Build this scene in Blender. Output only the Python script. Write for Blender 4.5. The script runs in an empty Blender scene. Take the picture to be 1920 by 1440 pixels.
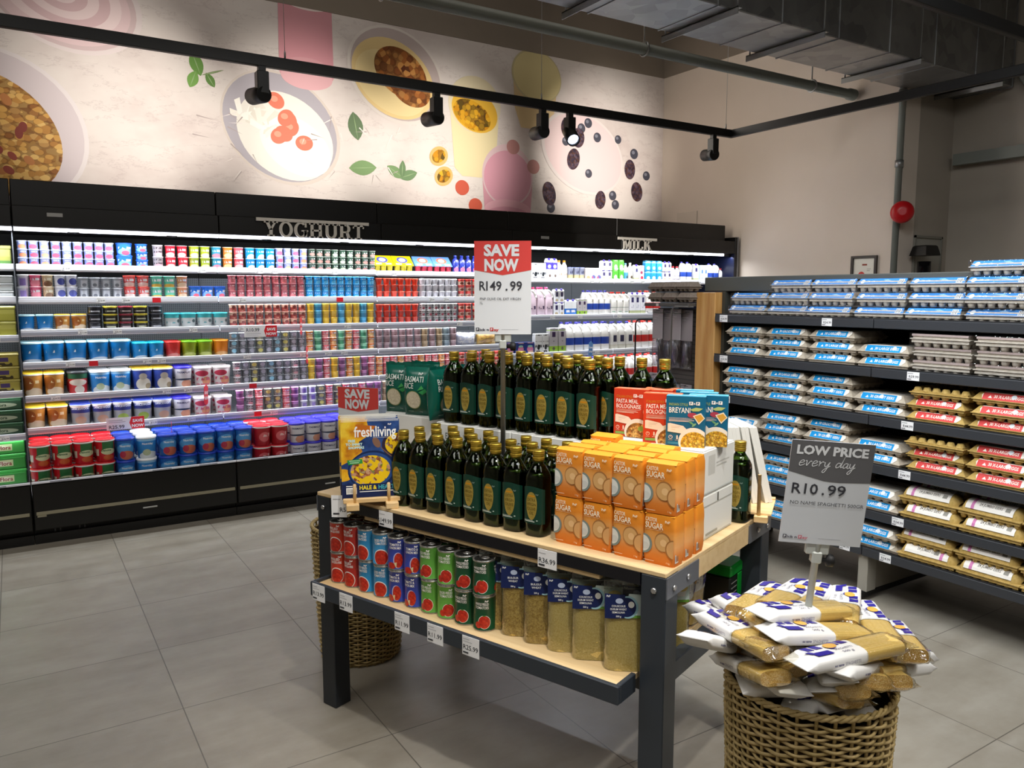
import bpy, math, random
from mathutils import Vector, Matrix
R = math.radians
PI = math.pi
sc = bpy.context.scene
col = sc.collection
rng = random.Random(11)

# ------------------------------------------------------------------ camera, exposure, lights
cam = bpy.data.cameras.new('camera')
cam.sensor_width = 36.0
cam.lens = 1470.0 / 1920.0 * 36.0
cam.clip_start = 0.05
cam_ob = bpy.data.objects.new('camera', cam)
col.objects.link(cam_ob)
cam_ob.location = (0, 0, 1.6)
cam_ob.rotation_euler = (R(90 - 6.6), 0, R(-32.4))
sc.camera = cam_ob
sc.view_settings.view_transform = 'Standard'
sc.view_settings.look = 'None'
sc.view_settings.exposure = 0.0
sc.view_settings.gamma = 1.0
sc.view_settings.use_curve_mapping = False
sc.cycles.use_denoising = True
sc.cycles.max_bounces = 8
sc.cycles.diffuse_bounces = 3
sc.cycles.glossy_bounces = 4
sc.cycles.transmission_bounces = 6
sc.cycles.transparent_max_bounces = 16
sc.cycles.caustics_reflective = False
sc.cycles.caustics_refractive = False
sc.cycles.sample_clamp_indirect = 6.0

wd = bpy.data.worlds.new('room_ambient')
sc.world = wd
wd.use_nodes = True
wd.node_tree.nodes['Background'].inputs[0].default_value = (0.9, 0.93, 1.0, 1)
wd.node_tree.nodes['Background'].inputs[1].default_value = 0.05


def area(name, loc, aim, sx, sy, power, color=(1, 1, 1), spread=180, parent=None):
    l = bpy.data.lights.new(name, 'AREA')
    l.shape = 'RECTANGLE'
    l.size = sx
    l.size_y = sy
    l.energy = power
    l.color = color
    l.spread = R(spread)
    o = bpy.data.objects.new(name, l)
    col.objects.link(o)
    o.location = loc
    d = Vector(aim) - Vector(loc)
    o.rotation_euler = d.to_track_quat('-Z', 'Y').to_euler()
    if parent:
        o.parent = parent
    return o


def spot(name, loc, aim, power, angle, blend=0.6, radius=0.03, color=(1, 0.93, 0.83)):
    l = bpy.data.lights.new(name, 'SPOT')
    l.energy = power
    l.color = color
    l.spot_size = R(angle)
    l.spot_blend = blend
    l.shadow_soft_size = radius
    o = bpy.data.objects.new(name, l)
    col.objects.link(o)
    o.location = loc
    d = Vector(aim) - Vector(loc)
    o.rotation_euler = d.to_track_quat('-Z', 'Y').to_euler()
    return o


WARM = (1, 0.92, 0.82)
NEUT = (1, 0.97, 0.93)
COOL = (0.90, 0.95, 1.0)
# ceiling lamps over the shop floor (behind and beside the camera)
area('ceiling_or_fill_light', (0.2, 1.6, 4.5), (0.2, 1.6, 0), 1.2, 2.4, 55, NEUT)
area('ceiling_or_fill_light', (-2.5, 2.5, 4.5), (-2.5, 2.5, 0), 1.2, 2.4, 55, NEUT)
area('ceiling_or_fill_light', (2.6, -0.8, 4.5), (2.6, 0.2, 0), 2.4, 1.2, 60, NEUT)
area('ceiling_or_fill_light', (-1.0, -2.0, 4.5), (-0.5, -1.0, 0), 2.4, 1.2, 50, NEUT)
# added fill lights without fittings, to brighten the mural and the right-hand wall
area('ceiling_or_fill_light', (1.6, 4.2, 4.55), (1.6, 7.2, 3.0), 5.0, 0.4, 22, WARM)
area('ceiling_or_fill_light', (4.6, 5.6, 2.95), (6.7, 5.6, 2.6), 0.4, 2.2, 16, WARM)
# aisle lamp in front of the egg rack, and the dim back room
area('ceiling_or_fill_light', (2.5, 1.9, 3.25), (3.9, 2.1, 0.9), 0.3, 2.6, 56, COOL, 120)
# spotlights from the track above the display table
spot('track_lamp', (0.9, 0.6, 3.2), (1.45, 1.9, 0.9), 150, 46, 0.7, 0.05, NEUT)
spot('track_lamp', (2.2, 0.3, 3.2), (1.7, 1.5, 0.8), 110, 46, 0.7, 0.05, NEUT)

# ------------------------------------------------------------------ materials


def lin(c):
    if isinstance(c, str):
        c = c.lstrip('#')
        c = [int(c[i:i + 2], 16) / 255 for i in (0, 2, 4)]
        c = [x / 12.92 if x <= 0.04045 else ((x + 0.055) / 1.055) ** 2.4 for x in c]
    return (c[0], c[1], c[2], 1.0)


class NT:
    """a small wrapper to write node trees quickly"""

    def __init__(self, m):
        m.use_nodes = True
        self.t = m.node_tree
        self.n = self.t.nodes
        self.b = self.n.get('Principled BSDF')

    def node(self, typ, **kw):
        n = self.n.new(typ)
        for k, v in kw.items():
            setattr(n, k, v)
        return n

    def put(self, sock, v):
        if hasattr(v, 'is_linked') or hasattr(v, 'links'):
            self.t.links.new(v, sock)
        else:
            sock.default_value = v

    def m(self, op, a, b=0.0, c=0.0):
        n = self.node('ShaderNodeMath', operation=op)
        self.put(n.inputs[0], a)
        self.put(n.inputs[1], b)
        if op in ('MULTIPLY_ADD', 'COMPARE', 'SMOOTH_MIN', 'SMOOTH_MAX'):
            self.put(n.inputs[2], c)
        return n.outputs[0]

    def mix(self, f, a, b):
        n = self.node('ShaderNodeMix', data_type='RGBA')
        self.put(n.inputs[0], f)
        self.put(n.inputs[6], a)
        self.put(n.inputs[7], b)
        return n.outputs[2]

    def coord(self, which='Object'):
        return self.node('ShaderNodeTexCoord').outputs[which]

    def sep(self, v):
        n = self.node('ShaderNodeSeparateXYZ')
        self.put(n.inputs[0], v)
        return n.outputs

    def noise(self, vec, scale, detail=3, rough=0.5, dim='3D'):
        n = self.node('ShaderNodeTexNoise')
        n.inputs['Scale'].default_value = scale
        n.inputs['Detail'].default_value = detail
        n.inputs['Roughness'].default_value = rough
        if vec is not None:
            self.put(n.inputs['Vector'], vec)
        return n.outputs[0]

    def mapping(self, vec, scale=(1, 1, 1), loc=(0, 0, 0), rot=(0, 0, 0)):
        n = self.node('ShaderNodeMapping')
        self.put(n.inputs[0], vec)
        n.inputs['Location'].default_value = loc
        n.inputs['Rotation'].default_value = rot
        n.inputs['Scale'].default_value = scale
        return n.outputs[0]

    def voronoi(self, vec, scale, feature='F1', out='Color'):
        n = self.node('ShaderNodeTexVoronoi', feature=feature)
        n.inputs['Scale'].default_value = scale
        self.put(n.inputs['Vector'], vec)
        return n.outputs[out]

    def ramp(self, f, stops):
        n = self.node('ShaderNodeValToRGB')
        cr = n.color_ramp
        while len(cr.elements) < len(stops):
            cr.elements.new(0.5)
        for e, (p, c) in zip(cr.elements, stops):
            e.position = p
            e.color = lin(c)
        self.put(n.inputs[0], f)
        return n.outputs[0]

    def bump(self, h, strength=0.3, dist=0.01):
        n = self.node('ShaderNodeBump')
        n.inputs['Strength'].default_value = strength
        n.inputs['Distance'].default_value = dist
        self.put(n.inputs['Height'], h)
        self.t.links.new(n.outputs[0], self.b.inputs['Normal'])


MATS = {}


def mat(name, c='#808080', rough=0.5, metal=0.0, emit=0.0, trans=0.0, ior=1.45, spec=0.5, alpha=1.0, coat=0.0):
    if name in MATS:
        return MATS[name]
    m = bpy.data.materials.new(name)
    w = NT(m)
    b = w.b
    b.inputs['Base Color'].default_value = lin(c)
    b.inputs['Roughness'].default_value = rough
    b.inputs['Metallic'].default_value = metal
    b.inputs['IOR'].default_value = ior
    b.inputs['Specular IOR Level'].default_value = spec
    if trans:
        b.inputs['Transmission Weight'].default_value = trans
    if alpha < 1:
        b.inputs['Alpha'].default_value = alpha
    if coat:
        b.inputs['Coat Weight'].default_value = coat
        b.inputs['Coat Roughness'].default_value = 0.08
    if emit:
        b.inputs['Emission Color'].default_value = lin(c)
        b.inputs['Emission Strength'].default_value = emit
    MATS[name] = m
    return m


def flat(c, rough=0.4):
    """plain printed ink of one colour"""
    return mat('ink_%s_%d' % (c.lstrip('#'), int(rough * 100)), c, rough)


def nmat(name, fn, rough=0.5, metal=0.0, spec=0.5):
    """material whose colour comes from fn(NT) -> socket"""
    if name in MATS:
        return MATS[name]
    m = bpy.data.materials.new(name)
    w = NT(m)
    w.b.inputs['Roughness'].default_value = rough
    w.b.inputs['Metallic'].default_value = metal
    w.b.inputs['Specular IOR Level'].default_value = spec
    c = fn(w)
    if c is not None:
        w.put(w.b.inputs['Base Color'], c)
    MATS[name] = m
    return m


def film_mat(name, tint='#ffffff', gloss=0.25, rough=0.12, bump=0.0):
    """clear plastic film: see-through with a glossy sheen"""
    if name in MATS:
        return MATS[name]
    m = bpy.data.materials.new(name)
    w = NT(m)
    w.n.remove(w.b)
    out = w.n['Material Output']
    tr = w.node('ShaderNodeBsdfTransparent')
    tr.inputs[0].default_value = lin(tint)
    gl = w.node('ShaderNodeBsdfGlossy')
    gl.inputs['Roughness'].default_value = rough
    fr = w.node('ShaderNodeLayerWeight')
    fr.inputs['Blend'].default_value = 0.35
    f = w.m('MULTIPLY_ADD', fr.outputs['Facing'], gloss, 0.06)
    if bump:
        bn = w.node('ShaderNodeBump')
        bn.inputs['Strength'].default_value = bump
        bn.inputs['Distance'].default_value = 0.01
        w.put(bn.inputs['Height'], w.noise(w.coord(), 60, 2))
        w.t.links.new(bn.outputs[0], gl.inputs['Normal'])
    mx = w.node('ShaderNodeMixShader')
    w.put(mx.inputs[0], f)
    w.t.links.new(tr.outputs[0], mx.inputs[1])
    w.t.links.new(gl.outputs[0], mx.inputs[2])
    w.t.links.new(mx.outputs[0], out.inputs['Surface'])
    MATS[name] = m
    return m


def pack(name, base, layers=(), rough=0.35, up='Z'):
    """printed packaging: layers drawn in the pack's own 0..1 box.
    ('band', z0, z1, colour) ('blob', cx, cz, rx, rz, colour) ('rect', x0, z0, x1, z1, colour)
    ('food', cx, cz, rx, rz, colourA, colourB, scale) ('fine', x0, z0, x1, z1, colour, rows, cols)"""
    if name in MATS:
        return MATS[name]
    m = bpy.data.materials.new(name)
    w = NT(m)
    w.b.inputs['Roughness'].default_value = rough
    g = w.coord('Generated')
    s = w.sep(g)
    x, z = s[0], (s[2] if up == 'Z' else s[1])
    c = lin(base)

    def rect(x0, z0, x1, z1):
        a = None
        for v, lo, hi in ((x, x0, x1), (z, z0, z1)):
            if lo <= 0 and hi >= 1:
                continue
            k = w.m('COMPARE', v, (lo + hi) / 2, (hi - lo) / 2)
            a = k if a is None else w.m('MULTIPLY', a, k)
        return a if a is not None else 1.0

    def ell(cx, cz, rx, rz):
        a = w.m('DIVIDE', w.m('SUBTRACT', x, cx), rx)
        b = w.m('DIVIDE', w.m('SUBTRACT', z, cz), rz)
        d = w.m('ADD', w.m('MULTIPLY', a, a), w.m('MULTIPLY', b, b))
        return w.m('LESS_THAN', d, 1.0)
    for L in layers:
        k = L[0]
        if k == 'band':
            c = w.mix(rect(0, L[1], 1, L[2]), c, lin(L[3]))
        elif k == 'rect':
            c = w.mix(rect(*L[1:5]), c, lin(L[5]))
        elif k == 'blob':
            c = w.mix(ell(*L[1:5]), c, lin(L[5]))
        elif k == 'food':
            v = w.voronoi(g, L[7])
            f = w.sep(v)[0]
            fc = w.ramp(f, ((0.1, L[5]), (0.9, L[6])))
            c = w.mix(ell(*L[1:5]), c, fc)
        elif k == 'fine':
            rows, cols = L[6], L[7]
            a = w.m('GREATER_THAN', w.m('SINE', w.m('MULTIPLY', z, rows * 6.2832)), 0.1)
            nz = w.noise(w.mapping(g, (cols, cols, rows)), 1.0, 1)
            a = w.m('MULTIPLY', a, w.m('GREATER_THAN', nz, 0.48))
            a = w.m('MULTIPLY', a, rect(*L[1:5]))
            c = w.mix(a, c, lin(L[5]))
    w.put(w.b.inputs['Base Color'], c)
    MATS[name] = m
    return m


# ------------------------------------------------------------------ mesh building
_txt = {}


def text2d(s, bold=0.0):
    """triangulated outline of a line of lettering, cap height about 0.7, starting at x = 0"""
    k = (s, bold)
    if k in _txt:
        return _txt[k]
    cu = bpy.data.curves.new('t', 'FONT')
    cu.body = s
    cu.size = 1.0
    cu.offset = bold
    cu.resolution_u = 2
    ob = bpy.data.objects.new('t', cu)
    col.objects.link(ob)
    dg = bpy.context.evaluated_depsgraph_get()
    me = ob.evaluated_get(dg).to_mesh()
    vs = [(v.co.x, v.co.y) for v in me.vertices]
    fs = [tuple(p.vertices) for p in me.polygons]
    ob.evaluated_get(dg).to_mesh_clear()
    bpy.data.objects.remove(ob)
    bpy.data.curves.remove(cu)
    x0 = min([v[0] for v in vs] or [0])
    x1 = max([v[0] for v in vs] or [0])
    vs = [(v[0] - x0, v[1]) for v in vs]
    _txt[k] = (vs, fs, x1 - x0)
    return _txt[k]


def clip(poly, ax, lim, keep_less):
    out = []
    n = len(poly)
    for i in range(n):
        a, b = poly[i], poly[(i + 1) % n]
        ia = (a[ax] <= lim) if keep_less else (a[ax] >= lim)
        ib = (b[ax] <= lim) if keep_less else (b[ax] >= lim)
        if ia:
            out.append(a)
        if ia != ib:
            t = (lim - a[ax]) / (b[ax] - a[ax])
            out.append((a[0] + t * (b[0] - a[0]), a[1] + t * (b[1] - a[1])))
    return out


def ellipse(cx, cy, rx, ry, n=28, rot=0.0):
    c, s = math.cos(rot), math.sin(rot)
    return [(cx + rx * math.cos(a) * c - ry * math.sin(a) * s, cy + rx * math.cos(a) * s + ry * math.sin(a) * c)
            for a in (2 * PI * i / n for i in range(n))]


def FRONT(y=0.0, x=0.0, z=0.0, face=1):
    """plane facing -Y (face=1): 2-D (u, v) -> (x+u, y, z+v)"""
    return lambda u, v, d: (x + u * face, y - d * face, z + v)


def TOP(z=0.0, x=0.0, y=0.0):
    return lambda u, v, d: (x + u, y + v, z + d)


def CYL(r, x=0.0, y=0.0, z=0.0, taper=0.0, zref=0.0):
    """wraps u around a cylinder, u = 0 facing -Y"""
    def f(u, v, d):
        rr = r + taper * (v - zref) + d
        a = u / r
        return (x + rr * math.sin(a), y - rr * math.cos(a), z + v)
    return f


class MB:
    def __init__(self):
        self.v, self.f, self.mi, self.sm, self.mats = [], [], [], [], []

    def M(self, m):
        if m not in self.mats:
            self.mats.append(m)
        return self.mats.index(m)

    def add(self, vs, fs, m, smooth=False, T=None):
        b = len(self.v)
        if T is not None:
            vs = [tuple(T @ Vector(p)) for p in vs]
        self.v += [tuple(p) for p in vs]
        k = self.M(m)
        for f in fs:
            self.f.append(tuple(i + b for i in f))
            self.mi.append(k)
            self.sm.append(smooth)
        return self

    def box(self, x0, x1, y0, y1, z0, z1, m, bev=0.0, T=None):
        if bev <= 0:
            vs = [(x, y, z) for z in (z0, z1) for y in (y0, y1) for x in (x0, x1)]
            fs = [(0, 2, 3, 1), (4, 5, 7, 6), (0, 1, 5, 4), (2, 6, 7, 3), (0, 4, 6, 2), (1, 3, 7, 5)]
            return self.add(vs, fs, m, False, T)
        P = {}
        vs = []
        X, Y, Z = (x0, x1), (y0, y1), (z0, z1)
        for i in (0, 1):
            for j in (0, 1):
                for k in (0, 1):
                    for ax in range(3):
                        p = [X[i], Y[j], Z[k]]
                        sg = [1 - 2 * i, 1 - 2 * j, 1 - 2 * k]
                        for a in range(3):
                            if a != ax:
                                p[a] += sg[a] * bev
                        P[i, j, k, ax] = len(vs)
                        vs.append(tuple(p))
        fs = []
        for ax in range(3):
            o = [a for a in range(3) if a != ax]
            for s in (0, 1):
                q = []
                for a, b in ((0, 0), (1, 0), (1, 1), (0, 1)):
                    idx = [0, 0, 0]
                    idx[ax], idx[o[0]], idx[o[1]] = s, a, b
                    q.append(P[idx[0], idx[1], idx[2], ax])
                fs.append(tuple(q))
            for a in (0, 1):
                for b in (0, 1):
                    i0, i1 = [0, 0, 0], [0, 0, 0]
                    i0[o[0]] = i1[o[0]] = a
                    i0[o[1]] = i1[o[1]] = b
                    i1[ax] = 1
                    fs.append((P[(*i0, o[0])], P[(*i1, o[0])], P[(*i1, o[1])], P[(*i0, o[1])]))
        for i in (0, 1):
            for j in (0, 1):
                for k in (0, 1):
                    fs.append((P[i, j, k, 0], P[i, j, k, 1], P[i, j, k, 2]))
        return self.add(vs, fs, m, False, T)

    def lathe(self, prof, n, m, cx=0.0, cy=0.0, smooth=True, cap0=True, cap1=True, T=None, sx=1.0, sy=1.0, ang=0.0):
        """prof: [(r, z)] bottom to top; m: one material or a list per ring gap"""
        vs, k = [], len(prof)
        for r, z in prof:
            for i in range(n):
                a = 2 * PI * i / n + ang
                vs.append((cx + r * math.cos(a) * sx, cy + r * math.sin(a) * sy, z))
        for j in range(k - 1):
            fs = [(j * n + i, j * n + (i + 1) % n, (j + 1) * n + (i + 1) % n, (j + 1) * n + i) for i in range(n)]
            mm = m[j] if isinstance(m, (list, tuple)) else m
            if j == 0:
                self.add(vs, fs, mm, smooth, T)
                base = len(self.v) - len(vs)
            else:
                kk = self.M(mm)
                for f in fs:
                    self.f.append(tuple(q + base for q in f))
                    self.mi.append(kk)
                    self.sm.append(smooth)
        for on, j, rev in ((cap0, 0, True), (cap1, k - 1, False)):
            if on:
                ids = [base + j * n + i for i in range(n)]
                self.f.append(tuple(reversed(ids)) if rev else tuple(ids))
                self.mi.append(self.M(m[0 if rev else -1] if isinstance(m, (list, tuple)) else m))
                self.sm.append(False)
        return self

    def tube(self, pts, r, n, m, closed=False, smooth=True, caps=True, rr=None):
        P = [Vector(p) for p in pts]
        k = len(P)
        vs = []
        up = Vector((0, 0, 1))
        for i in range(k):
            if closed:
                t = (P[(i + 1) % k] - P[i - 1]).normalized()
            else:
                t = (P[min(i + 1, k - 1)] - P[max(i - 1, 0)]).normalized()
            u = up if abs(t.dot(up)) < 0.95 else Vector((1, 0, 0))
            a = t.cross(u).normalized()
            b = t.cross(a).normalized()
            q = rr[i] if rr else r
            for j in range(n):
                w = 2 * PI * j / n
                vs.append(tuple(P[i] + a * (q * math.cos(w)) + b * (q * math.sin(w))))
        fs = []
        for i in range(k if closed else k - 1):
            i2 = (i + 1) % k
            for j in range(n):
                fs.append((i * n + j, i2 * n + j, i2 * n + (j + 1) % n, i * n + (j + 1) % n))
        if caps and not closed:
            fs.append(tuple(range(n - 1, -1, -1))[::-1])
            fs.append(tuple((k - 1) * n + j for j in range(n)))
        return self.add(vs, fs, m, smooth)

    def prism(self, poly, d, m, fn):
        """2-D outline given depth d along the mapping's third argument"""
        n = len(poly)
        vs = [fn(p[0], p[1], 0) for p in poly] + [fn(p[0], p[1], d) for p in poly]
        fs = [tuple(range(n - 1, -1, -1)), tuple(range(n, 2 * n))]
        fs += [(i, (i + 1) % n, n + (i + 1) % n, n + i) for i in range(n)]
        return self.add(vs, fs, m)

    def grid(self, nu, nv, fn, m, smooth=True, closed_u=False):
        """fn(i, j) -> point"""
        vs = [fn(i, j) for j in range(nv) for i in range(nu)]
        fs = []
        for j in range(nv - 1):
            for i in range(nu if closed_u else nu - 1):
                i2 = (i + 1) % nu
                fs.append((j * nu + i, j * nu + i2, (j + 1) * nu + i2, (j + 1) * nu + i))
        return self.add(vs, fs, m, smooth)

    def art(self, fn, items, eps=0.0004, d0=0.0004, clipbox=None, strip=0.0):
        """flat printing on a surface, one layer above the other"""
        d = d0
        for it in items:
            k = it[0]
            if k == 't':
                _, s, x, y, size, m = it[:6]
                bold = it[6] if len(it) > 6 else 0.0
                al = it[7] if len(it) > 7 else 'l'
                wid = it[8] if len(it) > 8 else None
                vs, fs, w = text2d(s, bold)
                sx = size if not wid else wid / max(w, 1e-6)
                ox = x - (0 if al == 'l' else w * sx * (0.5 if al == 'c' else 1.0))
                rot = it[9] if len(it) > 9 else 0.0
                c, si = math.cos(rot), math.sin(rot)
                pp = [(ox + v[0] * sx - x, v[1] * size) for v in vs]
                pp = [(x + p[0] * c - p[1] * si, y + p[0] * si + p[1] * c) for p in pp]
                self.add([fn(p[0], p[1], d) for p in pp], fs, m)
            else:
                if k == 'r':
                    _, x0, y0, x1, y1, m = it
                    poly = [(x0, y0), (x1, y0), (x1, y1), (x0, y1)]
                elif k == 'e':
                    m = it[5]
                    poly = ellipse(it[1], it[2], it[3], it[4], it[7] if len(it) > 7 else 28, it[6] if len(it) > 6 else 0.0)
                else:
                    _, poly, m = it
                if clipbox:
                    for ax, lo, hi in ((0, clipbox[0], clipbox[2]), (1, clipbox[1], clipbox[3])):
                        poly = clip(poly, ax, hi, True)
                        poly = clip(poly, ax, lo, False) if poly else poly
                if len(poly) >= 3:
                    if strip:
                        lo, hi = min(p[0] for p in poly), max(p[0] for p in poly)
                        n = max(1, int(math.ceil((hi - lo) / strip)))
                        for i in range(n):
                            q = clip(poly, 0, lo + (hi - lo) * (i + 1) / n, True)
                            q = clip(q, 0, lo + (hi - lo) * i / n, False) if q else q
                            if len(q) >= 3:
                                self.add([fn(p[0], p[1], d) for p in q], [tuple(range(len(q)))], m)
                    else:
                        self.add([fn(p[0], p[1], d) for p in poly], [tuple(range(len(poly)))], m)
            d += eps
        return self

    def mesh(self, name):
        me = bpy.data.meshes.new(name)
        me.from_pydata(self.v, [], self.f)
        for m in self.mats:
            me.materials.append(m)
        me.polygons.foreach_set('material_index', self.mi)
        me.polygons.foreach_set('use_smooth', self.sm)
        me.update()
        return me

    def build(self, name, parent=None, loc=(0, 0, 0), rz=0.0):
        o = bpy.data.objects.new(name, self.mesh(name))
        col.objects.link(o)
        o.location = loc
        o.rotation_euler = (0, 0, rz)
        if parent is not None:
            o.parent = parent
        return o


def ob(name, me, parent=None, loc=(0, 0, 0), rz=0.0):
    o = bpy.data.objects.new(name, me)
    col.objects.link(o)
    o.location = loc
    o.rotation_euler = (0, 0, rz)
    if parent is not None:
        o.parent = parent
    return o


def tag(o, label, cat, group=None, kind=None):
    o['label'] = label
    o['category'] = cat
    if group:
        o['group'] = group
    if kind:
        o['kind'] = kind
    return o


def thing(name, label, cat, loc=(0, 0, 0), rz=0.0, group=None):
    o = bpy.data.objects.new(name, None)
    o.empty_display_size = 0.05
    col.objects.link(o)
    o.location = loc
    o.rotation_euler = (0, 0, rz)
    return tag(o, label, cat, group)


def struct(mb, name):
    o = mb.build(name)
    o['kind'] = 'structure'
    return o


KIDS = {}


def copy_tree(o, parent=None):
    """a copy of a thing with copies of its parts and sub-parts"""
    c = o.copy()
    col.objects.link(c)
    if parent is not None:
        c.parent = parent
    for ch in list(o.children):
        copy_tree(ch, c)
    return c


ORD = ['first', 'second', 'third', 'fourth', 'fifth', 'sixth', 'seventh', 'eighth', 'ninth', 'tenth', 'eleventh',
       'twelfth', 'thirteenth', 'fourteenth', 'fifteenth', 'sixteenth', 'seventeenth', 'eighteenth', 'nineteenth',
       'twentieth']


def make(spec, name, label, cat, loc=(0, 0, 0), rz=0.0, group=None, rot=None):
    """place one individual: its own object, its own parts (the meshes are shared between repeats)"""
    r = bpy.data.objects.new(name, spec.get('root'))
    col.objects.link(r)
    r.location = loc
    r.rotation_euler = rot if rot is not None else (0, 0, rz)
    tag(r, label, cat, group)
    for p in spec.get('parts', ()):
        o = bpy.data.objects.new(p[0], p[1])
        col.objects.link(o)
        o.parent = r
        if len(p) > 2 and isinstance(p[2], str):
            o['label'] = p[2]
        for q in (p[3] if len(p) > 3 else ()):
            s = bpy.data.objects.new(q[0], q[1])
            col.objects.link(s)
            s.parent = o
    return r


# ------------------------------------------------------------------ the room
XW, YB, YC, ZC = 6.70, 7.19, 4.12, 4.75


def floor_col(w):
    g = w.coord('Object')
    s = w.sep(g)
    tx = w.m('DIVIDE', w.m('SUBTRACT', s[0], 0.463), 0.61)
    ty = w.m('DIVIDE', w.m('SUBTRACT', s[1], 3.11), 0.60)
    fx, fy = w.m('FRACT', tx), w.m('FRACT', ty)
    gx = w.m('LESS_THAN', w.m('ABSOLUTE', w.m('SUBTRACT', fx, 0.003)), 0.004)
    gy = w.m('LESS_THAN', w.m('ABSOLUTE', w.m('SUBTRACT', fy, 0.003)), 0.004)
    grout = w.m('MAXIMUM', gx, gy)
    cb = w.node('ShaderNodeCombineXYZ')
    w.put(cb.inputs[0], w.m('FLOOR', tx))
    w.put(cb.inputs[1], w.m('FLOOR', ty))
    wn = w.node('ShaderNodeTexWhiteNoise')
    w.put(wn.inputs['Vector'], cb.outputs[0])
    n1 = w.noise(w.mapping(g, (1.6, 5, 1)), 1.3, 6, 0.6)
    n2 = w.noise(g, 9, 4, 0.6)
    f = w.m('MULTIPLY_ADD', n2, 0.35, w.m('MULTIPLY', n1, 0.75))
    f = w.m('MULTIPLY_ADD', w.m('SUBTRACT', wn.outputs[0], 0.5), 0.14, f)
    c = w.ramp(f, ((0.3, '#7f776a'), (0.5, '#8c8578'), (0.72, '#999387')))
    rg = w.m('MULTIPLY_ADD', n1, 0.25, 0.3)
    w.put(w.b.inputs['Roughness'], rg)
    w.bump(w.m('SUBTRACT', 1.0, grout), 0.15, 0.002)
    return w.mix(grout, c, lin('#5d574e'))


M_floor = nmat('grey_porcelain_tiles', floor_col)


def plaster(name, a, b):
    def f(w):
        g = w.coord()
        n = w.noise(g, 1.1, 4, 0.6)
        w.bump(w.noise(g, 90, 2), 0.08, 0.002)
        return w.ramp(n, ((0.3, a), (0.7, b)))
    return nmat(name, f, 0.75, 0, 0.3)


M_wall = plaster('warm_grey_paint', '#cfc2b4', '#d6c9bc')
M_wall2 = plaster('shade_darkened_paint', '#a0978b', '#aaa194')  # wall paint darkened in its colour to stand in for dimmer light
M_band = plaster('taupe_band_paint', '#80766a', '#887d71')
M_ceil = plaster('dark_ceiling_paint', '#3b3834', '#45413c')
M_black = mat('black_powder_coat', '#0d0d0d', 0.42)
M_blackm = mat('black_matt', '#0b0a0a', 0.6)
M_white = mat('white_enamel', '#e8e8ea', 0.35)

b = MB()
b.box(-5, 11, -4.5, 8, -0.05, 0, M_floor)
struct(b, 'floor')
b = MB()
b.box(-5, XW + 0.2, YB, YB + 0.2, 0, ZC, M_wall)
struct(b, 'wall_back')
b = MB()
b.box(XW, XW + 0.2, YC, YB, 0, ZC, M_wall)
b.box(XW - 0.012, XW, YC, YC + 0.14, 0, ZC, M_wall)
struct(b, 'wall_right')
b = MB()
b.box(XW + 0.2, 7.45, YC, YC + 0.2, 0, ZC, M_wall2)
struct(b, 'wall_return')
b = MB()
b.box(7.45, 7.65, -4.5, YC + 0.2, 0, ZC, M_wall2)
struct(b, 'wall_far')
b = MB()
b.box(-5.2, -5, -4.5, YB, 0, ZC, M_wall2)
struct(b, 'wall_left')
b = MB()
b.box(-5, 7.65, -4.7, -4.5, 0, ZC, M_wall2)
struct(b, 'wall_front')
b = MB()
b.box(-5, 11, -4.5, 8, ZC, ZC + 0.1, M_ceil)
struct(b, 'ceiling')
b = MB()
b.box(-5, XW, YB - 0.012, YB, 4.13, ZC, M_band)
b.box(XW - 0.014, XW, YC + 0.14, YB - 0.012, 4.13, ZC, M_band)
struct(b, 'trim_1')
# recessed access opening in the return wall
b = MB()
Mr = flat('#7d7a70', 0.6)
b.box(6.91, 7.35, YC - 0.006, YC, 0, 2.1, flat('#96938a', 0.6))
b.box(6.905, 6.92, YC - 0.02, YC - 0.006, 0, 2.12, Mr)
b.box(7.335, 7.35, YC - 0.02, YC - 0.006, 0, 2.12, Mr)
b.box(6.905, 7.35, YC - 0.02, YC - 0.006, 2.1, 2.12, Mr)
struct(b, 'door_1')

# ------------------------------------------------------------------ printed wall mural
def mural_col(w):
    g = w.coord()
    n = w.noise(w.mapping(g, (1, 1, 1.6), rot=(0, 0.5, 0)), 0.8, 5, 0.62)
    v = w.noise(w.mapping(g, (0.7, 1, 2.2), rot=(0, 0.9, 0)), 1.1, 6, 0.7)
    vein = w.m('LESS_THAN', w.m('ABSOLUTE', w.m('SUBTRACT', v, 0.5)), 0.006)
    c = w.ramp(n, ((0.3, '#c4b6b2'), (0.48, '#d6ccc7'), (0.7, '#ded7d1')))
    return w.mix(w.m('MULTIPLY', vein, 0.22), c, lin('#a08f90'))


Mm = nmat('printed_marble', mural_col, 0.6, 0, 0.25)


def food(name, stops, scale, rough=0.6, squash=(1, 1, 1)):
    def f(w):
        g = w.mapping(w.coord(), squash)
        v = w.voronoi(g, scale)
        s = w.sep(v)
        d = w.voronoi(g, scale, out='Distance')
        c = w.ramp(s[0], stops)
        return w.mix(w.m('MULTIPLY', w.m('GREATER_THAN', d, 0.58), 0.55), c, lin('#5a3517'))
    return nmat(name, f, rough, 0, 0.25)


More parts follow.
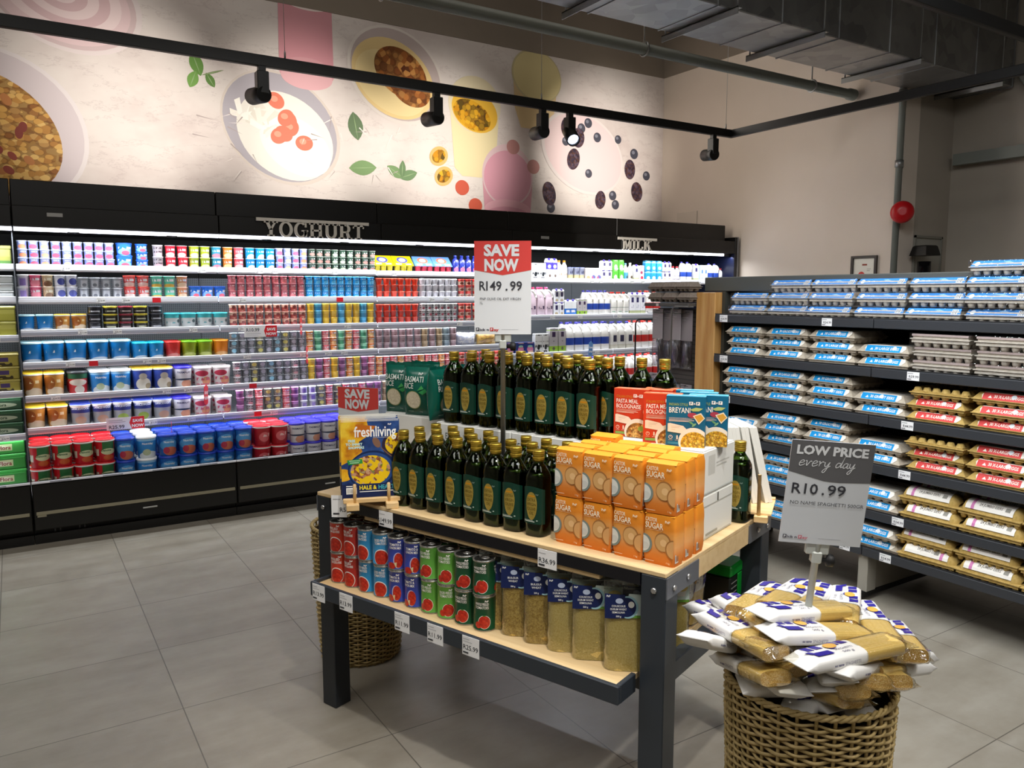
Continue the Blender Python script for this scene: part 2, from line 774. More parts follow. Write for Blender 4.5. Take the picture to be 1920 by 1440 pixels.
F_granola = food('granola_print', ((0.1, '#a9763a'), (0.45, '#c9994f'), (0.7, '#d8b06a'), (0.95, '#8d5a2b')), 17, squash=(1, 1, 1.5))
F_granola2 = food('granola_dark_print', ((0.1, '#7a431f'), (0.45, '#a9672f'), (0.75, '#c98e4d'), (0.95, '#5d2f16')), 16)
F_seeds = food('passion_seed_print', ((0.1, '#c98a17'), (0.5, '#e0ab2b'), (0.9, '#5f4a18')), 20)
F_black = food('blackberry_print', ((0.1, '#2d2230'), (0.5, '#3c2f3e'), (0.9, '#5a4a58')), 42)
mk = Mm
sx = YB / 6.7


def P(x, z):
    return x * sx, (z - 1.6) * sx + 1.6


b = MB()
fn = FRONT(YB - 0.004)
b.add([(-3, YB - 0.004, 1.9), (XW, YB - 0.004, 1.9), (XW, YB - 0.004, 4.13), (-3, YB - 0.004, 4.13)], [(0, 1, 2, 3)], Mm)
I = []
ink = flat


def E(x, z, rx, rz, m, rot=0.0, n=40):
    x, z = P(x, z)
    I.append(('e', x, z, rx * sx, rz * sx, m, rot, n))


# granola bowl (left), pink bowl above it
E(-0.03, 2.76, 0.60, 0.53, ink('#d9d0d0', .6), -0.5)
E(-0.035, 2.76, 0.575, 0.505, ink('#c9bdc0', .6), -0.5)
E(-0.09, 2.72, 0.50, 0.40, F_granola, -0.6)
for k in range(9):
    E(rng.uniform(-0.05, 0.32), rng.uniform(2.45, 2.95), rng.uniform(.03, .045), rng.uniform(.022, .03),
      ink(['#7a2f22', '#b0703a', '#8a3a2a'][k % 3], .6), rng.uniform(0, 3))
E(0.45, 3.72, 0.52, 0.38, ink('#d9cccb', .6), -0.3)
E(0.44, 3.72, 0.49, 0.35, ink('#c9b2b3', .6), -0.3)
E(0.43, 3.72, 0.46, 0.32, ink('#d8bdbf', .6), -0.3)
for k in range(5):
    E(0.43, 3.74, 0.40 - .075 * k, 0.27 - .05 * k, ink('#e2cccc' if k % 2 == 0 else '#cfb0b3', .6), -0.3)
# raspberry and coconut bowl
E(1.99, 2.96, 0.52, 0.43, ink('#cfc3ba', .6), -0.55)
E(1.985, 2.965, 0.495, 0.41, ink('#a9a3ab', .6), -0.55)
E(2.02, 2.90, 0.42, 0.335, ink('#e6e1d8', .6), -0.5)
E(2.10, 2.83, 0.32, 0.22, ink('#efebe2', .6), -0.5)
for k in range(22):
    a = rng.uniform(0, 6.3)
    x, z = P(1.83 + 0.17 * math.cos(a) * rng.random(), 3.0 + 0.16 * math.sin(a) * rng.random())
    t = rng.uniform(0, 3)
    I.append(('p', [(x, z), (x + .16 * math.cos(t), z + .16 * math.sin(t)), (x + .15 * math.cos(t + .35), z + .15 * math.sin(t + .35)), (x + .05 * math.cos(t + 1), z + .05 * math.sin(t + 1))],
              ink(['#e9e4da', '#dcd6ca', '#f2eee6'][k % 3], .6)))
for x, z in ((1.94, 3.18), (2.05, 3.03), (2.06, 2.97), (2.0, 2.92), (1.96, 2.9), (2.17, 2.86), (2.02, 3.05)):
    E(x, z, 0.075, 0.062, ink('#d9745a', .6), rng.uniform(0, 3))
    E(x - .012, z + .012, 0.03, 0.024, ink('#e49a80', .6))
# mint leaves, shavings
def leaf(x, z, L, W, rot, c):
    x, z = P(x, z)
    pts = []
    for k in range(9):
        t = k / 8
        pts.append((t * L - L / 2, W * math.sin(PI * t) ** .8))
    for k in range(7, 0, -1):
        t = k / 8
        pts.append((t * L - L / 2, -W * math.sin(PI * t) ** .8))
    c_, s_ = math.cos(rot), math.sin(rot)
    I.append(('p', [(x + p[0] * c_ - p[1] * s_, z + p[0] * s_ + p[1] * c_) for p in pts], ink(c, .6)))
    I.append(('p', [(x - L / 2 * c_, z - L / 2 * s_), (x - .004 * s_, z + .004 * c_), (x + L / 2 * c_, z + L / 2 * s_), (x + .004 * s_, z - .004 * c_)], ink('#8fa878', .6)))


leaf(1.33, 3.38, .2, .055, 1.9, '#5f8a3c')
leaf(1.30, 3.26, .15, .045, 1.2, '#6a9644')
leaf(1.43, 3.27, .13, .035, 2.1, '#587f39')
leaf(1.45, 3.33, .2, .008, .35, '#6d7a48')
leaf(2.63, 3.05, .26, .075, 1.75, '#5d7352')
leaf(2.69, 2.70, .28, .07, 0.1, '#73925f')
leaf(3.0, 2.69, .2, .05, 2.6, '#6f8f5c')
leaf(3.13, 2.67, .2, .05, .35, '#67865a')
leaf(3.07, 2.72, .17, .035, 1.5, '#5f7d52')
for k in range(34):
    x, z = P(rng.choice([1.55, 2.9, 2.55, 1.65, 2.3]) + rng.uniform(-.16, .16), 2.72 + rng.uniform(-.24, .3))
    t = rng.uniform(0, 3)
    L = rng.uniform(.07, .16)
    I.append(('p', [(x, z), (x + L * math.cos(t), z + L * math.sin(t)), (x + L * math.cos(t + .08), z + L * math.sin(t + .08))], ink('#a79a97' if k % 2 else '#e4ddd8', .6)))
# pink smoothie glass top (upper)
xa, za = P(2.21, 3.70)
I.append(('p', [(xa - .24, za + .6), (xa + .24, za + .6), (xa + .25, za - .28), (xa - .25, za - .28)], ink('#cf8f98', .6)))
E(2.21, 3.44, .235, .12, ink('#d39aa1', .6))
E(2.21, 3.40, .22, .10, ink('#dba9ae', .6))
E(2.23, 4.0, .2, .06, ink('#e6d6d2', .6))
E(2.17, 4.02, .05, .04, ink('#c9543a', .6))
E(2.3, 4.0, .06, .04, ink('#cf5f3a', .6))
# granola bowl (centre)
E(3.03, 3.53, 0.48, 0.40, ink('#d8cfc8', .6), -0.45)
E(3.03, 3.535, 0.45, 0.375, ink('#b9a9a6', .6), -0.45)
E(3.0, 3.50, 0.41, 0.325, ink('#e0c489', .6), -0.45)
E(2.98, 3.46, 0.36, 0.25, ink('#e6cf98', .6), -0.45)
E(3.07, 3.56, 0.27, 0.20, F_granola2, -0.5)
E(3.16, 3.45, 0.21, 0.16, F_granola2, -0.5)
# passion fruit glass
x, z = P(3.83, 3.36)
I.append(('p', [(x - .29, z), (x + .29, z), (x + .24, z - .62), (x + .15, z - .70), (x - .15, z - .70), (x - .24, z - .62)], ink('#e4d5a8', .6)))
E(3.83, 3.38, .285, .262, ink('#dccfae', .6))
E(3.83, 3.32, .255, .19, ink('#e2b13a', .6), -.3)
E(3.80, 3.28, .21, .13, F_seeds, -.35)
# yellow glass
x, z = P(4.54, 3.74)
I.append(('p', [(x - .30, z), (x + .28, z), (x + .2, z - .55), (x - .2, z - .55), (x - .28, z - .35)], ink('#d3b98c', .6)))
E(4.54, 3.74, .30, .25, ink('#c4b78e', .6), -.2)
E(4.545, 3.74, .285, .235, ink('#d6c793', .6), -.2)
# pink glass
x, z = P(4.2, 2.68)
I.append(('p', [(x - .31, z), (x + .31, z), (x + .27, z - .5), (x - .27, z - .5)], ink('#cf97a4', .6)))
E(4.2, 2.75, .295, .30, ink('#d9bcc0', .6))
E(4.2, 2.73, .275, .26, ink('#d69bab', .6))
E(4.2, 2.42, .27, .1, ink('#dca6b2', .6))
E(4.2, 2.36, .26, .09, ink('#cf93a2', .6))
# blackberry bowl
E(5.13, 3.05, 0.55, 0.40, ink('#d8cdca', .6), -0.35)
E(5.14, 3.05, 0.52, 0.37, ink('#dbc4c4', .6), -0.35)
for x, z, r_ in ((5.188, 3.362, .05), (5.31, 3.229, .05), (5.593, 3.236, .045), (5.822, 3.107, .055), (6.005, 2.888, .05), (5.531, 2.644, .05), (5.57, 2.55, .05), (4.72, 2.47, .05), (5.02, 3.18, .05), (4.9, 3.15, .045), (5.1, 3.3, .05), (5.2, 2.85, .045)):
    E(x, z, r_, r_, ink('#43434f', .6))
    E(x - .012, z + .014, r_ * .4, r_ * .35, ink('#7b7c88', .6))
for x, z, rx, rz in ((5.765, 2.937, .075, .105), (5.87, 2.706, .08, .105), (5.363, 2.588, .07, .095), (4.697, 2.61, .08, .12), (4.93, 3.28, .09, .11), (5.06, 3.2, .08, .1), (5.0, 2.98, .08, .11)):
    E(x, z, rx, rz, F_black, rng.uniform(-.3, .3))
for x, z in ((3.686, 2.599), (3.83, 2.44), (4.26, 3.03), (4.5, 2.86)):
    E(x, z, .075, .07, ink('#c4563f' if x < 4 else '#b7837f', .6))
for x, z in ((3.44, 2.868), (3.49, 2.69)):
    E(x, z, .1, .085, ink('#d9b06a', .6), .6)
    E(x, z, .075, .055, F_seeds, .6)
b.art(fn, I, eps=0.00003, d0=0.0001, clipbox=(-3, 1.9, XW, 4.13))
m_ob = b.build('wall_mural')
tag(m_ob, 'printed wall mural of yoghurt bowls, smoothies and berries above the black fridges', 'wall mural')

# ------------------------------------------------------------------ ceiling services
def galv(w):
    g = w.coord()
    v = w.voronoi(w.mapping(g, (1, 1, 1)), 9)
    n = w.noise(g, 1.5, 4, 0.6)
    f = w.m('MULTIPLY_ADD', w.sep(v)[0], 0.25, w.m('MULTIPLY', n, 0.75))
    w.put(w.b.inputs['Roughness'], w.m('MULTIPLY_ADD', n, 0.25, 0.28))
    return w.ramp(f, ((0.25, '#7d7e7f'), (0.75, '#a9aaa9')))


M_galv = nmat('galvanised_steel', galv, 0.35, 0.85)
M_galv2 = mat('zinc_angle_steel', '#9a9b9a', 0.4, 0.8)
M_pipe = mat('grey_painted_pipe', '#7b7f78', 0.45)
dz = 3.37
d = thing('air_duct', 'large galvanised rectangular air duct running below the dark ceiling', 'air duct', (0, 3.88, dz))
b = MB()
b.box(-0.6, 7.4, -0.27, 0.27, 0, 0.75, M_galv, 0.006)
for k in range(14):
    x = -0.4 + k * 0.6
    b.box(x, x + 0.012, -0.275, 0.275, -0.006, 0.756, M_galv)
b.build('duct_casing', d)
for k, x in enumerate((1.0, 2.2, 3.05, 3.9, 4.75, 5.9, 7.1)):
    b = MB()
    b.box(x, x + 0.04, -0.34, 0.34, -0.012, -0.006, M_galv2)
    b.box(x, x + 0.005, -0.34, 0.34, -0.05, -0.006, M_galv2)
    b.build('support_angle', d)
    b = MB()
    for y in (-0.32, 0.32):
        b.tube([(x + .02, y, -0.02), (x + .02, y, ZC - dz)], 0.006, 6, M_galv2)
    b.build('hanger_rod', d)

p = thing('sprinkler_pipe', 'long grey pipe under the ceiling beside the air duct', 'pipe', (0, 4.62, 3.41))
b = MB()
b.tube([(0.8, 0, 0), (6.66, 0, 0)], 0.042, 14, M_pipe)
b.tube([(6.58, 0, 0), (6.65, 0, 0)], 0.052, 14, M_pipe)
b.build('pipe', p)
for x in (2.0, 4.1, 6.05):
    b = MB()
    b.tube([(x, 0.05 * math.cos(t), 0.05 * math.sin(t)) for t in (2 * PI * i / 16 for i in range(16))], 0.008, 6, M_galv2, closed=True)
    b.tube([(x, 0, 0.05), (x, 0, ZC - 3.41)], 0.006, 6, M_galv2)
    b.build('pipe_hanger', p)

# black lighting track: one straight run along the mural, one turning towards the camera
TZ, TY, TX = 3.0, 4.95, 5.42
def track(name, label, x0, y0, x1, y1, wires, z=TZ):
    t = thing(name, label, 'light track', (x0, y0, z))
    L = math.hypot(x1 - x0, y1 - y0)
    t.rotation_euler = (0, 0, math.atan2(y1 - y0, x1 - x0))
    b = MB()
    b.box(-0.02, L + 0.02, -0.02, 0.02, -0.045, 0.02, M_black, 0.003)
    b.box(0, L, -0.008, 0.008, -0.0455, -0.044, mat('copper_slot', '#2a2724', 0.4))
    b.build('track_rail', t)
    for wx in wires:
        b = MB()
        b.tube([(wx, 0, 0.02), (wx, 0, ZC - z)], 0.0018, 5, M_galv2)
        b.lathe([(0.006, 0.02), (0.006, 0.06), (0.002, 0.07)], 8, M_galv2, wx, 0)
        b.build('suspension_wire', t)
    return t


track('lighting_track', 'black lighting track running along in front of the mural', -2.5, TY, TX, TY, (4.0, 5.9, 7.85))
track('lighting_track', 'black lighting track turning off towards the egg rack side', TX, TY - 0.021, TX, -2.0, (3.0,))
track('lighting_track', 'black lighting track crossing the upper right corner in front of the air duct', 1.7, 2.30, 7.2, 2.30, (), 3.03)


def spotlight(x, aim, label, power, lit=True, col_=(1, 0.93, 0.84)):
    """track spotlight whose own lamp shines out of its barrel"""
    o = thing('track_spotlight', label, 'spotlight', (x, TY, TZ - 0.045), 0, 'spotlights on the lighting track')
    b = MB()
    b.box(-0.022, 0.022, -0.018, 0.018, -0.03, 0.0, M_black)
    b.build('adapter', o)
    b = MB()
    b.box(-0.035, 0.035, -0.035, 0.035, -0.16, -0.03, M_black, 0.004)
    b.build('gear_box', o)
    v = Vector(aim) - Vector((x, TY, TZ - 0.17))
    v.normalize()
    q = v.to_track_quat('Z', 'Y').to_matrix().to_4x4()
    T = Matrix.Translation((v.x * .03, v.y * .03, -0.16)) @ q
    b = MB()
    b.lathe([(0.045, -0.06), (0.05, -0.05), (0.05, 0.10), (0.043, 0.10), (0.040, 0.07)], 20, M_black, T=T, cap1=False)
    barrel = b.build('barrel', o)
    b = MB()
    b.lathe([(0.001, 0.075), (0.041, 0.075)], 20, mat('lamp_lens_lit', '#cfdcff', 0.3, emit=9.0) if lit else mat('lamp_lens', '#222222', 0.1), T=T, cap0=False, cap1=False)
    b.build('lens', barrel)
    w = Vector((x, TY, TZ - 0.205)) + v * 0.15
    spot('track_lamp', w, aim, power, 54, 1.0, 0.02, col_)


SP = ((1.355, (0.87, YB, 3.00), 260, 'black track spotlight in front of the raspberry bowl of the mural'),
      (2.53, (2.34, YB, 2.97), 250, 'black track spotlight under the bowl of dark granola in the mural'),
      (3.41, (3.68, YB, 2.96), 270, 'black track spotlight right beside the lit one'),
      (5.20, (5.75, YB, 3.08), 280, 'black track spotlight at the corner where the track turns'))
for x, aim, pw, lb in SP:
    spotlight(x, aim, lb, pw, False)
spotlight(3.66, (2.6, 2.0, 0.6), 'black track spotlight with its lamp glowing bluish white', 60, True, (0.85, 0.9, 1.0))

# conduit, siren, frame and other fittings on the right-hand walls
o = thing('conduit_pipe', 'thin grey conduit pipe running down the outer wall corner', 'pipe', (XW - 0.042, YC + 0.022, 0))
b = MB()
b.tube([(0, 0, 0), (0, 0, 3.9)], 0.028, 12, M_pipe)
b.build('pipe', o)
b = MB()
for z in (1.2, 2.7, 3.3):
    b.lathe([(0.036, z), (0.036, z + 0.06)], 12, M_galv2)
b.build('pipe_clamp', o)
M_red = mat('red_siren_plastic', '#b01218', 0.3)
o = thing('alarm_siren', 'round red fire alarm siren on the wall corner', 'siren', (XW - 0.06, YC - 0.035, 2.30))
T = Matrix.Rotation(R(-55), 4, 'Z') @ Matrix.Rotation(R(90), 4, 'X')
b = MB()
b.lathe([(0.07, 0.0), (0.075, 0.03), (0.06, 0.045)], 24, M_red, T=T)
b.build('base', o)
b = MB()
b.lathe([(0.06, 0.045), (0.095, 0.055), (0.095, 0.10), (0.08, 0.125), (0.03, 0.14)], 24, M_red, T=T)
b.build('horn', o)
o = thing('picture_frame', 'small dark framed notice hanging on the right wall above the eggs', 'picture frame', (XW - 0.004, 4.45, 1.665))
o.rotation_euler = (0, 0, R(-90))
b = MB()
for x0, x1, z0, z1 in ((-.13, .13, 0, .022), (-.13, .13, .258, .28), (-.13, -.108, .022, .258), (.108, .13, .022, .258)):
    b.box(x0, x1, -0.025, -0.003, z0, z1, mat('dark_wood_frame', '#2a211a', 0.4))
b.build('frame', o)
b = MB()
b.box(-.108, .108, -.008, -.003, .022, .258, ink('#e3dfd3', .6))
b.art(FRONT(-.008), [('e', -.025, .10, .035, .035, ink('#c62b20')), ('e', -.025, .10, .012, .012, ink('#e8b8b0')), ('r', -.02, .19, .03, .205, ink('#8c3a22')), ('r', .03, .14, .06, .146, ink('#a9a49a')), ('r', .03, .155, .07, .16, ink('#a9a49a'))])
b.build('notice', o)
o = thing('wall_panel', 'pale square cover plate on the wall above the fridge end', 'cover plate', (XW - 0.003, 6.75, 2.32), R(-90))
b = MB()
b.box(-.16, .16, -.008, 0, 0, .22, ink('#c9bdaf', .6), .002)
b.build('plate', o)
o = thing('lamp_post', 'black hooded device standing by the opening behind the egg rack', 'device', (6.86, 3.98, 0))
b = MB()
b.lathe([(0.11, 0), (0.11, 0.03), (0.04, 0.05), (0.04, 1.55)], 20, M_black)
b.build('post', o)
b = MB()
b.lathe([(0.05, 1.5), (0.06, 1.62), (0.055, 1.88)], 20, mat('dark_chrome', '#3a3a3d', .15, .9))
b.build('drum', o)
b = MB()
b.lathe([(0.125, 1.93), (0.10, 2.01), (0.085, 2.02)], 4, M_black, smooth=False, ang=.6)
b.build('hood', o)
o = thing('bent_conduit', 'grey bent conduit along the top of the far right wall', 'pipe', (7.40, 0, 0))
b = MB()
b.tube([(0, 3.9, 3.5), (0, 3.55, 3.5), (0, 3.25, 3.0), (0, 2.7, 2.95), (0, -2, 2.95)], 0.045, 10, M_pipe)
b.box(-.06, .02, -2, 4.05, 2.76, 2.86, M_pipe)
b.build('pipe', o)
o = thing('cable_tray', 'grey metal tray hanging by rods near the far right wall', 'cable tray', (7.3, 2.2, 3.35))
b = MB()
b.box(-.3, .1, -2.5, .6, 0, .05, M_galv2)
b.build('tray', o)
b = MB()
for x in (-.25, .05):
    for y in (-1.5, .4):
        b.tube([(x, y, .05), (x, y, ZC - 3.35)], .006, 6, M_galv2)
b.build('hanger_rod', o)

# ------------------------------------------------------------------ refrigerated wall cases
YL = 6.05          # front of the shelf lips
M_case = mat('case_black', '#0c0b0a', 0.35)
M_case2 = mat('case_black_front', '#0b0a09', 0.3)
M_lip = mat('ticket_rail_white', '#e4e5ec', 0.3)
M_lipg = mat('ticket_rail_grey', '#a6a8b4', 0.25)
M_shelf = mat('shelf_white_steel', '#d9dbe0', 0.4)
M_strip = mat('beige_bumper_strip', '#8f8973', 0.5)
M_tube = mat('led_tube', '#f2f4ff', 0.3, emit=5.5)
M_led = mat('led_strip', '#f4f6ff', 0.3, emit=2.5)
M_tick = flat('#eeeeee', 0.4)
M_txt = flat('#33343a', 0.5)
M_save = flat('#d8232f', 0.4)


def perf(w):
    g = w.coord()
    s = w.sep(g)
    fx = w.m('FRACT', w.m('MULTIPLY', s[0], 66))
    fz = w.m('FRACT', w.m('MULTIPLY', s[2], 66))
    a = w.m('ADD', w.m('POWER', w.m('SUBTRACT', fx, .5), 2), w.m('POWER', w.m('SUBTRACT', fz, .5), 2))
    return w.mix(w.m('LESS_THAN', a, 0.06), lin('#858a90'), lin('#4a4e53'))


M_perf = nmat('perforated_steel', perf, 0.4, 0.2)
BAYS = ((-1.22, 0.028, (1.79, 1.58, 1.33, 0.965, 0.68), 'leftmost black refrigerated case, cut off by the photo edge, with butter tubs', 0.5),
        (0.034, 1.283, (1.79, 1.577, 1.362, 1.148, 0.926, 0.71), 'black refrigerated case holding big yoghurt tubs and two-litre buckets', 0.7),
        (1.287, 2.53, (1.79, 1.575, 1.362, 1.148, 0.926, 0.71), 'black refrigerated case under the YOGHURT letters', 1.0),
        (2.534, 3.775, (1.785, 1.572, 1.360, 1.146, 0.926, 0.71), 'black refrigerated case with red jelly cups, behind the SAVE NOW pole sign', 1.0),
        (3.779, 5.03, (1.742, 1.40, 1.05, 0.72), 'black refrigerated case with milk jugs left of the MILK letters', 1.0),
        (5.034, 6.615, (1.742, 1.40, 1.05, 0.72), 'black refrigerated case at the right end under the MILK letters', 1.0))
TPRICE = ['13.99', '24.99', '11.99', '36.99', '15.99', '29.99', '42.99', '19.99']


def ticket(b, x, z, w=.055, h=.034, y=0.0, red=False, price=None, fn=None):
    """small price ticket clipped in a rail"""
    fn = fn or FRONT(y)
    if red:
        b.art(fn, [('r', x, z, x + w, z + h, M_save)])
        return
    b.art(fn, [('r', x, z, x + w, z + h, M_tick), ('t', 'R' + (price or rng.choice(TPRICE)), x + w * .94, z + h * .3, h * .42, M_txt, 0.01, 'r'),
               ('r', x + w * .06, z + h * .78, x + w * .5, z + h * .84, flat('#8a8a90')), ('r', x + w * .06, z + h * .12, x + w * .36, z + h * .2, M_txt)])


for bi, (x0, x1, shelves, lb, under) in enumerate(BAYS):
    t = thing('refrigerated_case', lb, 'display fridge', (x0, YL, 0), 0, 'black refrigerated wall cases')
    W = x1 - x0
    b = MB()
    b.box(0, W, -0.35, -0.30, 0.10, 0.40, M_case2, 0.006)
    b.box(0, W, -0.30, 0.95, 0.0, 0.06, M_case)
    b.box(0, W, -0.352, -0.30, 0.40, 0.412, M_case)
    b.build('base_front', t)
    b = MB()
    b.box(0, W, -0.27, -0.25, 0.0, 0.10, M_blackm)
    b.box(0, W, -0.285, -0.27, 0.0, 0.018, flat('#3b3a37', .5))
    if bi == 1:
        for x in (.11, .14, .25, .28):
            b.box(x, x + .008, -0.276, -0.27, .05, .085, flat('#4a4a4a', .4))
    b.build('kick_plate', t)
    b = MB()
    b.box(0.015, W - 0.015, -0.358, -0.35, 0.20, 0.222, M_strip, 0.002)
    if bi in (1, 3):
        b.box(0.02, 0.07, -0.358, -0.35, 0.188, 0.20, M_strip)
    b.build('bumper_strip', t)
    if bi in (1, 2):
        b = MB()
        b.box(W - .62 if bi == 1 else W - .60, W - .53 if bi == 1 else W - .52, -0.357, -0.35, 0.155, 0.165, flat('#b9b9b5'), 0.002)
        b.build('name_plate', t)
    b = MB()
    b.box(0, W, -0.356, -0.345, 0.404, 0.416, M_lip)
    for k in range(4):
        b.box(.1 + k * .3, .1 + k * .3 + .12, -0.357, -0.355, 0.405, 0.415, M_lipg)
    rail = b.build('base_rail', t)
    b = MB()
    b.box(0, W, -0.30, 0.70, 0.29, 0.32, M_shelf)
    b.build('base_deck', t)
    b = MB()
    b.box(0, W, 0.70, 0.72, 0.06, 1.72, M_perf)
    b.box(0, W, 0.70, 0.72, 1.72, 2.05, M_blackm)  # black here puts the shade under the canopy into the panel's colour
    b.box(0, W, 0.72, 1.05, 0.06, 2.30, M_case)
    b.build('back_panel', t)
    b = MB()
    b.box(0, W, -0.11, 0.72, 2.02, 2.155, M_case, 0.004)
    b.box(0, W - (.07 if bi == 5 else 0), -0.03, 1.0, 2.155, 2.325, M_case, 0.004)
    b.box(0, W, -0.075, -0.04, 1.995, 2.02, M_case)
    b.build('canopy', t)
    b = MB()
    xt = W - .16 if bi == 5 else W
    b.box(0.004, xt, -0.105, -0.08, 1.996, 2.018, M_tube)
    for x in (.3, .9):
        b.box(x, x + .07, -0.107, -0.08, 1.99, 1.998, M_case)
    b.build('light_tube', t)
    if bi in (1, 4):
        b = MB()
        xx = .19 if bi == 1 else .30
        b.box(xx, xx + .09, -0.115, -0.11, 2.09, 2.115, flat('#9a9a98'), 0.002)
        b.build('badge', t)
    if bi == 0:
        b = MB()
        b.box(W - .004, W + .002, -0.02, 0.70, 0.32, 2.0, flat('#5a5d62', .4))
        b.build('divider', t)
    if bi == 5:
        b = MB()
        b.box(W, W + .045, -.34, 1.0, 0.0, .55, M_case, 0.004)
        b.box(W, W + .045, -.115, 1.0, 0.55, 2.20, M_case, 0.004)
        b.box(W + .03, W + .047, -.12, -.112, 0.55, 2.20, flat('#7a7a7c', .4))
        b.box(W - .02, W, -.12, .7, .30, 2.02, flat('#10142a', .3))
        b.build('end_panel', t)
    for si, z in enumerate(shelves):
        b = MB()
        b.box(0.003, W - 0.003, 0.015, 0.69, z - 0.03, z - 0.012, M_shelf)
        sh = b.build('shelf', t)
        b = MB()
        b.box(0.002, W - 0.002, 0.0, 0.014, z - 0.047, z, M_lip, 0.003)
        b.box(0.002, W - 0.002, -0.003, 0.0, z - 0.036, z - 0.018, M_lipg if z < 1.5 else M_lip)  # white on upper rails paints in the canopy tube's light; lower ones grey
        xs = []
        for k in range(rng.choice((2, 3, 4))):
            x = rng.uniform(.03, W - .1)
            if all(abs(x - q) > .09 for q in xs):
                xs.append(x)
                ticket(b, x, z - .042, y=-.004, red=(bi in (1, 2) and rng.random() < .2))
        b.build('shelf_rail', sh)
        b = MB()
        b.box(0.003, W - 0.003, 0.018, 0.032, z - 0.036, z - 0.030, M_led)
        b.build('led_strip', sh)
        if under:
            area('shelf_lamp', (x0 + W / 2, YL + 0.035, z - 0.04), (x0 + W / 2, YL + 0.16, z - 0.3), W - .04, 0.012, 2.6 * under, COOL)
    area('canopy_lamp', (x0 + W / 2, YL - 0.085, 1.985), (x0 + W / 2, YL + 0.10, 0.9), W - .02, 0.02, 9, COOL)

# hanging cut-out lettering on the canopy
M_sign = mat('brushed_letter_grey', '#d6d1c8', 0.4)


def slab(word, H=1.0):
    """slab-serif capitals as overlapping outlines, cap height 1; returns [(polygons)], width"""
    polys, x = [], 0.0
    sw, th, sf = 0.2, 0.11, 0.09

    def rc(x0, y0, x1, y1):
        polys.append([(x0, y0), (x1, y0), (x1, y1), (x0, y1)])

    def bar(x0, y0, x1, y1, w):
        polys.append([(x0, y0), (x0 + w, y0), (x1 + w, y1), (x1, y1)])

    def ring(cx, cy, rx, ry, wx, wy, a0, a1, n=18):
        for i in range(n):
            p, q = R(a0 + (a1 - a0) * i / n), R(a0 + (a1 - a0) * (i + 1) / n)
            polys.append([(cx + rx * math.cos(p), cy + ry * math.sin(p)), (cx + rx * math.cos(q), cy + ry * math.sin(q)),
                          (cx + (rx - wx) * math.cos(q), cy + (ry - wy) * math.sin(q)), (cx + (rx - wx) * math.cos(p), cy + (ry - wy) * math.sin(p))])
    for ch in word:
        if ch == 'Y':
            bar(x + .08, 1, x + .33, .42, .2)
            bar(x + .68, 1, x + .36, .42, .14)
            rc(x + .34, 0, x + .54, .5)
            rc(x, 1 - th, x + .38, 1), rc(x + .54, 1 - th, x + .9, 1), rc(x + .22, 0, x + .66, th)
            w = .92
        elif ch == 'O':
            ring(x + .47, .5, .45, .52, .2, .12, 0, 360, 30)
            w = .96
        elif ch == 'G':
            ring(x + .47, .5, .45, .52, .2, .12, 50, 345, 26)
            rc(x + .68, .08, x + .88, .48), rc(x + .52, .40, x + .96, .5), rc(x + .74, .68, x + .86, .96)
            w = 1.0
        elif ch == 'H':
            for s in (.1, .66):
                rc(x + s, 0, x + s + sw, 1), rc(x + s - sf, 0, x + s + sw + sf, th), rc(x + s - sf, 1 - th, x + s + sw + sf, 1)
            rc(x + .2, .44, x + .76, .56)
            w = 1.0
        elif ch == 'U':
            ring(x + .49, .38, .39, .4, .2, .13, 180, 360, 18)
            for s in (.1, .68):
                rc(x + s, .38, x + s + sw, 1), rc(x + s - sf, 1 - th, x + s + sw + sf, 1)
            w = 1.0
        elif ch == 'R':
            rc(x + .1, 0, x + .3, 1), rc(x, 0, x + .4, th), rc(x, 1 - th, x + .4, 1)
            rc(x + .3, 1 - th, x + .55, 1), rc(x + .3, .42, x + .55, .53)
            ring(x + .52, .71, .3, .29, .2, .11, -90, 90, 14)
            bar(x + .48, .46, x + .66, 0, .2), rc(x + .66, 0, x + .94, th)
            w = .96
        elif ch == 'T':
            rc(x + .02, 1 - th, x + .82, 1), rc(x + .32, 0, x + .52, 1), rc(x + .18, 0, x + .66, th)
            rc(x + .02, .76, x + .1, 1), rc(x + .74, .76, x + .82, 1)
            w = .86
        elif ch == 'M':
            rc(x + .1, 0, x + .24, 1), rc(x + .82, 0, x + 1.02, 1)
            bar(x + .14, 1, x + .48, .12, .2), bar(x + .82, 1, x + .48, .12, .13)
            for s in (.0, .72):
                rc(x + s, 0, x + s + .38, th)
            rc(x, 1 - th, x + .32, 1), rc(x + .82, 1 - th, x + 1.12, 1)
            w = 1.16
        elif ch == 'I':
            rc(x + .1, 0, x + .3, 1), rc(x, 0, x + .4, th), rc(x, 1 - th, x + .4, 1)
            w = .46
        elif ch == 'L':
            rc(x + .1, 0, x + .3, 1), rc(x, 0, x + .80, th * 1.6), rc(x, 1 - th, x + .4, 1), rc(x + .68, 0, x + .80, .36)
            w = .86
        elif ch == 'K':
            rc(x + .1, 0, x + .3, 1), rc(x, 0, x + .4, th), rc(x, 1 - th, x + .4, 1)
            bar(x + .26, .40, x + .64, 1, .13), bar(x + .42, .6, x + .70, 0, .2)
            rc(x + .56, 1 - th, x + .92, 1), rc(x + .60, 0, x + .98, th)
            w = 1.0
        polys.append(None)
        x += w + .03
    return polys, x


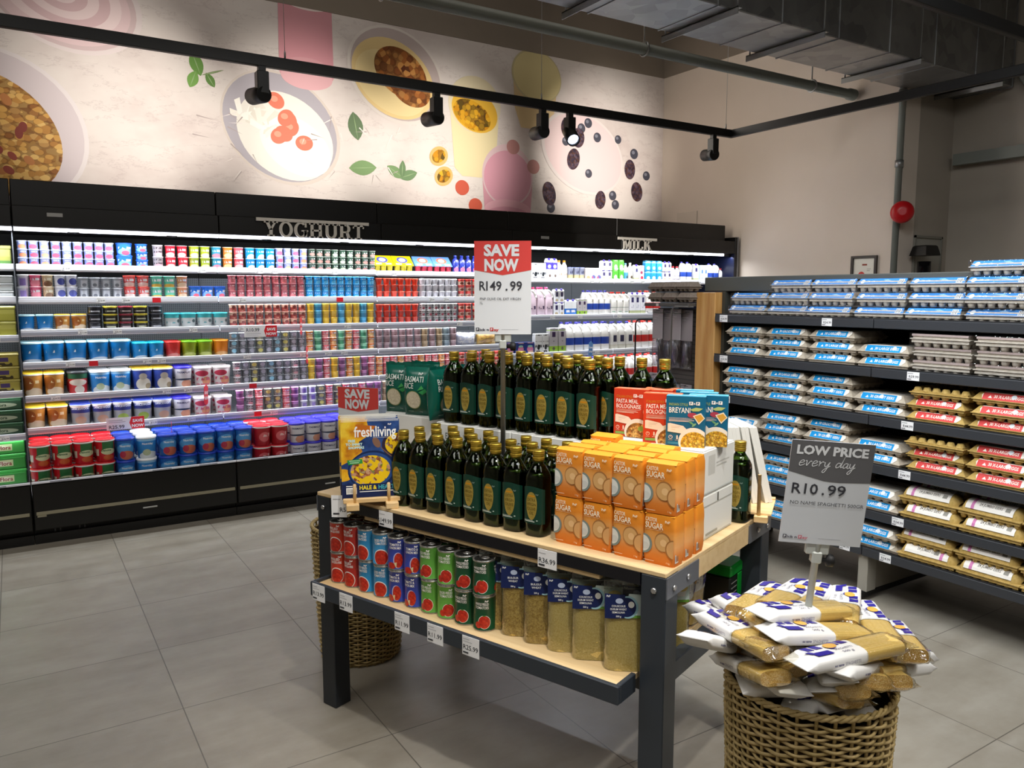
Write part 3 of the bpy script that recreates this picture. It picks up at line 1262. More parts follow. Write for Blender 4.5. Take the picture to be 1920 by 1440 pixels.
def letters(name, word, x0, x1, zb, zt, lx0, lx1, label):
    o = thing(name, label, 'sign', (x0, YL - .13, zb))
    polys, w = slab(word)
    k = (lx1 - lx0) / w
    H = zt - zb - .022
    b = MB()
    for p in polys:
        if p is None:
            b.build('letter', o)
            b = MB()
            continue
        b.prism([(lx0 - x0 + q[0] * k, q[1] * H) for q in p], -.012, M_sign, FRONT(0))
    b = MB()
    b.box(0, x1 - x0, 0, .012, H - .002, zt - zb, M_sign)
    b.build('top_bar', o)


letters('yoghurt_sign', 'YOGHURT', 1.545, 2.418, 2.018, 2.152, 1.60, 2.385, 'grey cut-out YOGHURT lettering on the black fridge canopy')
letters('milk_sign', 'MILK', 4.97, 5.47, 2.018, 2.140, 5.03, 5.41, 'grey cut-out MILK lettering on the black fridge canopy')

# products on the refrigerated shelves: shelf, from x, to x, columns, tiers, kind, width, height, prints, block
DAIRY = (
    ('top', 0.046, 0.621, 9, 3, 'cup', 0.061, 0.056, 'lilo lilp lilt lilp lilc lilp lilp lilp lilp', 'lilac block'),
    ('top', 0.627, 0.738, 1, 2, 'tub', 0.105, 0.086, 'bblu', 'bright blue tub block'),
    ('top', 0.752, 0.837, 1, 3, 'cup', 0.082, 0.056, 'bblu', 'blue cup block'),
    ('top', 0.861, 0.935, 1, 2, 'pot', 0.072, 0.082, 'gryp', 'grey block'),
    ('top', 0.942, 1.103, 2, 2, 'pot', 0.072, 0.082, 'red', 'bright red block'),
    ('top', 1.103, 1.257, 2, 2, 'pot', 0.072, 0.082, 'oliv', 'olive green block'),
    ('top', 1.257, 1.336, 1, 2, 'pot', 0.072, 0.082, 'teal', 'teal block'),
    ('top', 1.336, 1.417, 1, 2, 'pot', 0.072, 0.082, 'oran', 'orange block'),
    ('top', 1.417, 1.498, 1, 2, 'pot', 0.072, 0.082, 'coral', 'coral block'),
    ('top', 1.502, 1.725, 3, 2, 'pot', 0.078, 0.082, 'sky', 'sky blue block'),
    ('top', 1.729, 1.978, 4, 3, 'cup', 0.06, 0.056, 'lilp lilc lilp lilo', 'second lilac block'),
    ('top', 1.983, 2.549, 9, 3, 'cup', 0.06, 0.056, 'dgp dgp dgp dgw dgw dgw dgp dgp dgp', 'dark green block'),
    ('second', 0.033, 0.174, 2, 2, 'pot', 0.072, 0.08, 'viol pinkr', 'violet-pink block'),
    ('second', 0.174, 0.385, 3, 2, 'pot', 0.076, 0.08, 'tan whb whb', 'cream-white block'),
    ('second', 0.388, 0.659, 4, 2, 'cup', 0.066, 0.072, 'clear', 'clear grey block'),
    ('second', 0.663, 0.837, 2, 2, 'pot', 0.08, 0.08, 'redw', 'red-white block'),
    ('second', 0.837, 1.009, 2, 2, 'pot', 0.08, 0.08, 'aqua', 'aqua green block'),
    ('second', 1.009, 1.092, 1, 2, 'pot', 0.075, 0.08, 'peach', 'peach block'),
    ('second', 1.092, 1.357, 3, 1, 'tub', 0.085, 0.088, 'bblu', 'small blue tub block'),
    ('second', 1.365, 1.95, 9, 3, 'cup', 0.061, 0.057, 'maro', 'maroon block'),
    ('second', 1.954, 2.534, 9, 3, 'cup', 0.061, 0.057, 'cyan', 'cyan block'),
    ('second', 2.543, 2.936, 6, 3, 'dessert', 0.06, 0.054, 'vred', 'scarlet block'),
    ('second', 2.941, 3.307, 6, 3, 'dessert', 0.06, 0.054, 'whit', 'white dessert block'),
    ('second', 3.312, 4.047, 10, 3, 'cup', 0.06, 0.054, 'redc', 'red-cream block'),
    ('third', 0.02, 0.232, 2, 1, 'tub', 0.122, 0.112, 'dblu', 'dark blue tub block'),
    ('third', 0.235, 0.428, 2, 1, 'tub', 0.112, 0.112, 'gold', 'gold tub block'),
    ('third', 0.431, 0.91, 5, 3, 'flat', 0.092, 0.055, 'blk blky blkr blky blk', 'black block'),
    ('third', 0.917, 1.367, 4, 1, 'tub', 0.11, 0.112, 'whte', 'teal tub block'),
    ('third', 1.367, 1.955, 9, 3, 'cup', 0.061, 0.057, 'crim', 'crimson block'),
    ('third', 1.959, 2.528, 9, 3, 'pot', 0.058, 0.057, 'yel azu yel yel azu yel yel azu yel', 'yellow-blue block'),
    ('third', 2.538, 2.932, 6, 3, 'dessert', 0.06, 0.054, 'dred', 'dark scarlet block'),
    ('third', 2.942, 3.304, 6, 3, 'cup', 0.058, 0.055, 'blkw', 'black-white block'),
    ('third', 3.31, 4.048, 10, 3, 'cup', 0.06, 0.055, 'redc', 'red-cream block'),
    ('fourth', 0.022, 0.553, 4, 1, 'tub', 0.158, 0.145, 'dblu', 'large dark blue tub block'),
    ('fourth', 0.556, 0.694, 1, 1, 'tub', 0.158, 0.145, 'dblu', 'large dark blue tub block'),
    ('fourth', 0.697, 0.913, 2, 1, 'tub', 0.118, 0.122, 'dbls', 'small dark blue tub block'),
    ('fourth', 0.917, 1.028, 1, 1, 'tub', 0.115, 0.122, 'redt', 'red tub'),
    ('fourth', 1.028, 1.247, 2, 1, 'tub', 0.115, 0.122, 'olit', 'olive green tub block'),
    ('fourth', 1.247, 1.361, 1, 1, 'tub', 0.115, 0.122, 'orat', 'orange tub'),
    ('fourth', 1.361, 1.943, 9, 3, 'lcup', 0.061, 0.057, 'grb gry gry gryy gry grb gryy gry gry', 'dark grey block'),
    ('fourth', 1.947, 2.527, 9, 3, 'pot', 0.058, 0.057, 'oran jade coral oran jade oran coral jade oran', 'orange-green block'),
    ('fourth', 2.532, 3.302, 11, 3, 'lcup', 0.06, 0.056, 'mauv mauv mauv mauv mauv mauv tang mauv tang slat mauv', 'mauve block'),
    ('fifth', 0.024, 0.276, 2, 1, 'tub', 0.148, 0.16, 'gold', 'gold tub block'),
    ('fifth', 0.285, 0.416, 1, 1, 'tub', 0.14, 0.16, 'redb', 'red black-lid tub'),
    ('fifth', 0.42, 0.689, 2, 1, 'tub', 0.14, 0.16, 'nutr', 'white-lid tub block'),
    ('fifth', 0.689, 0.967, 2, 1, 'tub', 0.14, 0.16, 'navy', 'yellow-lid tub block'),
    ('fifth', 0.97, 1.094, 1, 1, 'tub', 0.13, 0.16, 'parm', 'white purple-lid tub'),
    ('fifth', 1.098, 1.375, 2, 1, 'tub', 0.13, 0.15, 'yumw', 'pink-print tub block'),
    ('fifth', 1.379, 1.948, 9, 3, 'lcup', 0.061, 0.057, 'gryp gry gryy gry grb gry gry gryp gry', 'smoky grey block'),
    ('fifth', 1.952, 2.526, 9, 3, 'pot', 0.058, 0.057, 'yel purp coral yel purp oran yel purp coral', 'purple-yellow block'),
    ('fifth', 2.531, 3.31, 12, 3, 'lcup', 0.06, 0.055, 'oran coral coral oran coral coral oran coral coral oran coral mauv', 'orange-coral block'),
    ('fifth', 3.31, 3.755, 6, 3, 'cup', 0.06, 0.055, 'redc', 'red-cream block'),
    ('sixth', 0.021, 0.28, 2, 1, 'tub', 0.142, 0.15, 'gold', 'gold tub block'),
    ('sixth', 0.293, 0.946, 5, 1, 'tub', 0.138, 0.148, 'lanc', 'navy-band tub block'),
    ('sixth', 0.953, 1.081, 1, 1, 'tub', 0.13, 0.15, 'parm', 'white purple-lid tub'),
    ('sixth', 1.085, 1.382, 2, 1, 'tub', 0.13, 0.14, 'yumw', 'pink-print tub block'),
    ('sixth', 1.39, 2.583, 17, 3, 'lcup', 0.062, 0.057, 'purp gryp coral gryy gryy coral purp viol viol gryy coral gryy coral gryp coral purp purp', 'mixed block'),
    ('sixth', 2.583, 2.789, 3, 3, 'lcup', 0.06, 0.057, 'tang', 'tan block'),
    ('bottom', 0.032, 0.53, 4, 2, 'tub', 0.146, 0.158, 'redg', 'red tub block'),
    ('bottom', 0.534, 0.654, 1, 2, 'tub', 0.138, 0.155, 'nutk', 'blue kids tub block'),
    ('bottom', 0.657, 0.79, 1, 2, 'tub', 0.14, 0.155, 'nutr', 'white-lid blue tub block'),
    ('bottom', 0.797, 1.441, 5, 2, 'tub', 0.135, 0.155, 'nutk', 'long blue tub block'),
    ('bottom', 1.445, 1.709, 2, 2, 'tub', 0.14, 0.155, 'cherry', 'cherry red tub block'),
    ('bottom', 1.717, 2.459, 6, 2, 'tub', 0.13, 0.155, 'parm', 'purple-lid tub block'),
    ('top', 4.082, 4.244, 2, 1, 'carton', 0.075, 0.15, 'cow', 'cow-print carton block'),
    ('top', 4.25, 4.373, 2, 1, 'carton', 0.065, 0.195, 'purc', 'purple-top carton block'),
    ('top', 4.379, 4.505, 2, 1, 'bottle', 0.062, 0.18, 'orac', 'orange-cap bottle block'),
    ('top', 4.511, 4.716, 3, 1, 'pot', 0.066, 0.12, 'glid', 'grey domed pot block'),
    ('top', 4.716, 4.768, 1, 1, 'carton', 0.05, 0.115, 'peac', 'peach carton'),
    ('top', 4.775, 4.901, 2, 1, 'carton', 0.058, 0.115, 'berr', 'berry carton block'),
    ('top', 4.907, 5.042, 2, 2, 'carton', 0.06, 0.095, 'nsqs', 'small white carton block'),
    ('top', 5.049, 5.194, 2, 2, 'carton', 0.066, 0.1, 'grnc', 'green carton block'),
    ('top', 5.201, 5.256, 1, 1, 'bottle', 0.06, 0.17, 'blub', 'blue-label bottle'),
    ('top', 5.263, 5.32, 1, 1, 'bottle', 0.06, 0.175, 'crmb', 'cream bottle'),
    ('top', 5.327, 5.391, 1, 1, 'carton', 0.06, 0.155, 'nsqp', 'purple-square carton'),
    ('top', 5.398, 5.462, 1, 1, 'carton', 0.06, 0.15, 'cher', 'cherry carton'),
    ('top', 5.477, 5.704, 3, 2, 'carton', 0.068, 0.1, 'bluc', 'sky blue carton block'),
    ('top', 5.711, 5.839, 2, 2, 'carton', 0.06, 0.095, 'nsqs', 'right white carton block'),
    ('top', 5.846, 5.969, 2, 1, 'bottle', 0.06, 0.15, 'redm', 'red-cap bottle block'),
    ('top', 5.976, 6.14, 2, 1, 'jug', 0.075, 0.2, 'jblu', 'blue-label jug block'),
    ('top', 6.148, 6.251, 1, 1, 'carton', 0.07, 0.18, 'nsqp', 'purple-square carton by the jugs'),
    ('top', 6.259, 6.371, 2, 1, 'carton', 0.06, 0.17, 'pale', 'pale blue carton block'),
    ('top', 6.379, 6.551, 2, 1, 'jug', 0.072, 0.19, 'jblu', 'right blue-label jug block'),
    ('top', 6.555, 6.618, 2, 1, 'bottle', 0.045, 0.14, 'redm', 'second red-cap bottle block'),
    ('second', 4.053, 4.332, 3, 1, 'jug', 0.105, 0.27, 'jpnk', 'pale pink jug block'),
    ('second', 4.338, 4.457, 2, 2, 'carton', 0.068, 0.125, 'nsqs', 'small square-print carton block'),
    ('second', 4.463, 4.604, 2, 1, 'carton', 0.08, 0.15, 'wblu', 'white-blue carton block'),
    ('second', 4.61, 4.727, 2, 1, 'carton', 0.068, 0.16, 'nsqg', 'grey carton block'),
    ('second', 4.733, 5.028, 4, 1, 'jug', 0.085, 0.24, 'jblu', 'blue-label jug block'),
    ('second', 5.035, 5.271, 3, 1, 'jug', 0.085, 0.225, 'jred', 'red-cap plain jug block'),
    ('second', 5.278, 5.485, 3, 1, 'carton', 0.07, 0.22, 'nsqp', 'tall carton block'),
    ('second', 5.492, 5.699, 2, 1, 'jug', 0.1, 0.24, 'jrdl', 'red-label jug block'),
    ('third', 3.779, 4.114, 3, 1, 'box', 0.12, 0.11, 'navb', 'navy dessert box block'),
    ('third', 4.12, 4.279, 2, 1, 'carton', 0.075, 0.185, 'cow', 'cow-print carton block'),
    ('third', 4.291, 4.479, 2, 1, 'carton', 0.09, 0.235, 'nsqg', 'grey carton block'),
    ('third', 4.485, 5.027, 5, 1, 'jug', 0.098, 0.285, 'jblu', 'blue-label jug block'),
    ('third', 5.034, 5.342, 3, 1, 'jug', 0.098, 0.28, 'jnsq', 'navy-square jug block'),
    ('third', 5.349, 5.656, 3, 1, 'jug', 0.098, 0.285, 'jrdl', 'red-label jug block'),
    ('fourth', 4.469, 5.032, 5, 1, 'jug', 0.098, 0.27, 'jblu', 'blue-cap jug block'),
    ('fourth', 5.039, 5.733, 6, 1, 'jug', 0.098, 0.27, 'jrdl', 'red-cap jug block'),
)

SHELFZ = {'top': 1.79, 'second': 1.577, 'third': 1.362, 'fourth': 1.148, 'fifth': 0.926, 'sixth': 0.71, 'bottom': 0.335}
MILKZ = {'top': 1.742, 'second': 1.40, 'third': 1.05, 'fourth': 0.72}
# print code: (words, base colour, layers, lid colour)
W_ = '#f1f1f3'
PR = {
    'lilo': ('lilac-blue', '#8d9bd8', [('band', .82, 1, '#aab6e6'), ('blob', .5, .32, .36, .26, '#e8926a'), ('fine', .2, .58, .8, .8, W_, 3, 9)], W_),
    'lilp': ('lilac-pink', '#8d9bd8', [('band', .82, 1, '#aab6e6'), ('blob', .5, .32, .36, .26, '#e0607c'), ('fine', .2, .58, .8, .8, W_, 3, 9)], W_),
    'lilt': ('lilac-tan', '#97a0cf', [('band', .82, 1, '#b4b9dd'), ('blob', .5, .32, .36, .26, '#d9ab86'), ('fine', .2, .58, .8, .8, W_, 3, 9)], W_),
    'lilc': ('lilac-cream', '#8d9bd8', [('band', .82, 1, '#aab6e6'), ('blob', .5, .32, .36, .26, '#e8dc9a'), ('fine', .2, .58, .8, .8, W_, 3, 9)], W_),
    'bblu': ('bright blue', '#2a6fd2', [('blob', .5, .3, .42, .3, '#7fb2ea'), ('blob', .55, .22, .25, .2, '#d55a70'), ('fine', .12, .55, .9, .85, W_, 2, 5)], '#2a5fc4'),
    'gryp': ('taupe', '#a39a9c', [('fine', .1, .2, .9, .85, '#4b3f44', 3, 6), ('blob', .5, .2, .3, .18, '#d9a0a8')], W_),
    'red': ('bright red', '#d3182f', [('blob', .45, .2, .4, .2, '#f0b9b4'), ('fine', .15, .55, .85, .85, W_, 2, 6)], '#e4e0e0'),
    'oliv': ('olive green', '#97a51c', [('blob', .5, .2, .42, .2, '#d9d9a0'), ('fine', .15, .55, .85, .85, W_, 2, 6)], '#e4e4d6'),
    'teal': ('teal', '#1f86a8', [('blob', .5, .2, .42, .2, '#c9788a'), ('fine', .15, .55, .85, .85, W_, 2, 6)], '#d6e4e8'),
    'oran': ('orange', '#de7a22', [('blob', .5, .25, .42, .22, '#f3c58a'), ('fine', .15, .55, .85, .85, W_, 2, 6)], '#f3e6d6'),
    'coral': ('coral pink', '#dc5560', [('blob', .5, .25, .42, .22, '#f0b0ae'), ('fine', .15, .55, .85, .85, W_, 2, 6)], '#f3dede'),
    'sky': ('sky blue', '#1291d4', [('blob', .6, .1, .42, .34, '#e4f2fa'), ('fine', .15, .6, .85, .88, W_, 2, 6)], '#cfe6f4'),
    'dgp': ('green-pink', '#34493c', [('blob', .5, .3, .36, .22, '#b9827a'), ('fine', .2, .6, .8, .9, W_, 2, 5)], '#d6d0c6'),
    'dgw': ('green-white', '#2f4c3a', [('blob', .5, .3, .36, .22, '#c9d2b4'), ('fine', .2, .6, .8, .9, W_, 2, 5)], '#d6d0c6'),
    'viol': ('violet-white', '#cfc9d8', [('rect', .25, .1, .75, .7, '#8a72b4'), ('band', .85, 1, W_)], W_),
    'pinkr': ('raspberry pink', '#cf4468', [('blob', .5, .3, .4, .3, '#e8899a'), ('fine', .15, .55, .85, .85, W_, 2, 6)], '#f0dde0'),
    'tan': ('cream-tan', '#cdb48a', [('blob', .55, .25, .35, .25, '#6d4a30'), ('fine', .15, .55, .85, .85, '#f4ecd6', 2, 6)], '#efe6d2'),
    'whb': ('white-navy', '#dadbe6', [('blob', .6, .45, .34, .3, '#38408c'), ('band', .02, .12, '#c9c4cc')], W_),
    'clear': ('clear grey', '#8d8f94', [('rect', .2, .1, .8, .75, '#b4b5ba'), ('blob', .5, .3, .2, .16, '#6b6d74')], '#c4c6ca'),
    'redw': ('red-white', '#cf3730', [('blob', .5, .22, .5, .22, '#f0dcd6'), ('fine', .15, .5, .85, .85, W_, 2, 6)], '#e04a40'),
    'aqua': ('aqua green', '#4fb79a', [('blob', .5, .12, .5, .18, '#e6b04a'), ('fine', .15, .5, .85, .85, W_, 2, 6)], '#bfe8dc'),
    'peach': ('peach', '#d98a58', [('blob', .5, .2, .42, .24, '#f0d0b0'), ('fine', .15, .55, .85, .85, W_, 2, 6)], '#f0e0d0'),
    'maro': ('maroon', '#a2434e', [('blob', .5, .3, .4, .28, '#c56f74'), ('fine', .2, .6, .8, .85, '#e8c9c4', 2, 6)], '#d69a9a'),
    'cyan': ('cyan blue', '#128fd0', [('blob', .65, .15, .4, .3, '#6cc4ec'), ('fine', .15, .6, .7, .85, W_, 2, 5)], '#7fd0ee'),
    'vred': ('scarlet', '#cf3a1f', [('band', .9, 1, '#e0593a')], '#dd5a3c'),
    'dred': ('dark scarlet', '#bf2f1c', [('band', .9, 1, '#cf4a30')], '#c9452e'),
    'whit': ('plain white', '#dcd8de', [('band', .9, 1, '#eeeaee')], W_),
    'redc': ('red-cream', '#d9bda6', [('band', .6, 1, '#cc3a34'), ('blob', .5, .3, .3, .22, '#7c3a2c')], '#d8483c'),
    'dblu': ('deep blue', '#1272b4', [('blob', .55, .02, .5, .2, '#cfdce6'), ('fine', .12, .5, .5, .8, W_, 2, 4)], '#a9ced6'),
    'dbls': ('blue', '#1880c0', [('blob', .6, .02, .5, .22, '#d6e2ea'), ('fine', .12, .5, .5, .8, W_, 2, 4)], '#22b4d2'),
    'gold': ('golden brown', '#c68a3e', [('blob', .55, .18, .42, .22, '#e8d2b4'), ('blob', .25, .6, .3, .3, '#a05a22'), ('fine', .3, .6, .8, .82, '#f0dcae', 2, 5)], '#e2ba2e'),
    'blk': ('black', '#191a22', [('fine', .15, .3, .85, .6, '#b8b8c0', 1, 4)], '#23242c'),
    'blky': ('black-yellow', '#1c1a18', [('fine', .15, .3, .85, .6, '#b8b8a0', 1, 4), ('band', .85, 1, '#b0a02c')], '#b9a82e'),
    'blkr': ('black-red', '#201418', [('fine', .15, .3, .85, .6, '#c0b0b0', 1, 4), ('band', .85, 1, '#8a2436')], '#7c2030'),
    'whte': ('white-teal', '#cfd3d2', [('band', .72, 1, '#3fa6ac'), ('blob', .82, .5, .1, .12, '#4a5a5c'), ('fine', .1, .2, .6, .6, '#5a9aa0', 3, 4)], '#4cc0cc'),
    'crim': ('crimson-cream', '#a8423c', [('band', .55, 1, '#e2b49a'), ('blob', .55, .62, .24, .2, '#7a2c26'), ('fine', .2, .1, .8, .4, '#e8c4a8', 2, 6)], '#e8b8b0'),
    'yel': ('yellow', '#dcae2a', [('band', .6, 1, '#eec63e'), ('fine', .2, .5, .8, .62, '#8a6a1c', 1, 6)], '#f0d04a'),
    'azu': ('azure blue', '#2f86b8', [('band', .6, 1, '#4fb4e0'), ('fine', .2, .5, .8, .62, W_, 1, 6)], '#7cc8ea'),
    'blkw': ('black-white', '#b4b0ae', [('fine', .02, .1, .98, .8, '#2c2c30', 3, 5), ('blob', .5, .3, .2, .16, '#b04a5a')], W_),
    'redt': ('red', '#c22a28', [('blob', .5, .1, .45, .2, '#d9817a'), ('fine', .2, .5, .8, .62, W_, 1, 5)], '#d8322e'),
    'olit': ('olive green', '#84941a', [('blob', .5, .12, .45, .2, '#bcc46a'), ('fine', .2, .5, .8, .62, W_, 1, 5)], '#74b41e'),
    'orat': ('orange', '#d97a1c', [('blob', .5, .12, .45, .2, '#e8b070'), ('fine', .2, .5, .8, .62, W_, 1, 5)], '#e08a22'),
    'grb': ('grey-blue', '#5b626a', [('blob', .5, .62, .3, .28, '#8fc4da'), ('fine', .2, .1, .8, .4, '#a8b0b4', 2, 6)], '#a9b4ba'),
    'gry': ('smoke grey', '#64646a', [('blob', .5, .62, .3, .28, '#a8a4b0'), ('fine', .2, .1, .8, .4, '#a8a8ae', 2, 6)], '#a9a9ae'),
    'gryy': ('grey-yellow', '#66645c', [('blob', .5, .6, .3, .26, '#cfc46a'), ('fine', .2, .1, .8, .4, '#a8a8a0', 2, 6)], '#b4b0a4'),
    'jade': ('jade green', '#3f8f6c', [('band', .6, 1, '#8fd2ae'), ('fine', .2, .5, .8, .62, W_, 1, 6)], '#a9e0c4'),
    'purp': ('purple', '#7a4a74', [('band', .6, 1, '#b878ae'), ('fine', .2, .5, .8, .62, W_, 1, 6)], '#d09ac4'),
    'mauv': ('mauve grey', '#92757a', [('band', .62, 1, '#b09498'), ('fine', .2, .1, .8, .5, '#6b4a50', 2, 6)], '#c4b0b2'),
    'tang': ('tan', '#a3896a', [('band', .62, 1, '#bca482'), ('fine', .2, .1, .8, .5, '#6b5a40', 2, 6)], '#cfc0a4'),
    'slat': ('slate grey', '#71818a', [('band', .62, 1, '#93a4ae'), ('fine', .2, .1, .8, .5, '#48565c', 2, 6)], '#b4c0c6'),
    'redb': ('red-green', '#c02428', [('band', .72, 1, '#24523a'), ('blob', .5, .55, .42, .16, '#e8ded2'), ('blob', .55, .2, .24, .2, '#d9cfc4')], '#2a2c30'),
    'nutr': ('light blue', '#2f84cc', [('blob', .55, .12, .44, .24, '#e4ecf0'), ('band', .86, 1, '#8fc0e4'), ('blob', .45, .3, .2, .16, '#b9c4a0')], '#f2f4f6'),
    'navy': ('navy', '#35489a', [('blob', .52, .3, .36, .32, '#d9d2c4'), ('blob', .5, .68, .2, .16, '#b9b2a4'), ('blob', .74, .2, .14, .14, '#9a8a6a')], '#e4be3c'),
    'parm': ('white-purple', '#d8d5da', [('blob', .62, .2, .3, .2, '#d9977a'), ('fine', .1, .62, .9, .82, '#2f3566', 1, 5), ('blob', .5, .42, .5, .05, '#2f3a54')], '#3b34c0'),
    'yumw': ('white-pink', '#dccfcf', [('blob', .4, .72, .34, .16, '#b4304a'), ('blob', .62, .3, .24, .24, '#d9906a'), ('fine', .1, .1, .8, .5, '#c4566c', 3, 5)], '#efe4e2'),
    'lanc': ('navy-grey', '#9a9a9e', [('band', .62, .9, '#2c387e'), ('band', .9, 1, W_), ('fine', .2, .7, .85, .82, W_, 1, 8), ('blob', .5, .25, .28, .2, '#b9907a')], '#3a49a8'),
    'lang': ('navy-grey', '#9a9a9e', [('band', .62, .9, '#2c387e'), ('band', .9, 1, W_), ('fine', .2, .7, .85, .82, W_, 1, 8), ('blob', .5, .25, .28, .2, '#8fa43c')], '#3a49a8'),
    'redg': ('red', '#bf1420', [('rect', .3, .6, .9, 1, '#2f6a3a'), ('blob', .6, .5, .36, .15, '#cfd4a8'), ('blob', .6, .22, .26, .12, '#c95a24'), ('rect', .02, .3, .14, .62, '#d8d4c4')], '#c8141f'),
    'nutk': ('blue', '#1f5fae', [('blob', .5, .55, .45, .3, '#4f9ad6'), ('blob', .55, .25, .36, .22, '#c86a4a'), ('blob', .35, .3, .16, .16, '#b4304a'), ('fine', .15, .6, .85, .8, '#a8d4ee', 1, 5)], '#1f3fae'),
    'cherry': ('cherry red', '#a81a24', [('blob', .5, .5, .3, .26, '#d9666a'), ('fine', .2, .4, .8, .7, '#f0c4c0', 2, 4)], '#d02634'),
    'cow': ('white cow-print', '#e8e8e6', [('fine', .05, .05, .95, .7, '#2a2a2c', 3, 5), ('blob', .5, .35, .2, .16, '#22262a')], None),
    'purc': ('white-purple', '#e6e4ea', [('band', .55, .92, '#3c2fae'), ('blob', .5, .7, .3, .1, '#c9c4ea'), ('blob', .6, .2, .2, .08, '#5a4a40')], '#4634c0'),
    'orac': ('white', '#eae4dc', [('fine', .2, .1, .8, .55, '#b08a6a', 4, 6)], '#e88a24'),
    'glid': ('grey-blue', '#8f93a8', [('band', .05, .4, '#c9b98a'), ('fine', .2, .45, .8, .75, '#3a3f60', 2, 6)], '#5a64a0'),
    'peac': ('white-peach', '#e6dedc', [('blob', .5, .2, .4, .2, '#e0906a')], None),
    'berr': ('white-berry', '#e4e6ea', [('blob', .55, .25, .4, .22, '#5a5a8c'), ('blob', .3, .2, .2, .14, '#b4506a')], None),
    'nsqs': ('small white', '#e8e8ec', [('rect', .3, .5, .75, .9, '#3a3358'), ('blob', .5, .2, .3, .12, '#b4a486')], '#54439c'),
    'grnc': ('bright green', '#4fa838', [('blob', .5, .35, .3, .26, '#cfe4b4'), ('blob', .6, .12, .4, .14, '#dfe8ea')], None),
    'blub': ('white-blue', '#e8ecee', [('band', .1, .5, '#4f9ad0'), ('blob', .6, .2, .2, .1, '#3a4a54')], '#7fb4da'),
    'crmb': ('cream', '#e8e0c4', [('blob', .6, .2, .3, .1, '#5a4a3a')], '#e8e4d6'),
    'nsqp': ('white purple-square', '#e6e6ec', [('rect', .3, .62, .72, .88, '#2f2a5c'), ('band', 0, .2, '#a9ae84'), ('fine', .3, .25, .7, .5, '#8a8aa8', 3, 5)], '#5a3fb4'),
    'cher': ('white cherry-print', '#e8e4e4', [('blob', .4, .6, .3, .12, '#8c2a4a'), ('blob', .5, .2, .3, .14, '#b4304a')], None),
    'bluc': ('sky blue', '#2b93d2', [('blob', .55, .3, .3, .2, '#e8f0f4'), ('band', .86, 1, '#8fc8ea')], None),
    'redm': ('white', '#e8e4e4', [('fine', .1, .1, .9, .4, '#6a5a6a', 3, 5)], '#d02a34'),
    'pale': ('pale blue', '#cfe0ea', [('rect', .3, .55, .7, .8, '#3a6aa8'), ('fine', .3, .2, .7, .4, '#6a9ab8', 2, 5)], None),
    'wblu': ('white-blue', '#eceef0', [('band', .1, .5, '#2a6fc0'), ('fine', .15, .22, .85, .4, W_, 1, 5)], '#4a3fb0'),
    'nsqg': ('grey-green', '#b9b4b6', [('band', 0, .3, '#8fb43c'), ('rect', .3, .72, .7, .95, '#3c2a4c'), ('fine', .3, .4, .7, .55, '#7a747a', 2, 4), ('blob', .5, .18, .16, .08, '#5a5a4a')], None),
    'navb': ('navy', '#24357c', [('blob', .6, .45, .3, .3, '#cf7a9a'), ('blob', .6, .72, .24, .1, '#8fc4b0'), ('rect', .4, 0, .9, .3, '#d9b49a')], None),
    'jpnk': ('pale pink', '#e8d0dc', [('fine', .15, .2, .85, .42, '#4a3a5c', 4, 5)], '#d94a78'),
    'jblu': ('blue-label', '#e9e7e2', [('band', .24, .5, '#2b49a4'), ('fine', .2, .36, .8, .46, '#b4c4ea', 2, 5)], '#3a3796'),
    'jred': ('plain white', '#e6e4de', [('fine', .2, .12, .8, .3, '#8aa890', 3, 5), ('band', .33, .35, '#4a6a58')], '#d3382e'),
    'jrdl': ('red-label', '#e9e5e0', [('band', .26, .52, '#c42a28'), ('fine', .2, .38, .8, .48, '#f0c4c0', 2, 5)], '#d0342c'),
    'jnsq': ('white navy-square', '#e4e2de', [('rect', .3, .3, .75, .55, '#2f2f4c'), ('band', .04, .2, '#c4bfae'), ('fine', .3, .36, .7, .5, '#8f8fa8', 2, 5)], '#3a3a8c'),
}
_m = {}


def cap(b, w, z, c, x=0.0, y=0.0, h=.016):
    b.lathe([(w, z), (w, z + h * .85), (w * .9, z + h)], 12, mat('cap_%s' % c, c, .35), x, y)


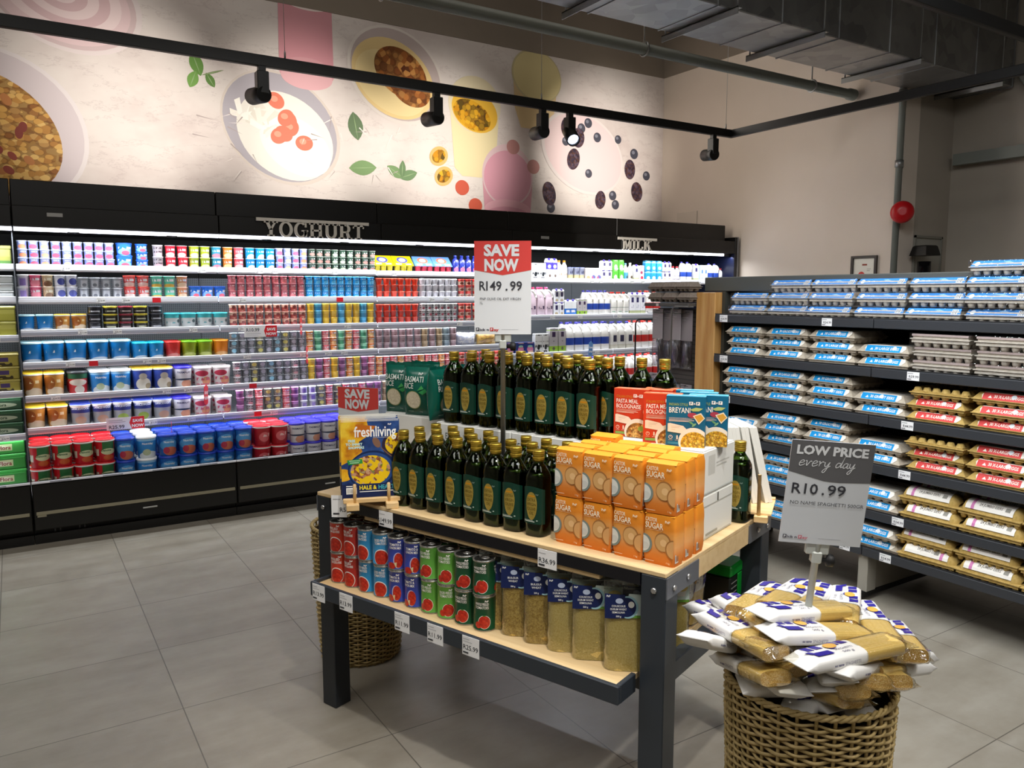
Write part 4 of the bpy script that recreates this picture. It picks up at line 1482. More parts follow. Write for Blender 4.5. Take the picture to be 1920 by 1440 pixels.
def spec_of(kind, code, w, h):
    """meshes of one kind of pack in one print and size, base centre at the origin, front towards -Y"""
    k = (kind, code, round(w, 3), round(h, 3))
    if k in _m:
        return _m[k]
    words, base, layers, lidc = PR[code]
    pm = pack('print_%s_%s' % (kind, code), base, layers, 0.32)
    lm = mat('lid_%s' % (lidc or '#e8e8e8'), lidc or '#e8e8e8', .35)
    r = w / 2
    root, parts = MB(), []
    if kind in ('cup', 'pot', 'lcup', 'dessert'):
        if kind == 'dessert':
            prof = [(r * .66, 0), (r * .70, h * .1), (r * .96, h * .86), (r, h * .88), (r, h * .94)]
        elif kind in ('pot',):
            prof = [(r * .80, 0), (r * .84, h * .04), (r * .95, h * .90), (r, h * .91), (r, h * .96)]
        else:
            prof = [(r * .84, 0), (r * .88, h * .05), (r * .90, h * .86), (r, h * .89), (r, h * .95)]
        root.lathe(prof, 14, pm)
        lid = MB()
        lid.lathe([(r * 1.0, h * .95), (r * 1.02, h * .96), (r * 1.0, h * .985), (r * .6, h * .99)], 14, lm)
        parts = [('lid', lid.mesh('lid'))]
        nm = {'cup': 'yoghurt_cup', 'pot': 'yoghurt_pot', 'lcup': 'layered_yoghurt_cup', 'dessert': 'dessert_cup'}[kind]
    elif kind == 'flat':
        root.lathe([(r * .9, 0), (r * .96, h * .06), (r * .98, h * .8), (r, h * .86)], 14, pm)
        lid = MB()
        lid.lathe([(r * 1.02, h * .82), (r * 1.03, h * .94), (r * .95, h * .97)], 14, lm)
        parts = [('lid', lid.mesh('lid'))]
        nm = 'yoghurt_bowl'
    elif kind == 'tub':
        root.lathe([(r * .82, 0), (r * .85, h * .02), (r * .96, h * .86), (r * .97, h * .9)], 22, pm)
        if code in ('nutr', 'nutk', 'lanc', 'lang', 'parm', 'redg'):
            t = {'nutr': 'Nutriday', 'nutk': 'Nutriday', 'lanc': 'LANCEWOOD', 'lang': 'LANCEWOOD', 'parm': 'PARMALAT', 'redg': 'Danone'}[code]
            zz = {'nutr': .62, 'nutk': .60, 'lanc': .72, 'lang': .72, 'parm': .66, 'redg': .47}[code]
            root.art(CYL(r * .955, taper=r * .13 / h, zref=h * .8), [('t', t, 0, h * zz, h * .13, flat('#e8eef4' if code in ('nutr', 'nutk', 'lanc', 'lang') else ('#2a2f5c' if code == 'parm' else '#1c5a34'), .4), .02, 'c')])
        lid = MB()
        rim = flat('#e9e7e2', .35) if code in ('gold', 'navy', 'lanc', 'lang', 'redg', 'cherry') else lm
        lid.lathe([(r * .99, h * .87), (r * 1.01, h * .88), (r * 1.01, h * .925), (r * 1.0, h * .93), (r * 1.0, h * .965), (r * .93, h * .985), (r * .9, h * .965)], 22, [rim, rim, rim, lm, lm, lm])
        parts = [('lid', lid.mesh('lid'))]
        nm = 'yoghurt_tub'
    elif kind == 'carton':
        d = w * .8
        g = h * .12
        root.box(-r, r, -d / 2, d / 2, 0, h - g, pm, .002)
        if lidc:
            tp = MB()
            tp.add([(-r, -d / 2, h - g), (r, -d / 2, h - g), (r, d / 2, h - g), (-r, d / 2, h - g), (-r, -.004, h), (r, -.004, h), (r, .004, h), (-r, .004, h)],
                   [(0, 1, 5, 4), (2, 3, 7, 6), (1, 2, 6, 5), (3, 0, 4, 7), (4, 5, 6, 7)], flat('#e6e6ea', .35))
            T = Matrix.Translation((0, -d * .26, h - g * .55)) @ Matrix.Rotation(R(25), 4, 'X')
            tp.lathe([(.012, 0), (.012, .012), (.010, .014)], 12, mat('cap_%s' % lidc, lidc, .35), T=T)
            parts = [('gable_top', tp.mesh('gable_top'))]
        else:
            tp = MB()
            tp.box(-r * .98, r * .98, -d * .49, d * .49, h - g, h, pm, .004)
            parts = [('top', tp.mesh('top'))]
        nm = 'milk_carton'
    elif kind == 'bottle':
        root.lathe([(r * .9, 0), (r, h * .03), (r, h * .6), (r * .8, h * .74), (r * .42, h * .84), (r * .40, h * .91)], 16, pm)
        lid = MB()
        cap(lid, r * .46, h * .90, lidc, h=h * .1)
        parts = [('cap', lid.mesh('cap'))]
        nm = 'milk_bottle'
    elif kind == 'jug':
        # two-litre jug: square body, sloping shoulder with a side handle standing clear of it, screw cap
        d = w * .95
        n = 16
        rings = [(0, .93, 0), (.02, 1, 0), (.55, 1, 0), (.62, .96, -.02), (.72, .80, -.07), (.80, .60, -.12), (.87, .40, -.16), (.90, .32, -.17), (.94, .32, -.17)]
        vs = []
        for t, s, off in rings:
            for i in range(n):
                a = 2 * PI * i / n
                ca, sa = math.cos(a), math.sin(a)
                e = .45
                x = math.copysign(abs(ca) ** e, ca) * r * s + off * w
                y = math.copysign(abs(sa) ** e, sa) * d / 2 * s
                vs.append((x, y, t * h))
        fs = [(j * n + i, j * n + (i + 1) % n, (j + 1) * n + (i + 1) % n, (j + 1) * n + i) for j in range(len(rings) - 1) for i in range(n)]
        fs.append(tuple(range(n - 1, -1, -1)))
        root.add(vs, fs, pm, True)
        hd = MB()
        hd.tube([(-.06 * w, -.12 * w, .885 * h), (.12 * w, -.2 * w, .86 * h), (.30 * w, -.26 * w, .80 * h), (.40 * w, -.30 * w, .72 * h), (.42 * w, -.34 * w, .64 * h), (.34 * w, -.36 * w, .58 * h)], .011, 8, flat('#e9e6df', .35))
        lid = MB()
        cap(lid, w * .19, h * .93, lidc, -.17 * w, 0, h * .07)
        parts = [('handle', hd.mesh('handle')), ('cap', lid.mesh('cap'))]
        nm = 'milk_jug'
    elif kind == 'box':
        d = w * .9
        root.box(-r, r, -d / 2, d / 2, 0, h * .9, pm, .003)
        lid = MB()
        lid.box(-r * 1.01, r * 1.01, -d * .505, d * .505, h * .88, h * .99, lm if lidc else pm, .002)
        parts = [('lid', lid.mesh('lid'))]
        nm = 'dessert_box'
    _m[k] = dict(root=root.mesh(nm), parts=parts, name=nm)
    return _m[k]


NOUN = {'cup': 'yoghurt cup', 'pot': 'yoghurt pot', 'lcup': 'layered yoghurt cup', 'dessert': 'dessert cup', 'flat': 'yoghurt bowl', 'tub': 'yoghurt tub',
        'carton': 'milk carton', 'bottle': 'milk bottle', 'jug': 'milk jug', 'box': 'dessert box'}
TIER = {1: [''], 2: ['lower tier', 'upper tier'], 3: ['bottom tier', 'middle tier', 'top tier']}
for shelf, x0, x1, n, tiers, kind, w, h, cols, block in DAIRY:
    milk = x0 > 3.76
    z = (MILKZ if milk else SHELFZ)[shelf] - (0.012 if shelf != 'bottom' else 0.014)
    cl = cols.split()
    pitch = (x1 - x0) / n
    w = min(w, pitch * .985)
    dep = {'carton': w * .8, 'jug': w * .95, 'box': w * .9}.get(kind, w)
    yf = YL + 0.035 + dep / 2 if shelf != 'bottom' else 5.80 + dep / 2
    sh = ('bottom deck' if shelf == 'bottom' else shelf + (' milk shelf' if milk else ' shelf'))
    for i in range(n):
        code = cl[i % len(cl)] if len(cl) > 1 else cl[0]
        if block.startswith('navy-band') and i in (2, 3):
            code = 'lang'
        for t in range(tiers):
            sp = spec_of(kind, code, w, h)
            lb = '%s %s' % (PR[code][0], NOUN[kind])
            if tiers > 1:
                lb += ', ' + TIER[tiers][t]
            if n > 1:
                lb += ', %s from left' % ORD[i]
            if n > 1 or block.split()[-1] == 'block' or block.split()[0] not in lb or ' by ' in block:
                lb += ', ' + block.replace(' block', ' block' if n > 1 else ' column')
            lb += ', ' + sh
            jx = rng.uniform(-.0025, .0025)
            make(sp, sp['name'], lb, NOUN[kind], (x0 + pitch * (i + .5) + jx, yf + rng.uniform(0, .006), z + t * h * (.985 if kind not in ('carton',) else 1.0)),
                 rng.uniform(-.12, .12) if kind != 'jug' else rng.uniform(-.15, .1), group='%s on %s' % (block, sh))
# the rows behind, where the photo shows their lids
for shelf, x0, x1, n, tiers, kind, w, h, cols, block in DAIRY:
    if not (shelf == 'bottom' or (kind == 'tub' and shelf in ('fourth', 'fifth', 'sixth')) or (kind == 'jug' and shelf in ('third', 'fourth', 'second'))):
        continue
    milk = x0 > 3.76
    z = (MILKZ if milk else SHELFZ)[shelf] - (0.012 if shelf != 'bottom' else 0.014)
    cl = cols.split()
    pitch = (x1 - x0) / n
    w = min(w, pitch * .985)
    dep = w * .95 if kind == 'jug' else w
    sh = ('bottom deck' if shelf == 'bottom' else shelf + (' milk shelf' if milk else ' shelf'))
    for back in range(1, 3 if shelf == 'bottom' else 2):
        yf = (YL + 0.035 if shelf != 'bottom' else 5.80) + dep / 2 + back * dep * 1.03
        t = tiers - 1
        for i in range(n):
            code = cl[0]
            sp = spec_of(kind, code, w, h)
            make(sp, sp['name'], '%s %s, %s from left, %s row behind, %s, %s' % (PR[code][0], NOUN[kind], ORD[i], ('', 'first', 'second')[back], block.replace(' block', 's'), 'upper tier' if t else sh),
                 NOUN[kind], (x0 + pitch * (i + .5) + rng.uniform(-.004, .004), yf, z + t * h * .985), 0, group='%s on %s' % (block, sh))
            if t:
                make(sp, sp['name'], '%s %s, %s from left, %s row behind, %s, lower tier' % (PR[code][0], NOUN[kind], ORD[i], ('', 'first', 'second')[back], block),
                     NOUN[kind], (x0 + pitch * (i + .5), yf, z), 0, group='%s on %s' % (block, sh))

# six-cup packs in printed sleeves on the top shelf (yellow, then blue)
def multipack(x, c1, c2, c3, label, w=.175):
    o = thing('yoghurt_multipack', label, 'yoghurt multipack', (x, YL + .10, 1.778), 0, 'six-packs of yoghurt on the top shelf')
    for i in range(3):
        b = MB()
        b.lathe([(.020, 0), (.026, .05), (.028, .052)], 12, mat('pot_' + c2, c2, .4), (i - 1) * .056, -.03)
        b.build('cup', o)
    b = MB()
    b.add([(-w / 2, -.055, .05), (w / 2, -.055, .05), (w / 2, .03, .135), (-w / 2, .03, .135), (-w / 2, .06, .05), (w / 2, .06, .05)],
          [(0, 1, 2, 3), (3, 2, 5, 4), (0, 3, 4), (1, 5, 2), (0, 4, 5, 1)], flat(c1, .4))
    nrm = Vector((0, -.085, .085)).normalized()

    def fn(u, v, d):
        return (u, -.055 + v * .707 - d * .707, .05 + v * .707 + d * .707)
    b.art(fn, [('e', 0, .07, .05, .035, flat(c3)), ('e', 0, .07, .03, .022, flat('#e8e4da')), ('r', -w * .4, .012, -w * .1, .03, flat('#f0e8a0')), ('r', w * .1, .012, w * .4, .03, flat('#e8b8a0'))])
    b.build('sleeve', o)


multipack(2.62, '#e0c40c', '#e2cf3a', '#4a4aa4', 'yellow yoghurt six-pack, left of the two yellow ones on the top shelf')
multipack(2.80, '#e0c40c', '#e2cf3a', '#4a4aa4', 'yellow yoghurt six-pack, right of the two yellow ones on the top shelf')
multipack(2.99, '#5a86d4', '#c42a44', '#d86a4a', 'blue yoghurt six-pack, left of the two blue ones on the top shelf')
multipack(3.17, '#5a86d4', '#c42a44', '#d86a4a', 'blue yoghurt six-pack, right of the two blue ones on the top shelf')
PR['nvb'] = ('navy', '#232f86', [('fine', .2, .35, .8, .8, W_, 3, 4), ('blob', .5, .2, .36, .16, '#d9708a')], '#2a3a9a')
for i in range(8):
    sp = spec_of('bottle', 'nvb', .062, .15)
    make(sp, 'yoghurt_bottle', 'navy drinking yoghurt bottle, %s to the right of the blue six-packs' % ORD[i], 'yoghurt bottle', (3.30 + i * .063, YL + .08, 1.778), 0, group='navy drinking yoghurt bottles')

# bags of grated cheese lying on the fourth shelf
def pillow(b, w, h, d, m, n=12, k=10, fn=None, seal=.012, wob=.006, seed=3):
    """soft bag standing up: flat sealed top and bottom, bulging middle"""
    rg = random.Random(seed)

    def pt(i, j):
        v = j / (k - 1)
        t = 2 * PI * i / n
        bulge = math.sin(PI * min(1, max(0, v))) ** .55
        x = math.copysign(abs(math.cos(t)) ** .6, math.cos(t)) * w / 2 * (1 - .06 * bulge)
        y = math.copysign(abs(math.sin(t)) ** .9, math.sin(t)) * d / 2 * max(bulge, .04)
        return (x + rg.uniform(-wob, wob) * bulge, y + rg.uniform(-wob, wob) * bulge, v * h)
    return b.grid(n, k, pt, m, True, True)


for i, (x, c, lb) in enumerate(((3.40, '#a9adc4', 'clear bag of pale blue cheese portions, left of the two cheese bags'), (3.62, '#c9a04c', 'clear bag of yellow cheese, right of the two cheese bags'))):
    o = thing('cheese_bag', lb, 'cheese bag', (x, YL + .10, 1.14), 0)
    b = MB()
    pillow(b, .20, .11, .10, pack('cheese_%d' % i, c, [('food', .5, .5, .45, .45, c, '#e8e4e0' if i == 0 else '#8a5a24', 9)], .4), 14, 8, seed=i)
    b.build('cheese', o)
    b = MB()
    pillow(b, .225, .135, .11, film_mat('cheese_film', gloss=.4, bump=.5), 18, 10, wob=.008, seed=i + 5)
    b.build('film', o)

# butter and margarine at the left edge
def brick(x, z, w, h, d, base, layers, name, label, cat, group, text=None):
    o = thing(name, label, cat, (x, YL + .04 + d / 2, z), 0, group)
    b = MB()
    pm = pack('p_' + name + base, base, layers, .35)
    b.box(-w / 2, w / 2, -d / 2, d / 2, 0, h * .82, pm, .006)
    if text:
        b.art(FRONT(-d / 2), [('t', text[0], w * .1, h * .28, h * .34, flat(text[1]), .02, 'c')])
    b.build('tub', o)
    b = MB()
    b.box(-w / 2 - .003, w / 2 + .003, -d / 2 - .003, d / 2 + .003, h * .80, h * .985, mat('lid_b' + base, layers[0][-1] if layers else base, .3), .005)
    b.build('lid', o)


for shn, z, n, h, base, lay, lb, tx in (
        ('top', 1.778, 1, .13, '#a8a85a', [('band', .55, 1, '#b4b468'), ('band', .0, .3, '#5f8a4a')], 'pale green butter tub', None),
        ('second', 1.565, 3, .05, '#c4c8c6', [('band', .6, 1, '#d9dcdc')], 'flat white spread box', None),
        ('third', 1.318, 2, .10, '#b4b04a', [('band', .6, 1, '#c4c060')], 'yellow-green spread tub', None),
        ('fourth', 0.953, 3, .085, '#a89a44', [('band', .88, 1, '#b4a654'), ('rect', .62, .45, .8, .85, '#4a3a6a'), ('fine', .1, .05, .95, .35, '#3a301c', 1, 5)], 'gold spread carton', None),
        ('fifth', 0.668, 3, .085, '#2c4a34', [('band', .86, 1, '#3f6a4a'), ('blob', .5, .45, .4, .24, '#a8b49a')], 'dark green margarine tub', ('Flora', '#26452e')),
        ('bottom', 0.335, 3, .105, '#3f9a44', [('band', .86, 1, '#4fc05a'), ('rect', .05, .25, .75, .75, '#cfd8a8'), ('blob', .4, .5, .3, .18, '#e8e4d0')], 'bright green margarine tub', ('Flora', '#8a2f2a'))):
    for t in range(n):
        lb2 = lb + (', %s of its stack at the left photo edge' % ('bottom', 'middle', 'top')[t] if n == 3 else ', %s at the left photo edge' % ('lower', 'upper')[t] if n == 2 else ' at the left photo edge')
        o = brick(-.13, z + t * h, .29, h, .22, base, lay, 'margarine_tub', lb2, 'spread tub', lb + 's at the left', tx)

# promotion cards and red wobblers in the cases
def promo(x, z, y, w, h, price, label, tilt=0.0):
    o = thing('promotion_card', label, 'promotion card', (x, y, z), 0)
    b = MB()
    b.box(0, w, 0, .002, 0, h, M_tick)
    b.art(FRONT(0), [('p', [(w * .60, h * .52), (w * .66, 0), (w, 0), (w, h), (w * .66, h)], M_save),
                     ('t', 'SAVE', w * .82, h * .55, h * .34, M_tick, .04, 'c'), ('t', 'NOW', w * .82, h * .14, h * .34, M_tick, .04, 'c'),
                     ('t', price, w * .06, h * .5 if price == 'R10.99' else h * .1, h * .42, M_txt, .01),
                     ('r', w * .06, h * .28 if price == 'R10.99' else h * .62, w * .5, h * .31 if price == 'R10.99' else h * .65, flat('#9a9aa0')), ('r', w * .06, h * .16 if price == 'R10.99' else h * .76, w * .42, h * .18 if price == 'R10.99' else h * .8, flat('#9a9aa0'))])
    b.build('card', o)
    b = MB()
    b.box(w * .3, w * .4, .001, .02, h * .7, h * .78, film_mat('clip_film'))
    b.build('clip', o)


promo(1.456, 1.272, YL - .012, .245, .085, 'R10.99', 'white promotion card reading R10.99 with a red SAVE NOW tag')
promo(.50, .655, YL - .03, .24, .085, 'R25.99', 'white promotion card reading R25 with red SAVE NOW tag over the blue tubs')


def wobbler(x, y, z, h, rot, label, base=M_save, txt=('SAVE', 'NOW')):
    o = thing('shelf_wobbler', label, 'shelf flag', (x, y, z), 0)
    o.rotation_euler = (0, R(6), rot)
    w = h * .55
    b = MB()
    pl = [(-w / 2, h * .12), (0, 0), (w / 2, h * .12), (w / 2, h * .88), (0, h), (-w / 2, h * .88)]
    b.prism(pl, -.002, base, FRONT(0))
    b.art(FRONT(-.0), [('t', txt[0], 0, h * .54, h * .2, M_tick, .03, 'c', w * .8), ('t', txt[1], 0, h * .28, h * .2, M_tick, .03, 'c', w * .8)], d0=.0005)
    b.build('flag', o)
    b = MB()
    b.box(-.004, .004, .002, .003, -.10, h * .3, film_mat('wobbler_strip', '#ffd8d8'))
    b.build('strip', o)


wobbler(1.86, YL - .10, 1.28, .14, R(62), 'red SAVE NOW shelf flag turned sideways under the maroon cups')
wobbler(1.90, YL - .10, 1.055, .14, R(62), 'red SAVE NOW shelf flag turned sideways above the dark grey cups')
wobbler(1.135, YL - .16, .80, .15, R(60), 'red SAVE NOW shelf flag turned sideways by the white pink-print tubs')
wobbler(.90, YL - .14, .60, .10, R(80), 'small red shelf flag seen edge-on over the blue tubs')
wobbler(4.70, YL - .06, .99, .15, R(25), 'blue shelf flag hanging below the blue-label milk jugs', flat('#3f7ab4', .4), ('Low', 'price'))

# ------------------------------------------------------------------ display table; everything on it is laid out in the table's own axes
T0, TA = Vector((0.937, 2.862, 0)), R(-69.7)
TM = Matrix.Translation(T0) @ Matrix.Rotation(TA, 4, 'Z')
TL_, TD, TH = 1.455, 0.81, 0.85


def TW(a, b, z):
    return TM @ Vector((a, b, z))


def wood(name, a, b_, c, sc_=(1, 14, 14)):
    def f(w):
        g = w.mapping(w.coord(), sc_)
        n = w.noise(g, 2.2, 5, 0.6)
        return w.ramp(n, ((0.3, a), (0.5, b_), (0.7, c)))
    return nmat(name, f, 0.45, 0, 0.4)


M_birch = wood('birch_ply', '#cfb07e', '#d9bc8c', '#dfc597')
M_pine = wood('pine_sticks', '#cda971', '#d8b681', '#e0c392', (3, 20, 20))
M_slate = mat('slate_grey_steel', '#2f353c', 0.4, 0.0, spec=0.5)
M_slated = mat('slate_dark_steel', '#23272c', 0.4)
M_bolt = mat('steel_bolt', '#c4c4c4', 0.25, 0.9)
M_glossk = mat('glossy_black_rail', '#101016', 0.12)

t = thing('display_table', 'birch-topped display table with slate grey steel legs in the middle of the floor', 'display table', tuple(T0), TA)
b = MB()
b.box(0, TL_, 0, TD, TH - .014, TH, M_birch, .002)
b.build('table_top', t)
for a0, b0 in ((0, 0), (TL_ - .076, 0), (0, TD - .076), (TL_ - .076, TD - .076)):
    b = MB()
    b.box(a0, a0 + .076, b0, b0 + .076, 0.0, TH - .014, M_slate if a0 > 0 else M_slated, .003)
    b.build('leg', t)
b = MB()
b.box(.26, 1.245, .004, .024, .786, TH - .014, M_birch)
b.box(.076, TL_ - .076, .024, .04, .79, TH - .014, M_slated)
b.build('front_apron', t)
b = MB()
b.box(.076, TL_ - .076, -.004, .004, .802, TH - .012, M_glossk)
for x, pr in ((.345, '149.99'), (1.035, '36.99')):
    b.box(x, x + .068, -.0055, -.004, .782, .838, M_tick)
    b.art(FRONT(-.0055), [('t', 'R' + pr, x + .064, .797, .022, M_txt, .01, 'r'), ('r', x + .004, .826, x + .03, .8275, flat('#9a9aa0')), ('r', x + .004, .788, x + .026, .793, M_txt)])
b.build('price_rail', t)
for a0 in (0.0, TL_ - .02):
    b = MB()
    b.box(a0, a0 + .02, .076, TD - .076, .776, TH - .014, M_birch)
    b.build('side_apron', t)
b = MB()
b.box(.076, TL_ - .076, TD - .02, TD, .776, TH - .014, M_birch)
b.build('back_apron', t)
for a0, sg in ((TL_, 1), (0, -1)):
    for y0, y1 in ((.0, .205), (TD - .205, TD)):
        b = MB()
        b.box(a0 if sg > 0 else a0 - .004, a0 + .004 if sg > 0 else a0, y0, y1, .776, TH - .014, mat('bracket_grey', '#5b5e63', .4))
        b.build('corner_bracket', t)
        b = MB()
        for yy, zz in ((y0 + (.13 if y0 < .1 else .075), .806), (y0 + (.04 if y0 < .1 else .165), .80)):
            b = MB()
            Tm = Matrix.Translation((a0 + sg * .004, yy, zz)) @ Matrix.Rotation(R(90 * sg), 4, 'Y')
            b.lathe([(.009, 0), (.009, .004), (.006, .007)], 12, M_bolt, T=Tm)
            b.build('bolt', t)
for x in (.035, TL_ - .035):
    b = MB()
    Tm = Matrix.Translation((x, 0, .795)) @ Matrix.Rotation(R(90), 4, 'X')
    b.lathe([(.009, 0), (.009, .004), (.006, .007)], 12, M_bolt, T=Tm)
    b.build('bolt', t)
# lower tray shelf, standing forward of the legs
b = MB()
b.box(.085, TL_ - .095, -.085, TD + .085, .515, .532, M_birch)
b.build('lower_shelf', t)
b = MB()
b.box(.07, TL_ - .085, -.10, -.085, .488, .543, M_slate, .003)
for x, pr in ((.085, '13.99'), (.235, '13.99'), (.515, '11.99'), (.665, '11.99'), (.815, '25.99')):
    b.box(x, x + .068, -.1015, -.10, .478, .54, M_tick)
    b.art(FRONT(-.1015), [('t', 'R' + pr, x + .064, .497, .022, M_txt, .01, 'r'), ('r', x + .004, .53, x + .03, .5315, flat('#9a9aa0')), ('r', x + .004, .522, x + .04, .5235, flat('#9a9aa0')), ('r', x + .004, .485, x + .026, .49, M_txt)])
b.build('shelf_rail', t)
for a0 in (.07, TL_ - .10):
    b = MB()
    b.box(a0, a0 + .015, -.085, 0.0, .488, .543, M_slate, .002)
    b.build('shelf_end_rail', t)
b = MB()
b.box(TL_ - .055, TL_ - .015, .076, TD - .076, .50, .56, M_slate, .003)
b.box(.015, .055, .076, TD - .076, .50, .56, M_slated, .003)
b.box(.076, TL_ - .076, .10, .15, .44, .49, M_slated)
b.box(.076, TL_ - .076, .60, .65, .44, .49, M_slated)
b.build('lower_frame', t)
b = MB()
b.box(.07, TL_ - .085, TD + .085, TD + .10, .488, .543, M_slate, .003)
b.build('shelf_rail', t)

# ---- olive oil bottles
def glass_mat():
    m = bpy.data.materials.new('green_bottle_glass')
    w = NT(m)
    w.b.inputs['Base Color'].default_value = (0.22, 0.5, 0.04, 1)
    w.b.inputs['Roughness'].default_value = 0.03
    w.b.inputs['Transmission Weight'].default_value = 1.0
    w.b.inputs['IOR'].default_value = 1.45
    return m


M_glass = glass_mat()
M_oil = mat('dark_olive_oil', '#050803', 0.15)
M_gold = nmat('gold_screw_cap', lambda w: w.ramp(w.m('MULTIPLY_ADD', w.m('SINE', w.m('MULTIPLY', w.sep(w.coord())[2], 950)), .5, .5), ((0, '#9a7a1e'), (1, '#d8b84a'))), 0.28, 0.75)
M_olabel = flat('#0d3629', .35)
M_oval = nmat('gold_leaf_print', lambda w: w.ramp(w.noise(w.coord(), 30, 3), ((.3, '#a08a3a'), (.7, '#b8a04c'))), 0.3, 0.35)
HB, RB = .268, .0375


def bottle_spec():
    # rounded-square body, sloping facetted shoulder, slim neck
    n = 20
    rings = [(0, .90), (.004, .97), (.012, 1.0), (.178, 1.0), (.190, .985), (.203, .86), (.217, .63), (.228, .46), (.236, .41), (.252, .395)]

    def sq(scale, e0=.62):
        vs = []
        for z, s in rings:
            e = e0 + (1 - e0) * max(0, (z - .17) / .06) if z > .17 else e0
            e = min(e, 1)
            for i in range(n):
                a = 2 * PI * (i + .5) / n
                ca, sa = math.cos(a), math.sin(a)
                r = RB * s * scale
                vs.append((math.copysign(abs(ca) ** e, ca) * r, math.copysign(abs(sa) ** e, sa) * r, z if scale == 1 else max(.004, z)))
        return vs
    fs = [(j * n + i, j * n + (i + 1) % n, (j + 1) * n + (i + 1) % n, (j + 1) * n + i) for j in range(len(rings) - 1) for i in range(n)]
    fs += [tuple(range(n - 1, -1, -1)), tuple((len(rings) - 1) * n + i for i in range(n))]
    g = MB()
    g.add(sq(1), fs, M_glass, True)
    k = 6          # oil up to the shoulder
    o = MB()
    v = sq(.955)[:k * n]
    f = [(j * n + i, j * n + (i + 1) % n, (j + 1) * n + (i + 1) % n, (j + 1) * n + i) for j in range(k - 1) for i in range(n)]
    f += [tuple(range(n - 1, -1, -1)), tuple((k - 1) * n + i for i in range(n))]
    o.add(v, f, M_oil, True)

    def wrap(u, vv, d):
        sa = math.sin(u / RB * .95)
        r = RB + .0007 + d
        return (sa * r, -r * max(0, 1 - abs(sa) ** 3.226) ** .31, vv)
    L = MB()
    top = [(x, .150 + .010 * math.cos(x / .052 * PI / 2)) for x in [(-.052 + .104 * i / 20) for i in range(21)]]
    L.art(wrap, [('p', [(-.052, .042)] + [(-.052 + .104 * i / 20, .042) for i in range(1, 21)] + top[::-1], M_olabel)], strip=.0065)
    I = [('p', [(.0 + .021 * math.sin(q) * (1 - .12 * math.cos(q)), .098 - .044 * math.cos(q)) for q in [2 * PI * i / 26 for i in range(26)]], M_oval)]
    L.art(wrap, I, d0=.0008, strip=.0065)
    brown = flat('#5d4a12', .4)
    L.art(wrap, [('t', 'EXTRA', 0, .113, .0135, brown, .0, 'c', .030), ('t', 'VIRGIN', 0, .099, .0135, brown, .0, 'c', .034), ('t', 'OLIVE', 0, .085, .0135, brown, .0, 'c', .032), ('t', 'OIL', 0, .071, .0135, brown, .0, 'c', .016)], d0=.0012, eps=0)
    L.art(wrap, [('r', -.012, .127, .012, .132, flat('#c88a1c', .3)), ('r', -.030, .052, .006, .0535, flat('#b9c4b9')), ('r', -.030, .048, .012, .0505, flat('#c9d4c9')),
                 ('r', .018, .052, .024, .0555, flat('#a9b9b0')), ('t', 'PnP', .016, .133, .007, flat('#7f9488'), .02, 'l')], d0=.0012, eps=0, strip=.0065)
    c = MB()
    prof = [(.0182, .234), (.0182, .239), (.0189, .240), (.0189, .245), (.0182, .246), (.0182, .250), (.0189, .251), (.0189, .266), (.0176, .268)]
    c.lathe(prof, 18, M_gold)
    return dict(root=g.mesh('olive_oil_bottle'), parts=[('oil', o.mesh('oil')), ('label', L.mesh('label'), 'dark green label with a gold olive'), ('cap', c.mesh('cap'), 'gold screw cap')])


SB = bottle_spec()


def bottle(a, bb, z, label, group):
    make(SB, 'olive_oil_bottle', label, 'olive oil bottle', TW(a, bb, z), TA + rng.uniform(-.07, .07), group)


ROWN = ['front', 'second', 'third', 'back']
for row in range(3):
    for i in range(8):
        if row == 2 and i == 4:
            continue
        bottle(.385 + .0842 * i + rng.uniform(-.003, .003), .082 + .083 * row + rng.uniform(-.002, .002), TH,
               'dark green olive oil bottle, %s from left, %s row on the table top' % (ORD[i], ROWN[row]), 'olive oil bottles on the table top')
for row in range(3):
    for i in range(10 if row == 2 else 9):
        if row < 2 and i == 8:
            continue
        bottle(.402 + .0853 * i + (.02 if row else 0), .338 + .082 * row, 1.115, 'dark green olive oil bottle, %s from left, %s row on the white cartons' % (ORD[i], ROWN[row]), 'olive oil bottles on the white cartons')
bottle(1.418, .605, TH, 'single dark green olive oil bottle behind the white cartons at the table end', 'olive oil bottles on the table top')

# ---- white cartons under the upper bottles
M_carton = plaster('white_carton_board', '#dcdcd6', '#e4e4de')
M_grn = flat('#3f4a44', .5)


def carton(a0, a1, b0, b1, z0, z1, label, arts=(), side=()):
    o = thing('cardboard_carton', label, 'carton', TW((a0 + a1) / 2, (b0 + b1) / 2, z0), TA, 'white cartons on the display table')
    w, d, h = (a1 - a0) / 2, (b1 - b0) / 2, z1 - z0
    b = MB()
    b.box(-w, w, -d, d, 0, h - .002, M_carton, .003)
    if arts:
        b.art(FRONT(-d), list(arts))
    if side:
        b.art(lambda u, v, e: (w + e, u, v), list(side))
    b.build('box', o)
    b = MB()
    b.box(-w + .002, -.001, -d + .002, d - .002, h - .002, h, M_carton)
    b.box(.001, w - .002, -d + .002, d - .002, h - .002, h, M_carton)
    b.build('top_flap', o)


